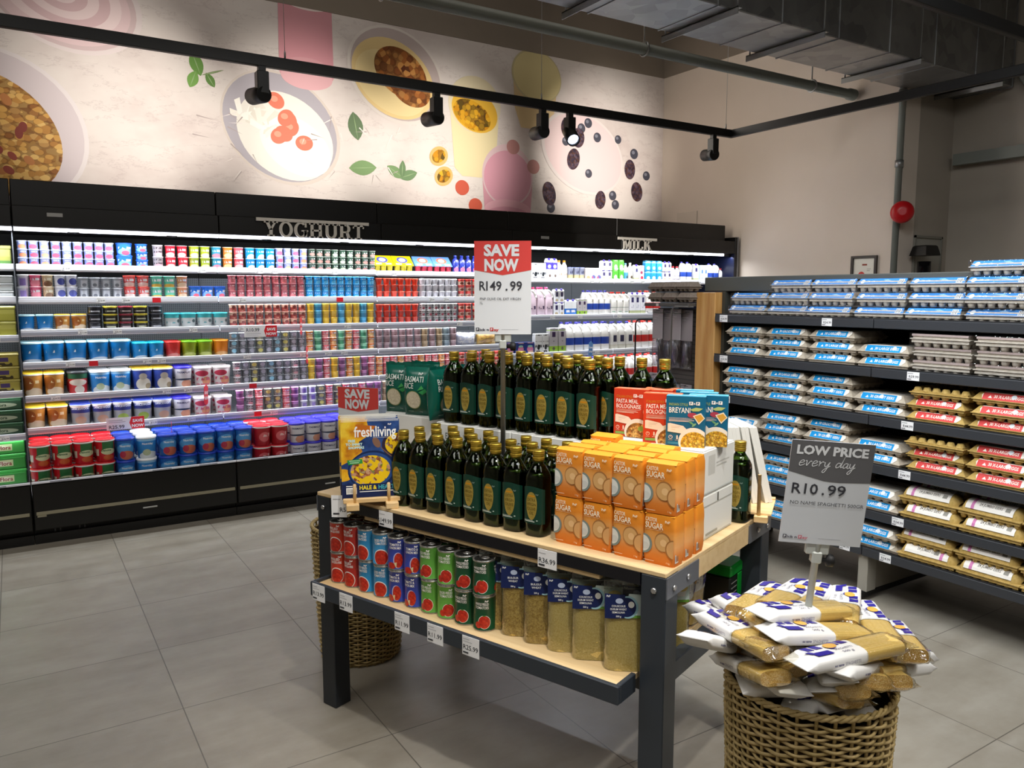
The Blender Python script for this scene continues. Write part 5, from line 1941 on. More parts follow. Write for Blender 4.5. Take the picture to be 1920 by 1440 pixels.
carton(.0, .335, .36, .62, TH, 1.113, 'plain white carton under the rice bags, at the left of the stack')
carton(.345, .70, .296, .60, TH, 1.115, 'white carton lettered EXTRA VIRGIN OLIVE OIL, under the left upper bottles',
       [('t', 'EXTRA VIRGIN OLIVE OIL', 0.02, .205, .034, M_grn, 0, 'c', .30), ('t', 'COLD EXTRACTED', 0, .10, .022, M_grn, 0, 'c')])
carton(.705, 1.06, .296, .60, TH, 1.115, 'white carton lettered EXTRA VIRGIN OLIVE OIL, under the right upper bottles',
       [('t', 'EXTRA VIRGIN OLIVE OIL', 0, .205, .034, M_grn, 0, 'c', .30)])
carton(1.075, 1.42, .302, .545, TH, .99, 'lower of the two white cartons behind the sugar bags at the table end',
       side=[('r', -.11, .004, .11, .009, flat('#b9b9b2')), ('r', -.09, .012, .0, .02, flat('#9a9a92')), ('r', -.115, .105, .115, .108, flat('#b4b4ac')), ('r', -.005, .108, .002, .135, flat('#3a3a36'))])
carton(1.075, 1.42, .302, .545, .99, 1.13, 'upper of the two white cartons behind the sugar bags, carrying ready-meal boxes',
       side=[('r', -.08, .06, -.03, .12, flat('#c9c9c2')), ('r', -.02, .09, .08, .093, flat('#c4c4bc')), ('r', -.02, .08, .06, .083, flat('#c4c4bc')), ('r', -.115, .006, .115, .010, flat('#c9d0cc'))])

# ---- sugar bags
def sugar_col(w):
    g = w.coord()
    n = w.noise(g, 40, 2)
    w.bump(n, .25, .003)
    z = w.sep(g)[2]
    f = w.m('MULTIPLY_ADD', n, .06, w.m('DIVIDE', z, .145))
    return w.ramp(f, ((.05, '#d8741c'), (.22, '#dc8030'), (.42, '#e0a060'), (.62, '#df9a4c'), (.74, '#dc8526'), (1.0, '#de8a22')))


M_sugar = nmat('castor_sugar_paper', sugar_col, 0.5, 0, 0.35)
M_sugart = mat('sugar_fold_paper', '#e09a2c', 0.5)
M_cream = flat('#f6ecd0', .45)


def sugar_spec(seed):
    rg = random.Random(seed)
    W, D, H = .0985, .064, .143
    b = MB()
    n, k = 24, 9
    def pt(i, j):
        v = j / (k - 1)
        t_ = 2 * PI * (i + .5) / n
        e = .28
        bul = 1 + .03 * math.sin(PI * v) - (.05 if v in (0, 1) else 0)
        x = math.copysign(abs(math.cos(t_)) ** e, math.cos(t_)) * W / 2 * .985 * bul
        y = math.copysign(abs(math.sin(t_)) ** e, math.sin(t_)) * D / 2 * .97 * bul
        return (x + rg.uniform(-.0006, .0006), y + rg.uniform(-.0006, .0006), v * H * .985)
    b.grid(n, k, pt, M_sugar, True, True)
    b.add([pt(i, 0) for i in range(n)], [tuple(range(n - 1, -1, -1))], M_sugar)
    b.add([pt(i, k - 1) for i in range(n)], [tuple(range(n))], M_sugart)
    y0 = -D / 2 * 1.0
    cb = (-W * .47, .004, W * .47, .138)
    fn = FRONT(y0 - .0012)
    b.art(fn, [('e', -.045, .056, .026, .028, flat('#7d8a84')), ('e', -.047, .056, .021, .023, flat('#dcdcd4')), ('e', -.040, .050, .012, .010, flat('#cfcfc8')),
               ('e', .014, .068, .025, .027, flat('#a5703a')), ('e', .013, .066, .0225, .0245, flat('#d3a468')), ('e', .016, .066, .010, .010, flat('#e8bd84')),
               ('e', .046, .052, .024, .027, flat('#a5703a')), ('e', .047, .051, .0215, .0245, flat('#d9a468'))], clipbox=cb, eps=.00015)
    b.art(fn, [('t', 'CASTOR', -.040, .122, .016, M_cream, .012, 'l', .036), ('t', 'SUGAR', -.040, .103, .0235, M_cream, .018, 'l', .055), ('t', 'PnP', .020, .1235, .010, M_cream, .03, 'l'),
               ('r', -.040, .099, .012, .0995, M_cream), ('r', -.044, .0095, -.012, .0105, M_cream), ('t', '1 kg', .026, .009, .007, M_cream, .0, 'l')], d0=.0016, eps=0)
    top = MB()
    sgn = rg.choice((-1, 1))
    top.add([(-W * .46, -D * .45, H * .985), (W * .46, -D * .45, H * .985), (W * .44, D * .2 * sgn, H * 1.03), (-W * .44, D * .2 * sgn, H * 1.03), (-W * .46, D * .45, H * .985), (W * .46, D * .45, H * .985)],
            [(0, 1, 2, 3), (3, 2, 5, 4), (1, 5, 2), (0, 3, 4)], M_sugart)
    bc = MB()
    bc.art(lambda u, v, d: (W / 2 * .985 + d, u, v), [('r', -D * .42, .012, -D * .12, .036, flat('#d9d6cc')), ('r', -D * .38, .016, -D * .34, .032, flat('#77756c')), ('r', -D * .30, .016, -D * .27, .032, flat('#77756c')), ('r', -D * .22, .016, -D * .18, .032, flat('#77756c'))])
    return dict(root=b.mesh('sugar_bag'), parts=[('top_fold', top.mesh('top_fold')), ('barcode', bc.mesh('barcode'))])


SS = [sugar_spec(s) for s in range(4)]
for row in range(3):
    for i in range(4):
        for ly in range(2):
            sp = SS[(row + i * 2 + ly) % 4]
            make(sp, 'sugar_bag', 'orange castor sugar bag, %s from the left, %s layer, %s row' % (ORD[i], ('bottom', 'top')[ly], ('front', 'middle', 'back')[row]), 'sugar bag',
                 TW(1.103 + .1005 * i + rng.uniform(-.002, .002), .083 + .0685 * row + rng.uniform(-.002, .002), TH + ly * .1445), TA + rng.uniform(-.03, .03), 'castor sugar bags')
for i in range(3):
    make(SS[i], 'sugar_bag', 'orange castor sugar bag lying in the raised back row, %s from left' % ORD[i], 'sugar bag', TW(1.10 + .1 * i, .283, TH + .1445 + (.0 if i else .012)), TA + .02, 'castor sugar bags')
    make(SS[i], 'sugar_bag', 'orange castor sugar bag under the raised back row, %s from left' % ORD[i], 'sugar bag', TW(1.10 + .1 * i, .283, TH - .0 + (.0 if i else .0)), TA, 'castor sugar bags')

# ---- ready-meal boxes
F_pasta = food('macaroni_print', ((.1, '#8a4a1c'), (.4, '#c98a3c'), (.7, '#e0b464'), (.95, '#b06a2a')), 130, .45)
F_rice = food('breyani_print', ((.1, '#b8801c'), (.4, '#d9a42c'), (.7, '#e8c050'), (.95, '#c08a3c')), 170, .45)


def meal_spec(red):
    W, H, D = .118, .158, .036
    base = '#c93a20' if red else '#0f5f80'
    top = '#e0744c' if red else '#5aa9c4'
    b = MB()
    m = flat(base, .35)
    b.box(-W / 2, W / 2, -D / 2, D / 2, 0, H - .001, m)
    b.box(-W / 2, W / 2, -D / 2, D / 2, H - .001, H, flat(top, .35))
    wht, yel, crm = flat('#f2ece2', .4), flat('#c98a24' if red else '#a8b43c', .4), flat('#efd8c2', .45)
    fn = FRONT(-D / 2)
    cb = (-W / 2, 0, W / 2, H)
    I = [('t', 'ITALIAN STYLE' if red else 'INDIAN STYLE', -.050, .128, .0115, yel, .0, 'l', .056)]
    if red:
        I += [('t', 'PASTA MEAL', -.050, .111, .019, wht, .01, 'l', .076), ('t', 'BOLOGNAISE', -.050, .094, .019, wht, .01, 'l', .086)]
    else:
        I += [('t', 'BREYANI', -.050, .106, .024, wht, .01, 'l', .064)]
    I += [('r', -.05, .0895, .034, .0902, crm), ('r', -.05, .0865, .020, .0872, crm), ('r', -.05, .0825, .026, .0838, crm), ('r', -.05, .079, .012, .0803, crm)]
    b.art(fn, I, eps=.0001)
    J = []
    if red:
        J += [('e', .060, .086, .016, .018, flat('#d9cbb8')), ('e', .060, .086, .012, .014, flat('#6f7050'))]
    else:
        J += [('p', [(.012, .117), (.03, .124), (.052, .122), (.04, .113), (.022, .112)], flat('#a8b870')), ('e', .020, .100, .014, .008, flat('#a83a4a')),
              ('p', [(.022, .098), (.046, .108), (.058, .092), (.040, .072)], flat('#e6dcc4')), ('p', [(.026, .097), (.045, .104), (.055, .092), (.040, .077)], flat('#d09a3a')),
              ('e', .018, .076, .009, .003, flat('#6a9a6a'), -.6), ('e', .026, .070, .008, .003, flat('#7aa87a'), .7)]
    J += [('p', [(-.053, .072), (-.046, .0735), (-.006, .066), (.004, .056), (-.010, .042), (-.053, .047)], crm),
          ('r', -.042, .0635, -.014, .0642, flat('#a8907a')), ('r', -.042, .0595, -.018, .0602, flat('#a8907a')), ('r', -.042, .0535, -.03, .0542, flat('#a8907a')),
          ('e', -.044, .030, .006, .006, crm), ('e', -.044, .030, .0048, .0048, m), ('r', -.0445, .030, -.0435, .0345, crm), ('r', -.026, .024, -.022, .036, crm), ('r', -.050, .0205, -.038, .0212, crm), ('r', -.030, .0205, -.018, .0212, crm),
          ('r', -.052, .008, -.006, .016, flat('#7fa04a' if red else '#2c7a94')),
          ('e', .026, .018, .046, .044, flat('#e8dcc8')), ('e', .027, .012, .040, .037, F_pasta if red else F_rice)]
    if red:
        J.append(('e', .038, .030, .011, .009, flat('#8a9a3a'), .3))
    b.art(fn, J, clipbox=cb, eps=.0001, d0=.0016)
    lg = MB()
    lg.art(fn, [('r', .010, .131, .0215, .1415, wht), ('r', .0305, .131, .042, .1415, wht), ('t', 'P', .0157, .133, .0098, m, .03, 'c'), ('t', 'n', .026, .133, .0098, wht, .03, 'c'), ('t', 'P', .0362, .133, .0098, m, .03, 'c')], eps=.0002, d0=.0012)
    b.v_off = None
    k = len(b.v)
    # logo printed with the rest
    for v in lg.v:
        b.v.append(v)
    for f, mi in zip(lg.f, lg.mi):
        b.f.append(tuple(q + k for q in f))
        b.mi.append(b.M(lg.mats[mi]))
        b.sm.append(False)
    fl = MB()
    fl.box(-W / 2 + .004, W / 2 - .004, -D / 2 + .004, D / 2 - .004, H, H + .0008, flat(top, .35))
    fl.art(TOP(H + .0008), [('r', -.04, -.006, -.012, -.002, wht), ('r', -.002, -.006, .03, -.002, wht)])
    return dict(root=b.mesh('ready_meal_box'), parts=[('end_flap', fl.mesh('end_flap'))])


SMR, SMB = meal_spec(True), meal_spec(False)
MZ = 1.13
for sp, a, bb, rz, z, lb in (
        (SMR, 1.128, .40, 6, MZ + .002, 'red pasta meal bolognaise box, leftmost, tilted beside the upper bottles'),
        (SMR, 1.255, .365, 17, MZ, 'red pasta meal bolognaise box half hidden behind the front blue breyani box'),
        (SMR, 1.19, .435, 17, MZ, 'red pasta meal box behind the leftmost bolognaise box'),
        (SMR, 1.20, .48, 17, MZ, 'red pasta meal box at the back of the red row'),
        (SMB, 1.338, .355, 19, MZ, 'blue breyani box standing in front of the others'),
        (SMB, 1.386, .412, 19, MZ, 'blue breyani box at the right end, half behind the front one'),
        (SMB, 1.335, .455, 19, MZ, 'blue breyani box behind the front pair, second row'),
        (SMB, 1.30, .50, 19, MZ, 'blue breyani box furthest back behind the red boxes')):
    make(sp, 'ready_meal_box', lb, 'ready-meal box', TW(a, bb, z), TA + R(rz), 'ready-meal boxes')

# ---- rice bags
M_rice = mat('rice_bag_green', '#0c5a4a', 0.25, spec=0.6)
F_grain = nmat('rice_grain_print', lambda w: w.ramp(w.sep(w.voronoi(w.coord(), 260))[0], ((.1, '#c9bda0'), (.9, '#ded4ba'))), .4)


def rice_spec(seed):
    W, H, D = .135, .195, .075
    b = MB()
    pillow(b, W, H, D, M_rice, 22, 14, wob=.0016, seed=seed)
    def sp(u, v, d):
        bul = math.sin(PI * min(1, max(0, v / H))) ** .55
        c = min(1, abs(u) / (W / 2 * .97))
        y = -(D / 2) * bul * (1 - c ** (2 / .6)) ** (.5 * .9) - .0042 - d
        return (u, y, v)
    b.art(sp, [('e', -.008, .066, .035, .037, flat('#7a8a4a'), 0, 32), ('e', -.008, .066, .032, .034, F_grain, 0, 32),
               ('p', [(.018, .098), (.045, .112), (.052, .10), (.035, .088)], flat('#2f8a4a')), ('p', [(.012, .104), (.03, .125), (.04, .112)], flat('#3f9a52'))], strip=.008, eps=.0002)
    b.art(sp, [('t', 'BASMATI', -.050, .138, .031, flat('#cfd9d0'), .01, 'l', .086), ('t', 'RICE', -.050, .112, .031, flat('#cfd9d0'), .01, 'l', .044), ('t', 'PnP', .012, .166, .013, flat('#cfd9d0'), .03, 'l'), ('r', -.04, .018, -.014, .0195, flat('#a9c0b4')), ('t', '2 kg', .014, .016, .007, flat('#a9c0b4'), 0, 'l')], d0=.0007, eps=0)
    rg = random.Random(seed)
    parts = []
    for z0, z1 in ((H - .004, H + .012), (-.001, .002)):
        s = MB()
        s.grid(12, 2, lambda i, j: (-W / 2 + W * i / 11, .003 * math.sin(i * 1.9 + seed) + rg.uniform(-.001, .001), (z0, z1)[j] + (rg.uniform(-.003, .003) if j and z0 > .1 else 0)), M_rice, True)
        parts.append(('sealed_edge', s.mesh('sealed_edge')))
    return dict(root=b.mesh('rice_bag'), parts=parts)


for i, (a, bb, rz, z, lb) in enumerate(((.045, .405, 14, 1.113, 'green basmati rice bag, leftmost on the white cartons'), (.175, .385, 14, 1.113, 'green basmati rice bag, second from the left, its rice window showing'),
                                       (.300, .372, 92, 1.113, 'green basmati rice bag turned sideways beside the upper bottles'), (.318, .47, 75, 1.113, 'green basmati rice bag hidden behind the sideways one'),
                                       (.10, .50, 14, 1.113, 'green basmati rice bag in the second row on the cartons'))):
    make(rice_spec(i + 3), 'rice_bag', lb, 'rice bag', TW(a, bb, z), TA + R(rz), 'basmati rice bags')

# ---- magazines in their pine stands
def cover_items(W, H):
    navy, yel, org = flat('#1c3564', .25), flat('#d9a818', .25), flat('#b8641a', .25)
    tq = flat('#3a8a94', .25)
    soup = nmat('soup_print', lambda w: w.mix(w.m('GREATER_THAN', w.sep(w.voronoi(w.coord(), 75))[0], .60), lin('#dcb414'), w.ramp(w.sep(w.voronoi(w.coord(), 110))[1], ((.1, '#6a3a1c'), (.5, '#9a5a3a'), (.75, '#c9a07a'), (.95, '#5a6a24')))), .25)
    spice = nmat('squash_print', lambda w: w.ramp(w.noise(w.coord(), 16, 3), ((.35, '#a85a14'), (.5, '#d9a01c'), (.65, '#e8c43a'))), .25)
    bl = nmat('blue_cloth_print', lambda w: w.ramp(w.noise(w.coord(), 14, 4), ((.35, '#16264e'), (.6, '#2a4a84'), (.75, '#4a6ea8'))), .25)
    h = W / 2
    return [('r', -h, 0, h, H, bl),
            ('p', [(-h, H), (-.01, H), (.0, .225), (-.04, .20), (-.028, .165), (-.07, .135), (-h, .12)], spice),
            ('p', [(-.05, .262), (.02, .255), (.0, .22), (-.05, .215)], org),
            ('e', -.10, .085, .036, .022, spice), ('e', .095, .185, .055, .046, flat('#2c2233', .25)), ('e', .10, .187, .048, .040, soup),
            ('e', .022, .196, .012, .020, flat('#7a5a48', .25), .5), ('p', [(.03, .183), (.036, .18), (.075, .145), (.07, .142)], flat('#6a5044', .25)),
            ('e', .004, .100, .085, .068, flat('#14264c', .25), .1, 36), ('e', .002, .100, .078, .061, flat('#26467c', .25), .1, 36), ('e', -.002, .098, .070, .053, soup, .1, 36),
            ('r', -h, 0, h, .052, flat('#1a2448', .25))]


def mag_spec(cover):
    W, H, D = .205, .272, .0128
    b = MB()
    paper = flat('#dedcd4', .5)
    b.box(-W / 2, W / 2, 0, D, 0, H, paper)
    fn = FRONT(0)
    if cover:
        h = W / 2
        b.art(fn, cover_items(W, H), clipbox=(-h, 0, h, H), eps=.00006)
        wht = flat('#eceae4', .3)
        b.art(fn, [('t', 'freshliving', -.056, .218, .052, wht, .018, 'l', .148), ('r', .01, .2135, .085, .2142, wht), ('t', 'PnP', .064, .257, .008, wht, .03, 'l'),
                   ('t', 'FREE', -.077, .200, .012, flat('#bfe0dc', .3), .04, 'l'), ('t', 'TO SMART', -.086, .188, .012, flat('#bfe0dc', .3), .04, 'l'), ('t', 'SHOPPERS', -.077, .176, .012, flat('#bfe0dc', .3), .04, 'l'),
                   ('p', [(-.083, .137), (-.03, .140), (-.028, .124), (-.078, .120)], flat('#2a8a3a', .3)), ('r', -.075, .133, -.037, .1345, wht), ('r', -.073, .1265, -.041, .128, wht),
                   ('t', 'HALE &', -.042, .032, .020, flat('#e0c82a', .3), .03, 'l', .060), ('t', 'HEARTY', .024, .032, .020, flat('#3f9aa4', .3), .03, 'l', .068), ('r', -.042, .0235, .08, .026, wht),
                   ('r', -.088, .018, -.052, .040, wht), ('r', -.088, .044, -.066, .047, wht)] + [('r', -.085 + .004 * i, .021, -.0835 + .004 * i, .037, flat('#555', .4) if False else flat('#555550', .4)) for i in range(8)], d0=.0010, eps=.00003)
    else:
        b.art(fn, [('r', -.075, .06, -.045, .10, flat('#4a5a50', .4)), ('e', -.068, .035, .014, .014, flat('#3c4044', .4)), ('e', -.05, .17, .016, .022, flat('#4a4a4a', .4)), ('e', -.05, .172, .009, .013, paper)])
    pg = MB()
    for k in range(5):
        pg.box(-W / 2 + .001, W / 2 - .001, .0008 + k * .0024, .0022 + k * .0024, H, H + .0008, flat('#d6d4cb', .6))
    return dict(root=b.mesh('magazine'), parts=[('page_edge', pg.mesh('page_edge'))])


SMC, SMW = mag_spec(True), mag_spec(False)


def stand(a, bb, rz, label):
    o = thing('magazine_stand', label, 'magazine stand', TW(a, bb, TH), TA + R(rz))
    for x in (-.068, .068):
        b = MB()
        b.box(x - .022, x + .022, -.045, .21, .0, .022, M_pine, .002)
        b.build('foot_block', o)
    b = MB()
    b.box(-.10, .10, -.018, .0, .020, .036, M_pine, .002)
    b.box(-.10, .10, .0, .19, .022, .028, M_pine)
    b.build('ledge', o)
    for x in (-.060, .058):
        b = MB()
        b.lathe([(.006, .02), (.006, .085), (.004, .088)], 10, M_pine, x, -.014)
        b.build('front_peg', o)
        b = MB()
        b.tube([(x, .196, .02), (x, .200, .16)], .006, 8, M_pine)
        b.build('back_peg', o)
    return o


S0 = (.327, -.020, 50.7)
stand(*S0, 'pine magazine stand on the left front table corner')
for k in range(14):
    off = .004 + k * .0135
    o = make(SMC, 'magazine', ('magazine with a yellow soup bowl on its cover, frontmost in the left pine stand' if k == 0 else 'magazine, %s behind the front one in the left pine stand' % ORD[k - 1]), 'magazine', (0, 0, 0), 0, 'magazines in the left stand')
    o.matrix_world = TM @ Matrix.Translation((S0[0], S0[1], TH + .036)) @ Matrix.Rotation(R(S0[2]), 4, 'Z') @ Matrix.Translation((rng.uniform(-.004, .004) if k else 0, off, -.006)) @ Matrix.Rotation(R(-11 + k * .75), 4, 'X') @ Matrix.Rotation(R(rng.uniform(-.6, .6) if k else 0), 4, 'Y')
o = thing('price_card', 'white price card hanging at the left end of the pine stand', 'price card', TW(.215, -.075, TH - .035), TA + R(35))
b = MB()
b.box(-.028, .028, 0, .0012, -.01, .07, M_tick)
b.art(FRONT(0), [('t', 'R5', .024, .01, .022, M_txt, .01, 'r'), ('r', -.022, 0, .0, .006, M_txt), ('r', -.022, .055, .005, .057, flat('#9a9aa0'))])
b.build('card', o)
# second stand at the back right corner, magazines seen from behind
stand(1.37, .80, 195, 'pine magazine stand on the right back table corner')
for k in range(8):
    nx, ny = -.755, -.66
    base = ((1.378 + .0100 * k, .690 + .0088 * k) if k < 4 else ((1.420, .735), (1.430, .744), (1.452, .768), (1.462, .777))[k - 4])
    o = make(SMW, 'magazine', 'white-backed magazine, %s from the front in the right back stand' % ORD[k], 'magazine', (0, 0, 0), 0, 'magazines in the right back stand')
    ax = R(131 + 180)
    o.matrix_world = TM @ Matrix.Translation((base[0] - .66 * .1025, base[1] + .755 * .1025, TH + .028)) @ Matrix.Rotation(ax, 4, 'Z') @ Matrix.Rotation(R(11 + (3 if k > 5 else 0)), 4, 'X')

# ---- tins on the tray
M_tin = mat('tin_plate', '#b9b8b2', 0.22, 0.9)
TOM = nmat('tomato_print', lambda w: w.ramp(w.noise(w.coord(), 120, 3), ((.3, '#9a1c14'), (.6, '#c4301c'), (.75, '#d9543a'))), .35)


def tin_spec(base, base2, t1, t2, ring, code, scheme):
    r, H = .0372, .116
    b = MB()
    m1 = flat(base, .3)
    b.lathe([(r * .97, 0), (r * 1.01, .001), (r * 1.01, .004), (r * .985, .005), (r * .985, H - .006), (r * 1.01, H - .005), (r * 1.01, H - .001), (r * .97, H), (r * .95, H - .003)], 32,
            [M_tin, M_tin, M_tin, m1, M_tin, M_tin, M_tin, M_tin], cap1=True)
    w_ = flat('#ece8e0', .35)
    fn = CYL(r * .985)
    cb = (-.1, .0055, .1, H - .0065)
    # the picture and the lettering repeat round the tin, as on the real label
    for rep in (-.072, .004, .080):
        I = []
        if scheme == 'ring':
            I += [('e', rep, .030, .027, .030, w_), ('e', rep, .029, .0245, .0275, TOM)]
        elif scheme == 'tom':
            I += [('e', rep + .006, .032, .0205, .0225, w_), ('e', rep + .006, .032, .019, .021, TOM), ('e', rep - .014, .022, .011, .011, TOM), ('p', [(rep + .006, .05), (rep + .012, .055), (rep + .0, .054)], flat('#4a7a2a'))]
        else:
            I += [('e', rep + .008, .036, .017, .028, flat('#b9b4d4')), ('e', rep + .010, .036, .015, .026, TOM), ('e', rep - .016, .016, .016, .012, TOM), ('p', [(rep - .006, .026), (rep + .004, .030), (rep + .002, .008)], flat('#d9c99a'))]
        b.art(fn, I, clipbox=cb, eps=.0002, strip=.006)
        b.art(fn, [('t', s, rep - .024, .087 - .0115 * q, .0125, w_, .012, 'l', min(.044, .0062 * len(s))) for q, s in enumerate((t1, t2))] + [('t', 'PnP', rep + .008, .0985, .0075, w_, .05, 'l')], d0=.0009, eps=0)
    lid = MB()
    lid.lathe([(r * .94, H - .004), (r * .88, H - .0045), (r * .86, H - .003), (r * .4, H - .003)], 28, M_tin, cap0=False)
    tab = MB()
    Tm = Matrix.Translation((.006, -.002, H - .0015)) @ Matrix.Rotation(R(25), 4, 'Z')
    tab.tube([tuple(Tm @ Vector((.012 * math.cos(q), .008 * math.sin(q), .001))) for q in (2 * PI * i / 14 for i in range(14))], .0014, 5, M_tin, closed=True)
    return dict(root=b.mesh('food_tin'), parts=[('lid', lid.mesh('lid')), ('ring_pull', tab.mesh('ring_pull'))])


TINS = (('#c33c26', 0, 'PEELED', 'TOMATOES & HERBS', 1, 'red', 'ring'), ('#b02e26', 0, 'PEELED', 'TOMATOES & HERBS', 1, 'dark red', 'ring'), ('#2f86b8', 0, 'DICED PEELED', 'TOMATOES', 1, 'light blue', 'ring'),
        ('#3a8ec0', 0, 'DICED PEELED', 'TOMATOES', 1, 'light blue', 'ring'), ('#37459c', 0, 'TOMATO &', 'ONION MIX', 0, 'violet-blue', 'mix'), ('#37459c', 0, 'TOMATO &', 'ONION MIX', 0, 'violet-blue', 'mix'),
        ('#5fa040', 0, 'DICED PEELED', 'TOMATOES', 0, 'lime green', 'tom'), ('#67a844', 0, 'DICED PEELED', 'TOMATOES', 0, 'lime green', 'tom'), ('#174a2c', 0, 'WHOLE PEELED', 'TOMATOES', 0, 'dark green', 'tom'), ('#174a2c', 0, 'WHOLE PEELED', 'TOMATOES', 0, 'dark green', 'tom'))
STIN = [tin_spec(*q) for q in TINS]
for row in range(2):
    for i in range(10):
        for ly in range(2):
            a = .129 + .0772 * i + (.02 if row else 0)
            make(STIN[i], 'food_tin', '%s tomato tin, %s from the left, %s of its stack, %s row' % (TINS[i][5], ORD[i], ('bottom', 'top')[ly], ('front', 'back')[row]), 'food tin',
                 TW(a + rng.uniform(-.002, .002), -.002 + .078 * row, .532 + ly * .1165), TA + rng.uniform(-.3, .3) + R(12), 'tomato tins on the tray shelf')

# ---- couscous and bulgur pouches
M_film = film_mat('pouch_film', '#eef1ee', .6, .12, .4)
F_bulg = nmat('bulgur_grain', lambda w: w.ramp(w.sep(w.voronoi(w.coord(), 330))[0], ((.1, '#a07c34'), (.9, '#c9a858'))), .6)
F_cous = nmat('couscous_grain', lambda w: w.ramp(w.noise(w.coord(), 300, 2), ((.3, '#c2a454'), (.7, '#d8bf78'))), .6)


def pouch_spec(cous, seed):
    W, H, D = .128, .205, .055
    rg = random.Random(seed)
    def body(s, top, dz):
        n, k = 20, 10
        def pt(i, j):
            v = j / (k - 1)
            t_ = 2 * PI * i / n
            z = v * top
            q = z / H
            dep = D / 2 * (1 - q) ** .7 * s + .0012
            x = math.copysign(abs(math.cos(t_)) ** .5, math.cos(t_)) * W / 2 * s * (1 - .03 * math.sin(q * 3))
            y = math.copysign(abs(math.sin(t_)) ** .8, math.sin(t_)) * dep
            return (x + rg.uniform(-.0012, .0012), y + rg.uniform(-.0012, .0012) * (1 - q), z + dz)
        return n, k, pt
    g = MB()
    n, k, pt = body(.95, .128, .001)
    m = F_cous if cous else F_bulg
    g.grid(n, k, pt, m, True, True)
    g.add([pt(i, k - 1) for i in range(n)], [tuple(range(n))], m)
    g.add([pt(i, 0) for i in range(n)], [tuple(range(n - 1, -1, -1))], m)
    f = MB()
    n, k, pt = body(1.0, H, 0)
    f.grid(n, k, pt, M_film, True, True)
    f.box(-W / 2, W / 2, -.0012, .0012, H - .022, H - .020, film_mat('zip_film', '#e8ece8', .6))
    L = MB()
    nav, sk, grn, wht = flat('#16224e', .3), flat('#9ac4cc', .3), flat('#6a9a3a', .3), flat('#e8e8e2', .3)
    def fn(u, v, d):
        q = v / H
        return (u, -(D / 2 * (1 - q) ** .7 + .003) * (1 - .25 * (abs(u) / (W / 2)) ** 4) - d, v)
    L.art(fn, [('p', [(-.062, .122), (.06, .122), (.06, .128), (.0, .135), (-.062, .128)], grn), ('p', [(-.02, .128), (.060, .128), (.060, .172), (-.005, .176)], flat('#c4d4cc', .3)), ('e', -.008, .146, .025, .025, sk), ('e', -.010, .146, .0215, .0215, nav), ('p', [(-.062, .120), (-.016, .122), (-.014, .174), (-.062, .176)], nav)], clipbox=(-.062, .11, .062, .18), eps=.0002, strip=.01)
    L.art(fn, [('e', .0, .152, .0072, .0072, wht), ('t', 'PnP', -.058, .1685, .006, wht, .03, 'l'), ('e', -.028, .160, .009, .006, flat('#a9b4c9', .3))] +
          ([('t', 'COUSCOUS', -.030, .1465, .0062, wht, .01, 'c', .032), ('t', 'DURUM WHEAT', -.030, .1395, .0062, wht, .01, 'c', .038), ('t', 'SEMOLINA', -.030, .1325, .0062, wht, .01, 'c', .030)] if cous else
           [('t', 'BULGUR', -.030, .1445, .0068, wht, .01, 'c', .028), ('t', 'WHEAT', -.030, .1365, .0068, wht, .01, 'c', .024)]) +
          [('t', '500 g', -.030, .124, .0055, wht, .02, 'c'), ('e', .040, .156, .016, .009, flat('#d9c070', .3)), ('p', [(.024, .154), (.056, .154), (.048, .136), (.032, .136)], flat('#e8e6de', .3))], d0=.0014, eps=0)
    return dict(root=f.mesh('grain_pouch'), parts=[('grain', g.mesh('grain')), ('label', L.mesh('label'))])


SPO = {(c, s): pouch_spec(c, s) for c in (0, 1) for s in (1, 2)}
for row in range(3):
    for i in range(6):
        c = 1 if i >= 3 else 0
        a = .862 + .0885 * i
        make(SPO[c, 1 + (i + row) % 2], 'grain_pouch', '%s pouch, %s from the left, %s row on the tray' % (('bulgur wheat', 'couscous')[c], ORD[i], ('front', 'second', 'third')[row]), 'grain pouch',
             TW(a + row * .012 + (.02 if i == 5 else 0), .045 + row * .082, .532), TA + R(33) + rng.uniform(-.05, .05), 'clear grain pouches on the tray shelf').scale = (1.2, 1.2, 1.26)

# ------------------------------------------------------------------ egg rack along the right-hand aisle (its front faces -X)
XR = 3.65
RZ = R(-90)
M_rack = mat('rack_charcoal', '#232426', 0.45)
M_rackl = mat('rack_lip_grey', '#34363a', 0.4)
M_hdr = mat('rack_header_grey', '#4c4d49', 0.5)
ESH = (('top', 1.477), ('second', 1.231), ('third', .987), ('fourth', .742), ('fifth', .50), ('base', .298))
Y_FAR, Y_NEAR = 3.44, .7
o = thing('egg_rack', 'long charcoal shelf rack carrying stacked egg trays on the right', 'shelf rack', (XR, Y_FAR, 0), RZ)
LX = Y_FAR - Y_NEAR
for nm, z in ESH:
    b = MB()
    b.box(0.01, LX, .012, .62 if nm != 'base' else .64, z - .04, z - .018, M_rack)
    sh = b.build('shelf', o)
    b = MB()
    for x0, x1 in ((0.02, 1.075), (1.08, 2.12), (2.125, LX)):
        b.box(x0, x1, 0, .014, z - .052, z - .006, M_rackl, .003)
        b.box(x0, x1, .002, .01, z - .006, z, M_rack)
    xs = {'top': (.06, .78), 'second': (.07, 1.27), 'third': (.1, 1.255), 'fourth': (1.255,), 'fifth': (1.235,), 'base': (.95, 1.18)}[nm]
    for x in xs:
        ticket(b, x, z - .05, .062, .042, -.0005, price=rng.choice(('54.99', '64.99', '59.99', '44.99')))
    b.build('shelf_rail', sh)
b = MB()
b.box(0.0, LX, .60, .64, .10, 1.52, mat('rack_back', '#15161a', .55))
b.build('back_panel', o)
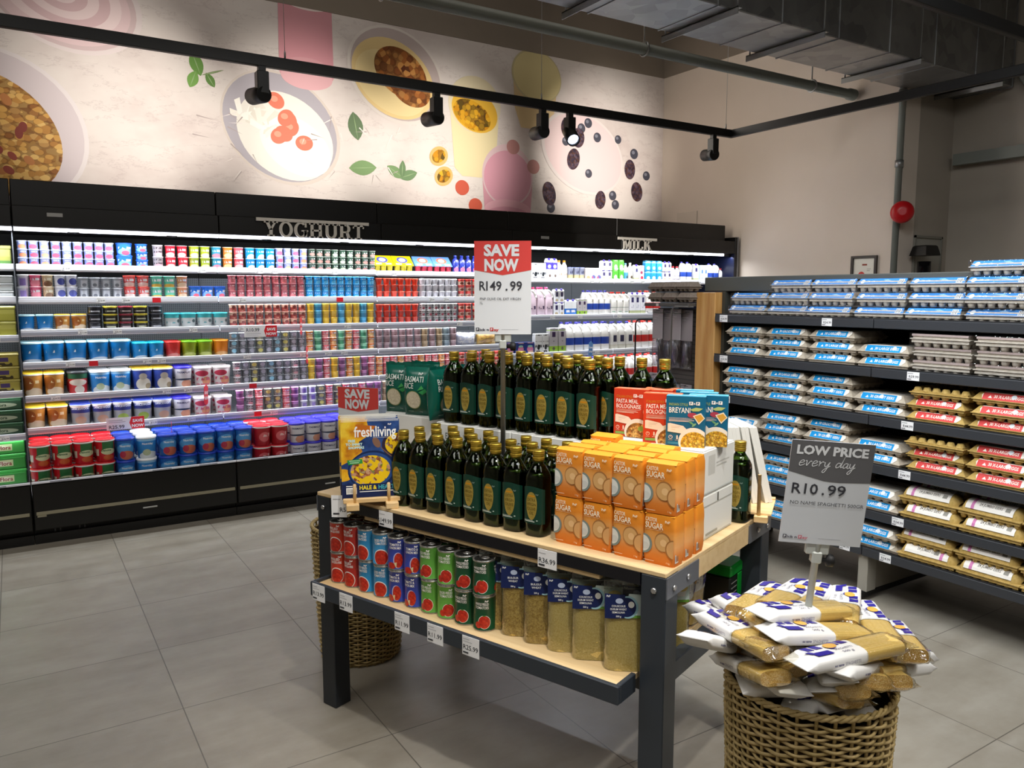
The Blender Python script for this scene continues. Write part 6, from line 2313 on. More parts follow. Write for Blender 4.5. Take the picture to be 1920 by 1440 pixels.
for x in (1.06, LX - .05):
    b = MB()
    b.box(x, x + .035, .10, .62, .05, .25, flat('#8b857a', .5), .003)
    b.box(x - .01, x + .045, .02, .10, .05, .25, flat('#9a958a', .5), .003)
    b.box(x, x + .035, -.05, .62, .02, .05, M_blackm, .003)
    T = Matrix.Translation((x + .018, -.05, .02))
    b.lathe([(.02, -.019), (.022, .0), (.012, .012)], 12, M_blackm, T=T)
    b.build('foot', o)
b = MB()
b.box(-.16, LX, .09, .30, 1.612, 1.70, M_hdr, .004)
b.build('header_beam', o)
b = MB()
b.box(-.16, 0.0, .02, .085, 0.0, 1.606, wood('rack_post_wood', '#a8763f', '#b98a4f', '#c49a60', (14, 14, 1.2)), .004)
b.build('wooden_post', o)
b = MB()
b.box(-.012, .02, .085, .62, 0, 1.612, flat('#3a3a34', .5))
b.build('end_upright', o)

M_pulp = nmat('grey_egg_pulp', lambda w: (w.bump(w.noise(w.coord(), 220, 3), .35, .002), w.ramp(w.noise(w.coord(), 60, 3), ((.3, '#a39887'), (.7, '#b9ae9d'))))[1], .9, 0, .2)
M_pulpw = nmat('white_egg_pulp', lambda w: (w.bump(w.noise(w.coord(), 220, 3), .35, .002), w.ramp(w.noise(w.coord(), 60, 3), ((.3, '#bdb5a8'), (.7, '#d0c9bd'))))[1], .9, 0, .2)
M_pulpy = nmat('straw_egg_pulp', lambda w: (w.bump(w.noise(w.coord(), 220, 3), .35, .002), w.ramp(w.noise(w.coord(), 60, 3), ((.3, '#a88c4c'), (.7, '#bfa263'))))[1], .9, 0, .2)
M_pulpb = nmat('brown_egg_pulp', lambda w: (w.bump(w.noise(w.coord(), 220, 3), .35, .002), w.ramp(w.noise(w.coord(), 60, 3), ((.3, '#6e6358'), (.7, '#80746a'))))[1], .9, 0, .2)


def cups(b, W, D, nx, ny, z0, h, m, seed=0):
    """moulded egg cups hanging under a flange"""
    px, py = W / nx, D / ny
    for i in range(nx):
        for j in range(ny):
            cx, cy = -W / 2 + px * (i + .5), -D / 2 + py * (j + .5)
            if 0 < i < nx - 1 and 0 < j < ny - 1:
                continue
            b.lathe([(min(px, py) * .27, z0 - h), (min(px, py) * .37, z0 - h * .72), (min(px, py) * .52, z0)], 10, m, cx, cy, cap1=False, sx=px / min(px, py), sy=py / min(px, py))
    b.box(-W / 2, W / 2, -D / 2, D / 2, z0 - h * .42, z0, m)
    b.box(-W / 2 - .006, W / 2 + .006, -D / 2 - .006, D / 2 + .006, z0 - .001, z0 + .003, m)


def egg_spec(kind, txt, seed=0):
    W, D = .272, .272
    pm = {'blue': M_pulp, 'wrap': M_pulpw, 'white': M_pulpw, 'red': M_pulpy, 'gold': M_pulpy}[kind]
    t_ = MB()
    cups(t_, W, D, 6, 6, *((.042, .040) if kind in ('wrap', 'white') else (.029, .028)), pm)
    parts = []
    lc = {'blue': '#1c8fd0', 'wrap': '#3c84d0', 'red': '#cf4544'}.get(kind)
    zl = .032
    lid = MB()
    if kind in ('blue', 'red'):
        w0, w1, d0, d1, h = W / 2 + .002, W / 2 - .022, D / 2 + .002, D / 2 - .019, .030
        vs = [(-w0, -d0, zl), (w0, -d0, zl), (w0, d0, zl), (-w0, d0, zl), (-w1, -d1, zl + h), (w1, -d1, zl + h), (w1, d1, zl + h), (-w1, d1, zl + h)]
        lid.add(vs, [(0, 1, 5, 4), (1, 2, 6, 5), (2, 3, 7, 6), (3, 0, 4, 7), (4, 5, 6, 7)], pm)
        for sx in (-1, 1):       # white paper sleeve end showing beyond the coloured print
            pass
        L = MB()
        n = math.hypot(.028, .028)
        rg = random.Random(seed)
        x0 = rg.uniform(-.004, .004)

        def slope(u, v, d):
            return (u, -d0 + v * .573 - (d + .0012) * .82, zl + .001 + v * .82 + (d + .0012) * .573)
        wl = .098
        wht = flat('#ece6da', .4)
        L.art(slope, [('p', [(x0 - wl, .0), (x0 + wl, .0), (x0 + wl + .016, .020), (x0 + wl + .010, .036), (x0 - wl + .004, .036), (x0 - wl - .006, .020)], wht),
                      ('r', x0 - wl, -.004, x0 + wl - .010, .0335, flat(lc, .35)),
                      ('t', txt, x0 - .05, .008, .022, wht, .02, 'l', .128), ('p', [(x0 - .075, .006), (x0 - .066, .02), (x0 - .057, .006)], wht),
                      ('e', x0 + rg.uniform(-.05, .06), .02, .011, .011, flat('#dfe6ea', .3))], eps=.0003)
        L.box(x0 - wl, x0 + wl, -d1, .03, zl + h, zl + h + .0012, wht)
        parts = [('lid', lid.mesh('lid')), ('label', L.mesh('label'))]
    elif kind == 'wrap':
        lid.box(-W / 2 + .004, W / 2 - .004, -D / 2 + .004, D / 2 - .004, .045, .058, pm)
        L = MB()
        c = flat(lc, .22)
        L.add([(-W / 2 - .002, -D / 2 - .007, .040), (W / 2 + .002, -D / 2 - .007, .040), (W / 2 - .004, -D / 2 + .022, .070), (-W / 2 + .004, -D / 2 + .022, .070), (-W / 2 + .004, D / 2, .070), (W / 2 - .004, D / 2, .070)], [(0, 1, 2, 3), (3, 2, 5, 4)], c)
        nrm = Vector((0, -.03, .029)).normalized()

        def slope(u, v, d):
            k = v / .042
            return (u, -D / 2 - .007 + .029 * k + nrm.y * (d + .0004), .040 + .030 * k + nrm.z * (d + .0004))
        wht = flat('#d9e4f0', .3)
        rg = random.Random(seed)
        L.art(slope, [('r', .092, .004, .122, .036, flat('#cfd6de', .3)), ('r', .096, .008, .1, .032, flat('#5a6470')), ('r', .104, .008, .107, .032, flat('#5a6470')), ('r', .112, .008, .117, .032, flat('#5a6470')),
                      ('e', -.108, .02, .012, .013, wht), ('t', txt, -.085, .014, .016, wht, .0, 'l', .05), ('p', [(-.02 + rg.uniform(-.02, .03), .03), (.03, .034), (.05, .024), (.01, .026)], flat('#7fb4e4', .25)), ('t', 'EGGS', .02, .016, .014, wht, .0, 'l', .03)], eps=.0003)
        f = MB()
        f.box(-W / 2 - .009, W / 2 + .009, -D / 2 - .009, D / 2 + .009, .002, .0715, film_mat('shrink_film', '#ffffff', .22, .1, .6), .004)
        parts = [('lid', lid.mesh('lid')), ('label', L.mesh('label')), ('film', f.mesh('film'))]
    elif kind == 'white':
        lid.box(-W / 2 + .004, W / 2 - .004, -D / 2 + .004, D / 2 - .004, .045, .056, pm)
        L = MB()
        L.box(-W / 2 + .002, W / 2 - .002, -D / 2 - .002, D / 2 - .01, .056, .066, flat('#b9a8a4', .3))
        f = MB()
        f.box(-W / 2 - .009, W / 2 + .009, -D / 2 - .009, D / 2 + .009, .002, .0715, film_mat('shrink_film', '#ffffff', .22, .1, .6), .004)
        parts = [('lid', lid.mesh('lid')), ('label', L.mesh('label')), ('film', f.mesh('film'))]
    else:
        cups2 = MB()
        cups2.box(-W / 2 + .004, W / 2 - .004, -D / 2 + .004, D / 2 - .004, .032, .038, pm)
        for i in range(6):
            for j in range(6):
                if j in (0, 5) or i in (0, 5):
                    cups2.lathe([(.022, .036), (.014, .054), (.006, .056)], 8, pm, -W / 2 + W / 6 * (i + .5), -D / 2 + D / 6 * (j + .5), cap0=False)
        parts = [('lid', cups2.mesh('lid'))]
    return dict(root=t_.mesh('egg_tray'), parts=parts)


EG = {('blue', i): egg_spec('blue', ('30 LARGE EGGS', '30 GROOT EIERS')[i % 2], i) for i in range(4)}
EG.update({('red', i): egg_spec('red', '30 X-LARGE EGGS', i) for i in range(2)})
EG.update({('wrap', i): egg_spec('wrap', '30', i) for i in range(3)})
EG['white', 0] = egg_spec('white', '', 0)
EG['gold', 0] = egg_spec('gold', '', 0)
EWORD = {'blue': 'blue-labelled', 'wrap': 'shrink-wrapped blue', 'white': 'plain white shrink-wrapped', 'red': 'red-labelled straw-coloured', 'gold': 'unlabelled straw-coloured'}
LAY = {1: [''], 2: ['lower layer', 'upper layer'], 3: ['bottom layer', 'middle layer', 'top layer'], 4: ['bottom layer', 'second layer', 'third layer', 'topmost layer']}
STK = {'top': [('wrap', 2), ('wrap', 3), ('wrap', 3), ('wrap', 3), ('wrap', 3), ('wrap', 4), ('wrap', 3)],
       'second': [('blue', 3), ('blue', 3), ('blue', 3), ('blue', 2), ('white', 3), ('white', 3), ('white', 3)],
       'third': [('blue', 3), ('blue', 3), ('blue', 3), ('blue', 2), ('red', 3), ('red', 3), ('red', 3)],
       'fourth': [('blue', 2), ('blue', 3), ('blue', 3), ('blue', 2), ('red', 3), ('red', 3), ('red', 3)],
       'fifth': [('blue', 3), ('blue', 3), ('blue', 3), ('blue', 2)],
       'base': [('blue', 2), ('blue', 2), ('blue', 2), ('blue', 2)]}
for nm, z in ESH:
    pitch, y0 = (.2765, 3.32) if nm == 'top' else (.2945, 3.35)
    for i, (k, n) in enumerate(STK[nm]):
        for l in range(n):
            kind = k
            if k == 'red' and i == 4 and l == n - 1:
                kind = 'gold'
            sp = EG[kind, rng.randrange({'blue': 4, 'red': 2, 'wrap': 3, 'white': 1, 'gold': 1}[kind])]
            sx_ = .27 / .284 if nm == 'top' else 1
            ob_ = make(sp, 'egg_tray', '%s egg tray, %s, %s stack from wooden post, %s rack shelf' % (EWORD[kind], LAY[n][l], ORD[i], nm), 'egg tray',
                       (XR + .155 + rng.uniform(-.012, .012) + (.012 * l if nm == 'top' else 0), y0 - pitch * (i + .5) + rng.uniform(-.006, .006), z - .018 + l * (.0725 if kind in ('wrap', 'white') and nm == 'top' else .064 if k == 'white' else .0632)),
                       RZ + rng.uniform(-.03, .03) * (1 if kind in ('blue', 'red') else .4), 'egg trays on the %s shelf of the egg rack' % nm)
            if nm == 'top':
                ob_.scale = (.955, 1, 1)


def jumbo_spec(flip):
    W, D = .255, .105
    b = MB()
    cups(b, W, D, 8, 3, .036, .034, M_pulpy)
    lid = MB()
    def pt(i, j):
        x = -W / 2 + W * i / 12
        e = min(1, (W / 2 - abs(x)) / .022) ** .5 if abs(x) < W / 2 else 0
        a = PI * j / 8
        wob = 1 + .03 * math.sin(i * PI)
        return (x, -math.cos(a) * D / 2 * (.55 + .45 * e) * wob, .039 + math.sin(a) ** .8 * .048 * (.25 + .75 * e))
    lid.grid(13, 9, pt, M_pulpy, True)
    L = MB()
    def wrap(u, v, d):
        a = PI * (.10 + .62 * v / .085)
        return (u, -math.cos(a) * (D / 2 + .002 + d), .040 + math.sin(a) ** .8 * (.050 + d))
    wht, gold, mag_, dk = flat('#e6e1d8', .35), flat('#a88a3a', .4), flat('#c478a8', .4), flat('#6a665e', .4)
    for q in range(8):
        L.art(wrap, [('r', -.098, -.006 + q * .0115, .098, -.006 + (q + 1) * .0115, wht)], eps=0, d0=0)
    xb = -.075 if not flip else .062
    for q in range(8):
        L.art(wrap, [('r', xb, -.006 + q * .0115, xb + .013, -.006 + (q + 1) * .0115, mag_)], eps=0, d0=.0006)
    L.art(wrap, [('t', 'Humpty Dumpty', 0, .040, .024, gold, .0, 'c', .115), ('t', '24 JUMBO EIERS', .005, .012, .0175, dk, .01, 'c', .095), ('r', .064 if not flip else .035, .008, .084 if not flip else .055, .026, flat('#8a877e', .4))], d0=.0010, eps=.0001)
    return dict(root=b.mesh('egg_box'), parts=[('lid', lid.mesh('lid')), ('label_wrap', L.mesh('label_wrap'), 'white paper wrap with a pink stripe')])


SJ = (jumbo_spec(False), jumbo_spec(True))
for nm, z in ESH[4:]:
    for i in range(3):
        for l in range(2):
            y = 2.03 - .285 * i + (.015 if l else 0)
            make(SJ[1 if (nm == 'base' and l == 0 and i == 0) else 0], 'egg_box', 'long white-wrapped jumbo egg box, %s layer, %s from the blue trays, %s shelf' % (('lower', 'upper')[l], ORD[i], nm), 'egg box',
                 (XR + .065 + .012 * l, y, z - .016 + l * .078), RZ + rng.uniform(-.03, .03), 'jumbo egg boxes on the %s shelf' % nm).scale = (1.06, 1.15, 1.05)
            make(SJ[0], 'egg_box', 'long white-wrapped jumbo egg box behind the front ones, %s layer, %s, %s shelf' % (('lower', 'upper')[l], ORD[i], nm), 'egg box',
                 (XR + .20, y, z - .016 + l * .078), RZ, 'jumbo egg boxes on the %s shelf' % nm).scale = (1.06, 1.15, 1.05)

# ---- end panel of the rack with six-egg cartons on top and hanging utensil packs
def rib(w):
    z = w.sep(w.coord())[2]
    f = w.m('FRACT', w.m('MULTIPLY', z, 34))
    return w.mix(w.m('LESS_THAN', f, .22), lin('#4a443f'), lin('#2e2a27'))


o = thing('end_display', 'dark ribbed end panel beside the wooden rack post with wire hooks', 'display panel', (3.74, 4.02, 0), RZ)
b = MB()
b.box(0, .41, 0, .02, .12, 1.50, nmat('ribbed_panel', rib, .6))
b.build('panel', o)
b = MB()
b.box(0, .41, -.13, .16, 1.515, 1.535, mat('panel_shelf_grey', '#4a4744', .5), .003)
b.box(.12, .14, -.134, -.13, 1.516, 1.534, flat('#b9b4ae'))
b.build('top_shelf', o)
b = MB()
b.box(0, .41, -.04, .03, .0, .12, M_blackm)
b.build('base', o)
for x, z in ((.05, 1.47), (.13, 1.47), (.22, 1.47), (.30, 1.47), (.03, 1.045), (.12, 1.03), (.22, 1.0), (.31, 1.0)):
    b = MB()
    b.tube([(x, .0, z), (x, -.14, z), (x, -.15, z + .012)], .0025, 6, M_galv2)
    b.build('hook', o)
for k, (y, ztop) in enumerate(((4.16, 1.42), (3.745, 1.515))):
    f = thing('wire_frame', ('black bent wire frame standing beside the hanging utensil packs', 'thin grey wire frame across the hanging utensil packs')[k], 'wire frame', (3.60 if k else 3.66, y, 0))
    b = MB()
    e = .13
    b.tube([(0, 0, .3), (0, 0, ztop - .03), (0, -.01, ztop - .01), (0, -.03, ztop), (0, -e, ztop), (.06, -e, ztop)], .0055, 8, M_blackm if k == 0 else mat('wire_grey', '#5a5652', .4))
    b.build('wire', f)
    b = MB()
    b.box(-.05, .05, -.05, .05, 0, .012, M_blackm)
    b.tube([(0, 0, 0), (0, 0, .31)], .009, 8, M_blackm)
    b.build('foot', f)


def six_spec():
    W, D = .116, .10
    b = MB()
    cups(b, W, D, 3, 2, .034, .030, M_pulpb)
    lid = MB()
    w0, w1, d0, d1 = W / 2, W / 2 - .016, D / 2, D / 2 - .014
    lid.add([(-w0, -d0, .037), (w0, -d0, .037), (w0, d0, .037), (-w0, d0, .037), (-w1, -d1, .066), (w1, -d1, .066), (w1, d1, .066), (-w1, d1, .066)], [(0, 1, 5, 4), (1, 2, 6, 5), (2, 3, 7, 6), (3, 0, 4, 7), (4, 5, 6, 7)], M_pulpb)
    return dict(root=b.mesh('egg_carton'), parts=[('lid', lid.mesh('lid'))])


S6 = six_spec()
for l in range(2):
    for i in range(3):
        make(S6, 'egg_carton', 'brown six-egg carton, %s tier, %s from the left on the end panel' % (('lower', 'upper')[l], ORD[i]), 'egg carton', (3.66 + .01 * l, 3.935 - .136 * i - (.012 if l == 0 else 0), 1.539 + l * .068), RZ, 'six-egg cartons on the end panel')
M_bagf = film_mat('hang_bag_film', '#d8d4d6', .5, .15, .4)


def utensil_spec(kind, seed):
    W = .10
    b = MB()
    card = flat('#8d8486' if seed % 2 else '#9a9294', .45)
    b.box(-W / 2, W / 2, -.001, .001, -.20, .0, card)
    b.art(FRONT(-.001), [('r', -.02, -.014, .02, -.010, flat('#3a3638')), ('r', -.04, -.05, .01, -.047, flat('#b9b0b2')), ('r', -.04, -.065, -.01, -.062, flat('#b9b0b2'))])
    f = MB()
    pillow(f, W * 1.0, .185, .03, M_bagf, 14, 8, wob=.003, seed=seed)
    for i in range(len(f.v)):
        f.v[i] = (f.v[i][0], f.v[i][1], f.v[i][2] - .385)
    u = MB()
    st = mat('utensil_steel', '#9a9890', .3, .8)
    if kind == 'whisk':
        for k in range(6):
            a = PI * k / 6
            u.tube([(.026 * math.sin(PI * q / 12) * math.cos(a), .012 * math.sin(PI * q / 12) * math.sin(a), -.22 - .14 * q / 12 * (1 if q < 13 else 1)) for q in range(13)], .0014, 5, st)
    else:
        u.tube([(0, 0, -.22), (0, 0, -.30)], .006, 8, st)
        u.lathe([(.006, -.37), (.017, -.35), (.02, -.325), (.008, -.30)], 12, st, sy=.3)
    u.tube([(0, 0, -.205), (0, 0, -.225)], .007, 8, M_blackm)
    return dict(root=b.mesh('utensil_pack'), parts=[('bag', f.mesh('bag')), ('utensil', u.mesh('utensil'))])


for i, (y, dx, z, kd) in enumerate(((3.97, .05, 1.495, 'whisk'), (3.89, .025, 1.485, 'spoon'), (3.80, .05, 1.495, 'whisk'), (3.715, .03, 1.49, 'spoon'))):
    make(utensil_spec(kd, i), 'utensil_pack', 'grey-carded kitchen utensil in a clear bag, %s from the left in the upper row' % ORD[i], 'utensil pack', (3.74 - dx, y, z), RZ, 'hanging utensil packs')
for i, (y, dx, z) in enumerate(((3.99, .05, 1.06), (3.90, .03, 1.045), (3.80, .05, 1.0), (3.71, .03, 1.005))):
    make(utensil_spec('spoon', i + 4), 'utensil_pack', 'grey-carded kitchen utensil, %s from the left in the lower row' % ORD[i], 'utensil pack', (3.74 - dx, y, z), RZ, 'hanging utensil packs')

# ------------------------------------------------------------------ wicker baskets
def wick(w):
    g = w.coord()
    n = w.noise(w.mapping(g, (6, 6, 40)), 3, 4, .6)
    return w.ramp(n, ((.3, '#94804f'), (.55, '#b39c6b'), (.75, '#c7b184')))


M_wick = nmat('willow_strands', wick, .6, 0, .3)
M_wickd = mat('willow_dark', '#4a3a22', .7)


def basket_spec(H, r0, r1):
    def rad(z):
        q = z / H
        return r0 + (r1 - r0) * q ** .8
    ns, rows = 30, int(H / .0104)
    b = MB()
    N = ns * 4
    for k in range(rows):
        z = .012 + k * (H - .03) / rows
        ph = PI * (k % 2)
        rr = rng.uniform(.0036, .0047)
        pts = []
        for i in range(N):
            a = 2 * PI * i / N
            r = rad(z) + .0065 * math.sin(a * ns / 2 + ph)
            zz = z + .003 * math.sin(a * 2 + k * .35) + .0012 * math.sin(a * 9 + k)
            pts.append((r * math.cos(a), r * math.sin(a), zz))
        b.tube(pts, rr, 5, M_wick, closed=True)
    st = MB()
    for i in range(ns):
        a = 2 * PI * (i + .5) / ns
        st.tube([(rad(z) * math.cos(a), rad(z) * math.sin(a), z) for z in [H * q / 8 for q in range(9)]], .0045, 5, M_wick)
    rim = MB()
    for s in range(3):
        pts = []
        for i in range(120):
            a = 2 * PI * i / 120
            q = a * 20 + s * 2 * PI / 3
            pts.append(((r1 + .005 * math.cos(q)) * math.cos(a), (r1 + .005 * math.cos(q)) * math.sin(a), H - .006 + .005 * math.sin(q)))
        rim.tube(pts, .0046, 6, M_wick, closed=True)
    base = MB()
    base.lathe([(r0 * .98, .0), (r0 * 1.0, .012), (r0 * .9, .016)], 40, M_wick)
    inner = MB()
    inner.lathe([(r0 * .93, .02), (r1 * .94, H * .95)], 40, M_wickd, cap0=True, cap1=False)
    return dict(root=b.mesh('wicker_basket'), parts=[('stakes', st.mesh('stakes')), ('braided_rim', rim.mesh('braided_rim')), ('base', base.mesh('base')), ('lining', inner.mesh('lining'))])


BC = (1.63, 1.18)
SBK = basket_spec(.65, .165, .198)
make(SBK, 'wicker_basket', 'tall wicker basket full of spaghetti packs beside the table', 'wicker basket', (BC[0], BC[1], 0), 0)
B2 = (1.235, 3.215)
make(basket_spec(.60, .168, .20), 'wicker_basket', 'wicker basket standing on the floor behind the left table leg', 'wicker basket', (B2[0], B2[1], 0), .4)

# ---- spaghetti packs
def strands(w):
    y = w.sep(w.coord())
    f = w.m('MULTIPLY_ADD', w.m('SINE', w.m('MULTIPLY', y[1], 2100)), .35, .5)
    n = w.noise(w.mapping(w.coord(), (3, 260, 260)), 1.0, 3)
    return w.ramp(w.m('MULTIPLY_ADD', f, .4, w.m('MULTIPLY', n, .6)), ((.2, '#cfa752'), (.5, '#e2c070'), (.8, '#efd590')))


M_spag = nmat('dry_spaghetti', strands, .4, 0, .4)
M_spend = nmat('spaghetti_ends', lambda w: w.ramp(w.voronoi(w.coord(), 480, out='Distance'), ((.1, '#ecd396'), (.6, '#b98f48'))), .5)
M_sfilm = film_mat('spaghetti_film', '#fbfaf4', .45, .10, .35)
M_wlab = mat('spaghetti_label_white', '#e4e3e0', .28)


def spag_spec(seed):
    rg = random.Random(seed)
    L, W, T = .262, .078, .036
    n = 20

    def ring(x, s, sw=1.0, st=1.0):
        out = []
        for i in range(n):
            a = 2 * PI * (i + .5) / n
            out.append((x, math.copysign(abs(math.cos(a)) ** .55, math.cos(a)) * W / 2 * s * sw, math.copysign(abs(math.sin(a)) ** .55, math.sin(a)) * T / 2 * s * st))
        return out

    def loft(b, rings, m, c0=None, c1=None, jit=0):
        vs = [(p[0], p[1] + rg.uniform(-jit, jit), p[2] + rg.uniform(-jit, jit)) for r_ in rings for p in r_]
        fs = [(j * n + i, (j + 1) * n + i, (j + 1) * n + (i + 1) % n, j * n + (i + 1) % n) for j in range(len(rings) - 1) for i in range(n)]
        b.add(vs, fs, m, True)
        if c0:
            b.add(rings[0], [tuple(range(n))], c0)
        if c1:
            b.add(rings[-1], [tuple(range(n - 1, -1, -1))], c1)
    core = MB()
    loft(core, [ring(-L / 2 + .004, .95), ring(-.02, .97), ring(L / 2 - .006, .95)], M_spag, M_spend, M_spend)
    lab = MB()
    xe = .012
    loft(lab, [ring(-L / 2 - .030, 1, 1.02, .06), ring(-L / 2 - .012, 1, 1.0, .55), ring(-L / 2 + .004, 1.02), ring(-.06, 1.02), ring(xe, 1.02)], M_wlab, M_wlab)
    zt = T / 2 * 1.02 + .0005
    blue, yl = flat('#2a2088', .3), flat('#d6a64a', .3)
    def top(u, v, d):
        c = min(1, abs(v) / (W / 2 * 1.02))
        return (u, v, T / 2 * 1.02 * (1 - c ** (2 / .55)) ** (.55 / 2) + .0008 + d)
    def quad(u, v, w, h, s=.004):
        return [(u + s, v), (u + w + s, v), (u + w - s, v + h), (u - s, v + h)]
    I = []
    for k in range(5):
        if k != 2:
            I.append(('p', quad(-.122 + .025 * k, .007 + .0012 * k, .020, .021), blue))
    I += [('p', quad(-.128, -.012, .014, .014, .005), blue), ('p', quad(-.062, -.004, .013, .008), blue), ('e', -.052, .012, .017, .013, yl), ('p', quad(-.118, -.024, .046, .017, .003), blue)]
    lab.art(top, I, clipbox=(-.135, -.034, .010, .034), eps=.0002, strip=0)
    lab.art(top, [('t', 'no name', -.113, -.020, .013, M_wlab, .03, 'l', .036), ('t', 'SPAGHETTI', -.056, -.012, .011, flat('#4a4866', .3), .0, 'l', .050), ('t', '500 g', -.045, -.026, .010, flat('#4a4866', .3), .0, 'l', .03)], d0=.0008, eps=0)
    lab.art(lambda u, v, d: (u, -W / 2 * 1.02 - d - .0006, v), [('t', 'no name', -.085, -.004, .008, flat('#33316a', .3), .03, 'l', .026), ('t', 'SPAGHETTI', -.055, -.005, .011, flat('#8a8898', .3), .0, 'l', .044)], eps=0)
    film = MB()
    loft(film, [ring(xe - .004, 1.035), ring(L / 2 - .012, 1.05), ring(L / 2 + .004, 1.0, .96, .95), ring(L / 2 + .016, 1, .86, .45), ring(L / 2 + .034, 1.0, 1.0, .12)], M_sfilm, jit=.0022)
    return dict(root=lab.mesh('spaghetti_pack'), parts=[('spaghetti', core.mesh('spaghetti')), ('film', film.mesh('film'))])


SSP = [spag_spec(i) for i in range(4)]
SPL = [(1.569, 1.028, .785, -10.7, 0.0, 'lying in front, its label end to the left'), (1.567, 1.11, .80, -12.0, -8.9, 'lying across the middle of the heap'),
       (1.594, 1.173, .825, -5.9, -8.4, 'on top of the heap, pierced by the sign pole side'), (1.435, 1.228, .785, -102.7, 3.7, 'slanting down to the front left of the heap'),
       (1.52, 1.281, .80, -112.8, 7.9, 'behind the left slanting pack'), (1.602, 1.323, .80, -159.8, 3.6, 'at the back left of the heap'), (1.667, 1.279, .81, -161.8, 3.7, 'at the back, left of the pole'),
       (1.719, 1.254, .80, -155.2, 3.7, 'at the back behind the pole'), (1.784, 1.194, .785, -146.7, 1.1, 'at the back right of the heap'), (1.796, 1.119, .765, -132.3, 1.6, 'running front to back at the right of the heap'),
       (1.827, 1.065, .735, -137.2, 7.9, 'hanging over the right rim'), (1.744, 1.031, .70, -174.1, 14.2, 'lowest at the right rim'), (1.433, 1.293, .735, 15.6, -24.3, 'poking out at the far left of the heap'),
       (1.532, 1.376, .755, -108.2, 11.6, 'nearest the table at the left back'), (1.441, 1.203, .71, -113.2, 15.3, 'under the left slanting pack'), (1.514, 1.173, .75, -164.5, 22.2, 'white label end showing at heap centre'),
       (1.501, 1.213, .715, -106.9, 12.2, 'buried below the left slanting pack, cut end showing'), (1.62, 1.153, .69, 42.0, -4.2, 'end-on below the front pack'), (1.61, 1.126, .705, 48.9, -12.1, 'white end-on under the front pack'),
       (1.67, 1.07, .70, -132.3, 13.2, 'cut end showing at the front right'), (1.605, 1.105, .68, -118.2, 13.3, 'low at the front of the basket'), (1.731, 1.062, .685, -128.9, 13.8, 'low at the right of the basket'),
       (1.503, 1.199, .68, 61.2, -10.6, 'dark label low in the front left'), (1.578, 1.125, .65, -103.9, 15.5, 'lowest inside the front rim'), (1.635, 1.034, .735, 8.2, -12.2, 'just beneath the front pack'),
       (1.796, 1.043, .72, -170.1, 19.3, 'beneath the packs at the right'), (1.674, 1.283, .76, -108.9, 10.0, 'beneath the top packs at the back'), (1.777, 1.212, .77, 7.3, -12.6, 'beneath the packs at the back right'),
       (1.555, 1.13, .672, -35, 3, 'resting on the front left rim under the heap'), (1.625, 1.155, .632, 20, 0, 'low inside the front rim, label up'), (1.665, 1.165, .628, 70, 0, 'low inside the right front rim'),
       (1.59, 1.20, .64, 80, 0, 'low inside the left rim'), (1.63, 1.20, .70, 10, 0, 'in the middle of the basket under the others')]
for i, (x, y, z, yaw, pit, lb) in enumerate(SPL):
    make(SSP[i % 4], 'spaghetti_pack', 'white and yellow spaghetti pack %s' % lb, 'spaghetti pack', (x, y, z), 0, 'spaghetti packs in the basket',
         (R(((i * 37) % 17) - 8 if i > 8 else ((i * 5) % 7) - 3), -R(pit), R(yaw)))
# upright packs on the tray at the table's right end, and a green crate
for i, (a, bb, rz, lean) in enumerate(((1.355, .235, -8, 12), (1.362, .335, 6, 9), (1.352, .43, -4, 4), (1.27, .25, 5, 8), (1.27, .36, 0, 6))):
    M = TM @ Matrix.Translation((a, bb, .512 + .17)) @ Matrix.Rotation(R(90 + rz), 4, 'Z') @ Matrix.Rotation(R(-lean), 4, 'X') @ Matrix.Rotation(R(90), 4, 'Y') @ Matrix.Rotation(R(-90), 4, 'X')
    q = make(SSP[i % 4], 'spaghetti_pack', 'upright spaghetti pack on the tray at the table end, %s from the front' % ORD[i], 'spaghetti pack', (0, 0, 0), 0, 'upright spaghetti packs on the tray')
    q.matrix_world = TM @ Matrix.Translation((a, bb, .532 + .135)) @ Matrix.Rotation(R(rz), 4, 'Z') @ Matrix.Rotation(R(lean), 4, 'Y') @ Matrix(((0, 0, 1, 0), (0, 1, 0, 0), (-1, 0, 0, 0), (0, 0, 0, 1)))
o = thing('plastic_crate', 'green and black plastic tub at the back of the tray under the table', 'crate', TW(1.30, .70, .532), TA)
b = MB()
b.box(-.085, .085, -.06, .06, 0, .10, mat('crate_black', '#161a16', .4), .006)
for k in range(4):
    b.box(.0852, .0856, -.05, .0, .02 + k * .018, .024 + k * .018, flat('#8a8a84'))
b.build('tub', o)
b = MB()
gr = mat('crate_green', '#0f8a2c', .3)
b.box(-.09, .09, -.065, .065, .10, .14, gr, .006)
b.box(.085, .089, .0, .06, .0, .10, gr, .002)
b.build('lid', o)

# ------------------------------------------------------------------ price signs on poles
M_pole = mat('grey_pole', '#b4b8b2', .4)
M_board = mat('sign_paper', '#c6cace', .35)
M_boardw = mat('sign_paper_white', '#d6d9db', .35)
M_sred = flat('#cc443f', .35)
M_sgrey = flat('#5c5c5e', .35)


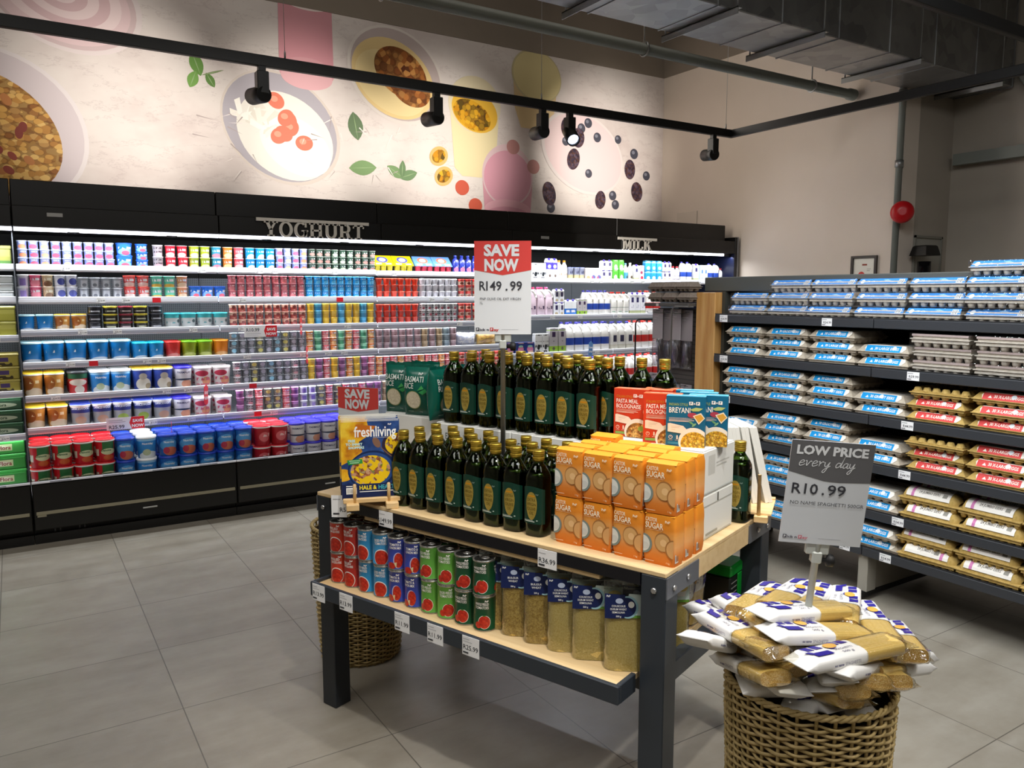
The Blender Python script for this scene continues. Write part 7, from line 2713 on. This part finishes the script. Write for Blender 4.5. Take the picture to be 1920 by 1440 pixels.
def logo(b, fn, x, y, s, m1, m2):
    """the shop's logo line at the foot of a sign"""
    b.art(fn, [('r', x, y, x + s * 1.25, y + s * 1.25, m1), ('t', 'P', x + s * .62, y + s * .22, s * 1.1, M_boardw, .05, 'c'), ('t', 'ick n', x + s * 1.4, y + s * .1, s * 1.25, m1, .03, 'l', s * 3.4),
               ('r', x + s * 5.2, y, x + s * 6.45, y + s * 1.25, m2), ('t', 'P', x + s * 5.82, y + s * .22, s * 1.1, M_boardw, .05, 'c'), ('t', 'ay', x + s * 6.6, y + s * .1, s * 1.25, m2, .03, 'l', s * 1.9)], eps=.0001, d0=.0012)


def pole_sign(name, label, base, rot, W, H, zs, pole_h, kind, price='', lines=(), tilt=(0, 0)):
    """rot: facing; base: where the pole stands; zs: height of the board's foot above the pole's foot"""
    o = thing(name, label, 'price sign', base)
    o.rotation_euler = (tilt[0], tilt[1], rot)
    b = MB()
    b.tube([(0, .006, 0), (0, .006, zs + .02)], .0085, 14, M_pole)
    b.build('pole', o)
    b = MB()
    b.box(-.028, .028, .0, .014, zs - .028, zs + .012, M_pole, .003)
    b.box(-.012, .012, -.004, .018, zs - .05, zs - .02, M_pole, .003)
    b.build('clamp', o)
    b = MB()
    T = Matrix.Translation((.012, .006, zs - .042)) @ Matrix.Rotation(R(90), 4, 'Y')
    b.lathe([(.006, 0), (.006, .012), (.015, .014), (.015, .028), (.010, .032)], 12, M_blackm, T=T)
    b.build('clamp_knob', o)
    b = MB()
    b.box(-W / 2, W / 2, -.003, .0, zs, zs + H, M_boardw if kind != 'grey' else M_board)
    fn = FRONT(-.003, 0, zs)
    h = W / 2
    if kind == 'save':
        b.art(fn, [('p', [(-h, H), (-h, H * .69), (0, H * .635), (h, H * .69), (h, H)], M_sred)])
        b.art(fn, [('t', 'SAVE', -.004, H * .845, W * .265, M_boardw, .045, 'c', W * .62), ('t', 'NOW', -.004, H * .685, W * .28, M_boardw, .045, 'c', W * .60)], d0=.0010)
        if price:
            b.art(fn, [('t', price[0], -h * .82, H * .475, W * .225, M_txt, .015, 'l', W * .11), ('t', price[1], -h * .58, H * .475, W * .225, M_txt, .015, 'l', W * .27), ('t', '.', h * .10, H * .475, W * .225, M_txt, .02, 'l'), ('t', price[2], h * .26, H * .475, W * .225, M_txt, .015, 'l', W * .21)] +
                  [('t', s, -h * .80, H * (.37 - .043 * i), W * .062, M_txt, .0, 'l', w_) for i, (s, w_) in enumerate(lines)], d0=.0008)
            logo(b, fn, -h * .95, H * .035, W * .048, flat('#38373f', .4), flat('#b8342f', .4))
            b.art(fn, [('r', -.005, H * .05, h * .55, H * .053, flat('#8a8d92'))])
    else:
        pts = [(-h, H), (-h, H * .70), (-h * .5, H * .655), (-h * .1, H * .62), (h * .25, H * .615), (h, H * .63), (h, H)]
        b.art(fn, [('p', pts, M_sgrey)])
        b.art(fn, [('t', 'LOW PRICE', 0, H * .872, W * .150, M_boardw, .04, 'c', W * .86)], d0=.0009)
        # handwritten "every day" as pen strokes
        ST = {'e': [[(.05, .22), (.38, .32), (.36, .46), (.2, .46), (.08, .25), (.16, .03), (.42, .12), (.5, .2)]],
              'v': [[(.0, .42), (.1, .44), (.17, .05), (.36, .4), (.42, .44), (.5, .38)]],
              'r': [[(.02, .4), (.12, .44), (.14, .05), (.16, .25), (.32, .44), (.44, .38)]],
              'y': [[(.02, .42), (.06, .15), (.2, .06), (.36, .40)], [(.38, .44), (.30, -.1), (.16, -.42), (.02, -.36), (.12, -.16), (.5, .14)]],
              'd': [[(.36, .38), (.16, .42), (.04, .2), (.12, .03), (.3, .14), (.44, .5), (.50, .95), (.44, .4), (.42, .08), (.56, .14)]],
              'a': [[(.36, .40), (.16, .42), (.04, .2), (.12, .03), (.3, .16), (.38, .42), (.36, .1), (.46, .04), (.56, .16)]]}
        pen = M_boardw
        x = -h * .80
        k = W * .155
        for ch in 'every day':
            if ch == ' ':
                x += k * .38
                continue
            for s in ST[ch]:
                P_ = []
                for i in range(len(s) - 1):
                    p0, p1, p2, p3 = s[max(i - 1, 0)], s[i], s[i + 1], s[min(i + 2, len(s) - 1)]
                    for q in range(5):
                        u = q / 5
                        P_.append(tuple(.5 * (2 * p1[c] + (p2[c] - p0[c]) * u + (2 * p0[c] - 5 * p1[c] + 4 * p2[c] - p3[c]) * u * u + (3 * p1[c] - p0[c] - 3 * p2[c] + p3[c]) * u ** 3) for c in (0, 1)))
                P_.append(s[-1])
                for i in range(len(P_) - 1):
                    (ax, ay), (bx, by) = P_[i], P_[i + 1]
                    l = math.hypot(bx - ax, by - ay) or 1
                    nx, ny = -(by - ay) / l * .032, (bx - ax) / l * .032
                    q_ = [(ax + nx, ay + ny), (bx + nx, by + ny), (bx - nx, by - ny), (ax - nx, ay - ny)]
                    q_ = [(x + (p[0] + p[1] * .22) * k, H * .755 + p[1] * k) for p in q_]
                    b.add([fn(p[0], p[1], .0011) for p in q_], [(0, 1, 2, 3)], pen)
            x += k * (.50 if ch not in 'd' else .56)
        b.art(fn, [('t', price[0], -h * .86, H * .49, W * .185, M_txt, .012, 'l', W * .115), ('t', price[1], -h * .56, H * .49, W * .185, M_txt, .012, 'l', W * .165), ('t', '.', -h * .13, H * .49, W * .185, M_txt, .02, 'l'), ('t', price[2], h * .0, H * .49, W * .185, M_txt, .012, 'l', W * .22)] +
              [('t', s, -h * .86, H * (.385 - .045 * i), W * .062, M_txt, .0, 'l', w_) for i, (s, w_) in enumerate(lines)], d0=.0008)
        logo(b, fn, -h * .92, H * .045, W * .036, flat('#55545c', .4), flat('#c46a78', .4))
        b.art(fn, [('r', -.005, H * .055, h * .5, H * .058, flat('#9a9da2'))])
    b.build('sign_board', o)
    return o


p = TW(.722, .226, TH)
pole_sign('price_sign', 'red and white SAVE NOW price sign for olive oil on a pole among the bottles', p, R(-36), .192, .312, 1.462 - TH, 0, 'save', ('R', '149', '99'), (('PNP OLIVE OIL EXT VIRGIN', .138), ('1L', .010)))
pole_sign('price_sign', 'grey LOW PRICE every day sign for spaghetti on a pole in the basket', (1.582, 1.190, .50), R(-34), .193, .252, .508, 0, 'grey', ('R', '10', '99'), (('NO NAME SPAGHETTI 500GR', .172),), (R(4), R(4)))
pole_sign('price_sign', 'red SAVE NOW sign half hidden behind the magazine stack', (1.275, 3.285, .05), R(-50), .20, .30, .835, 0, 'save')
bpy.context.view_layer.update()
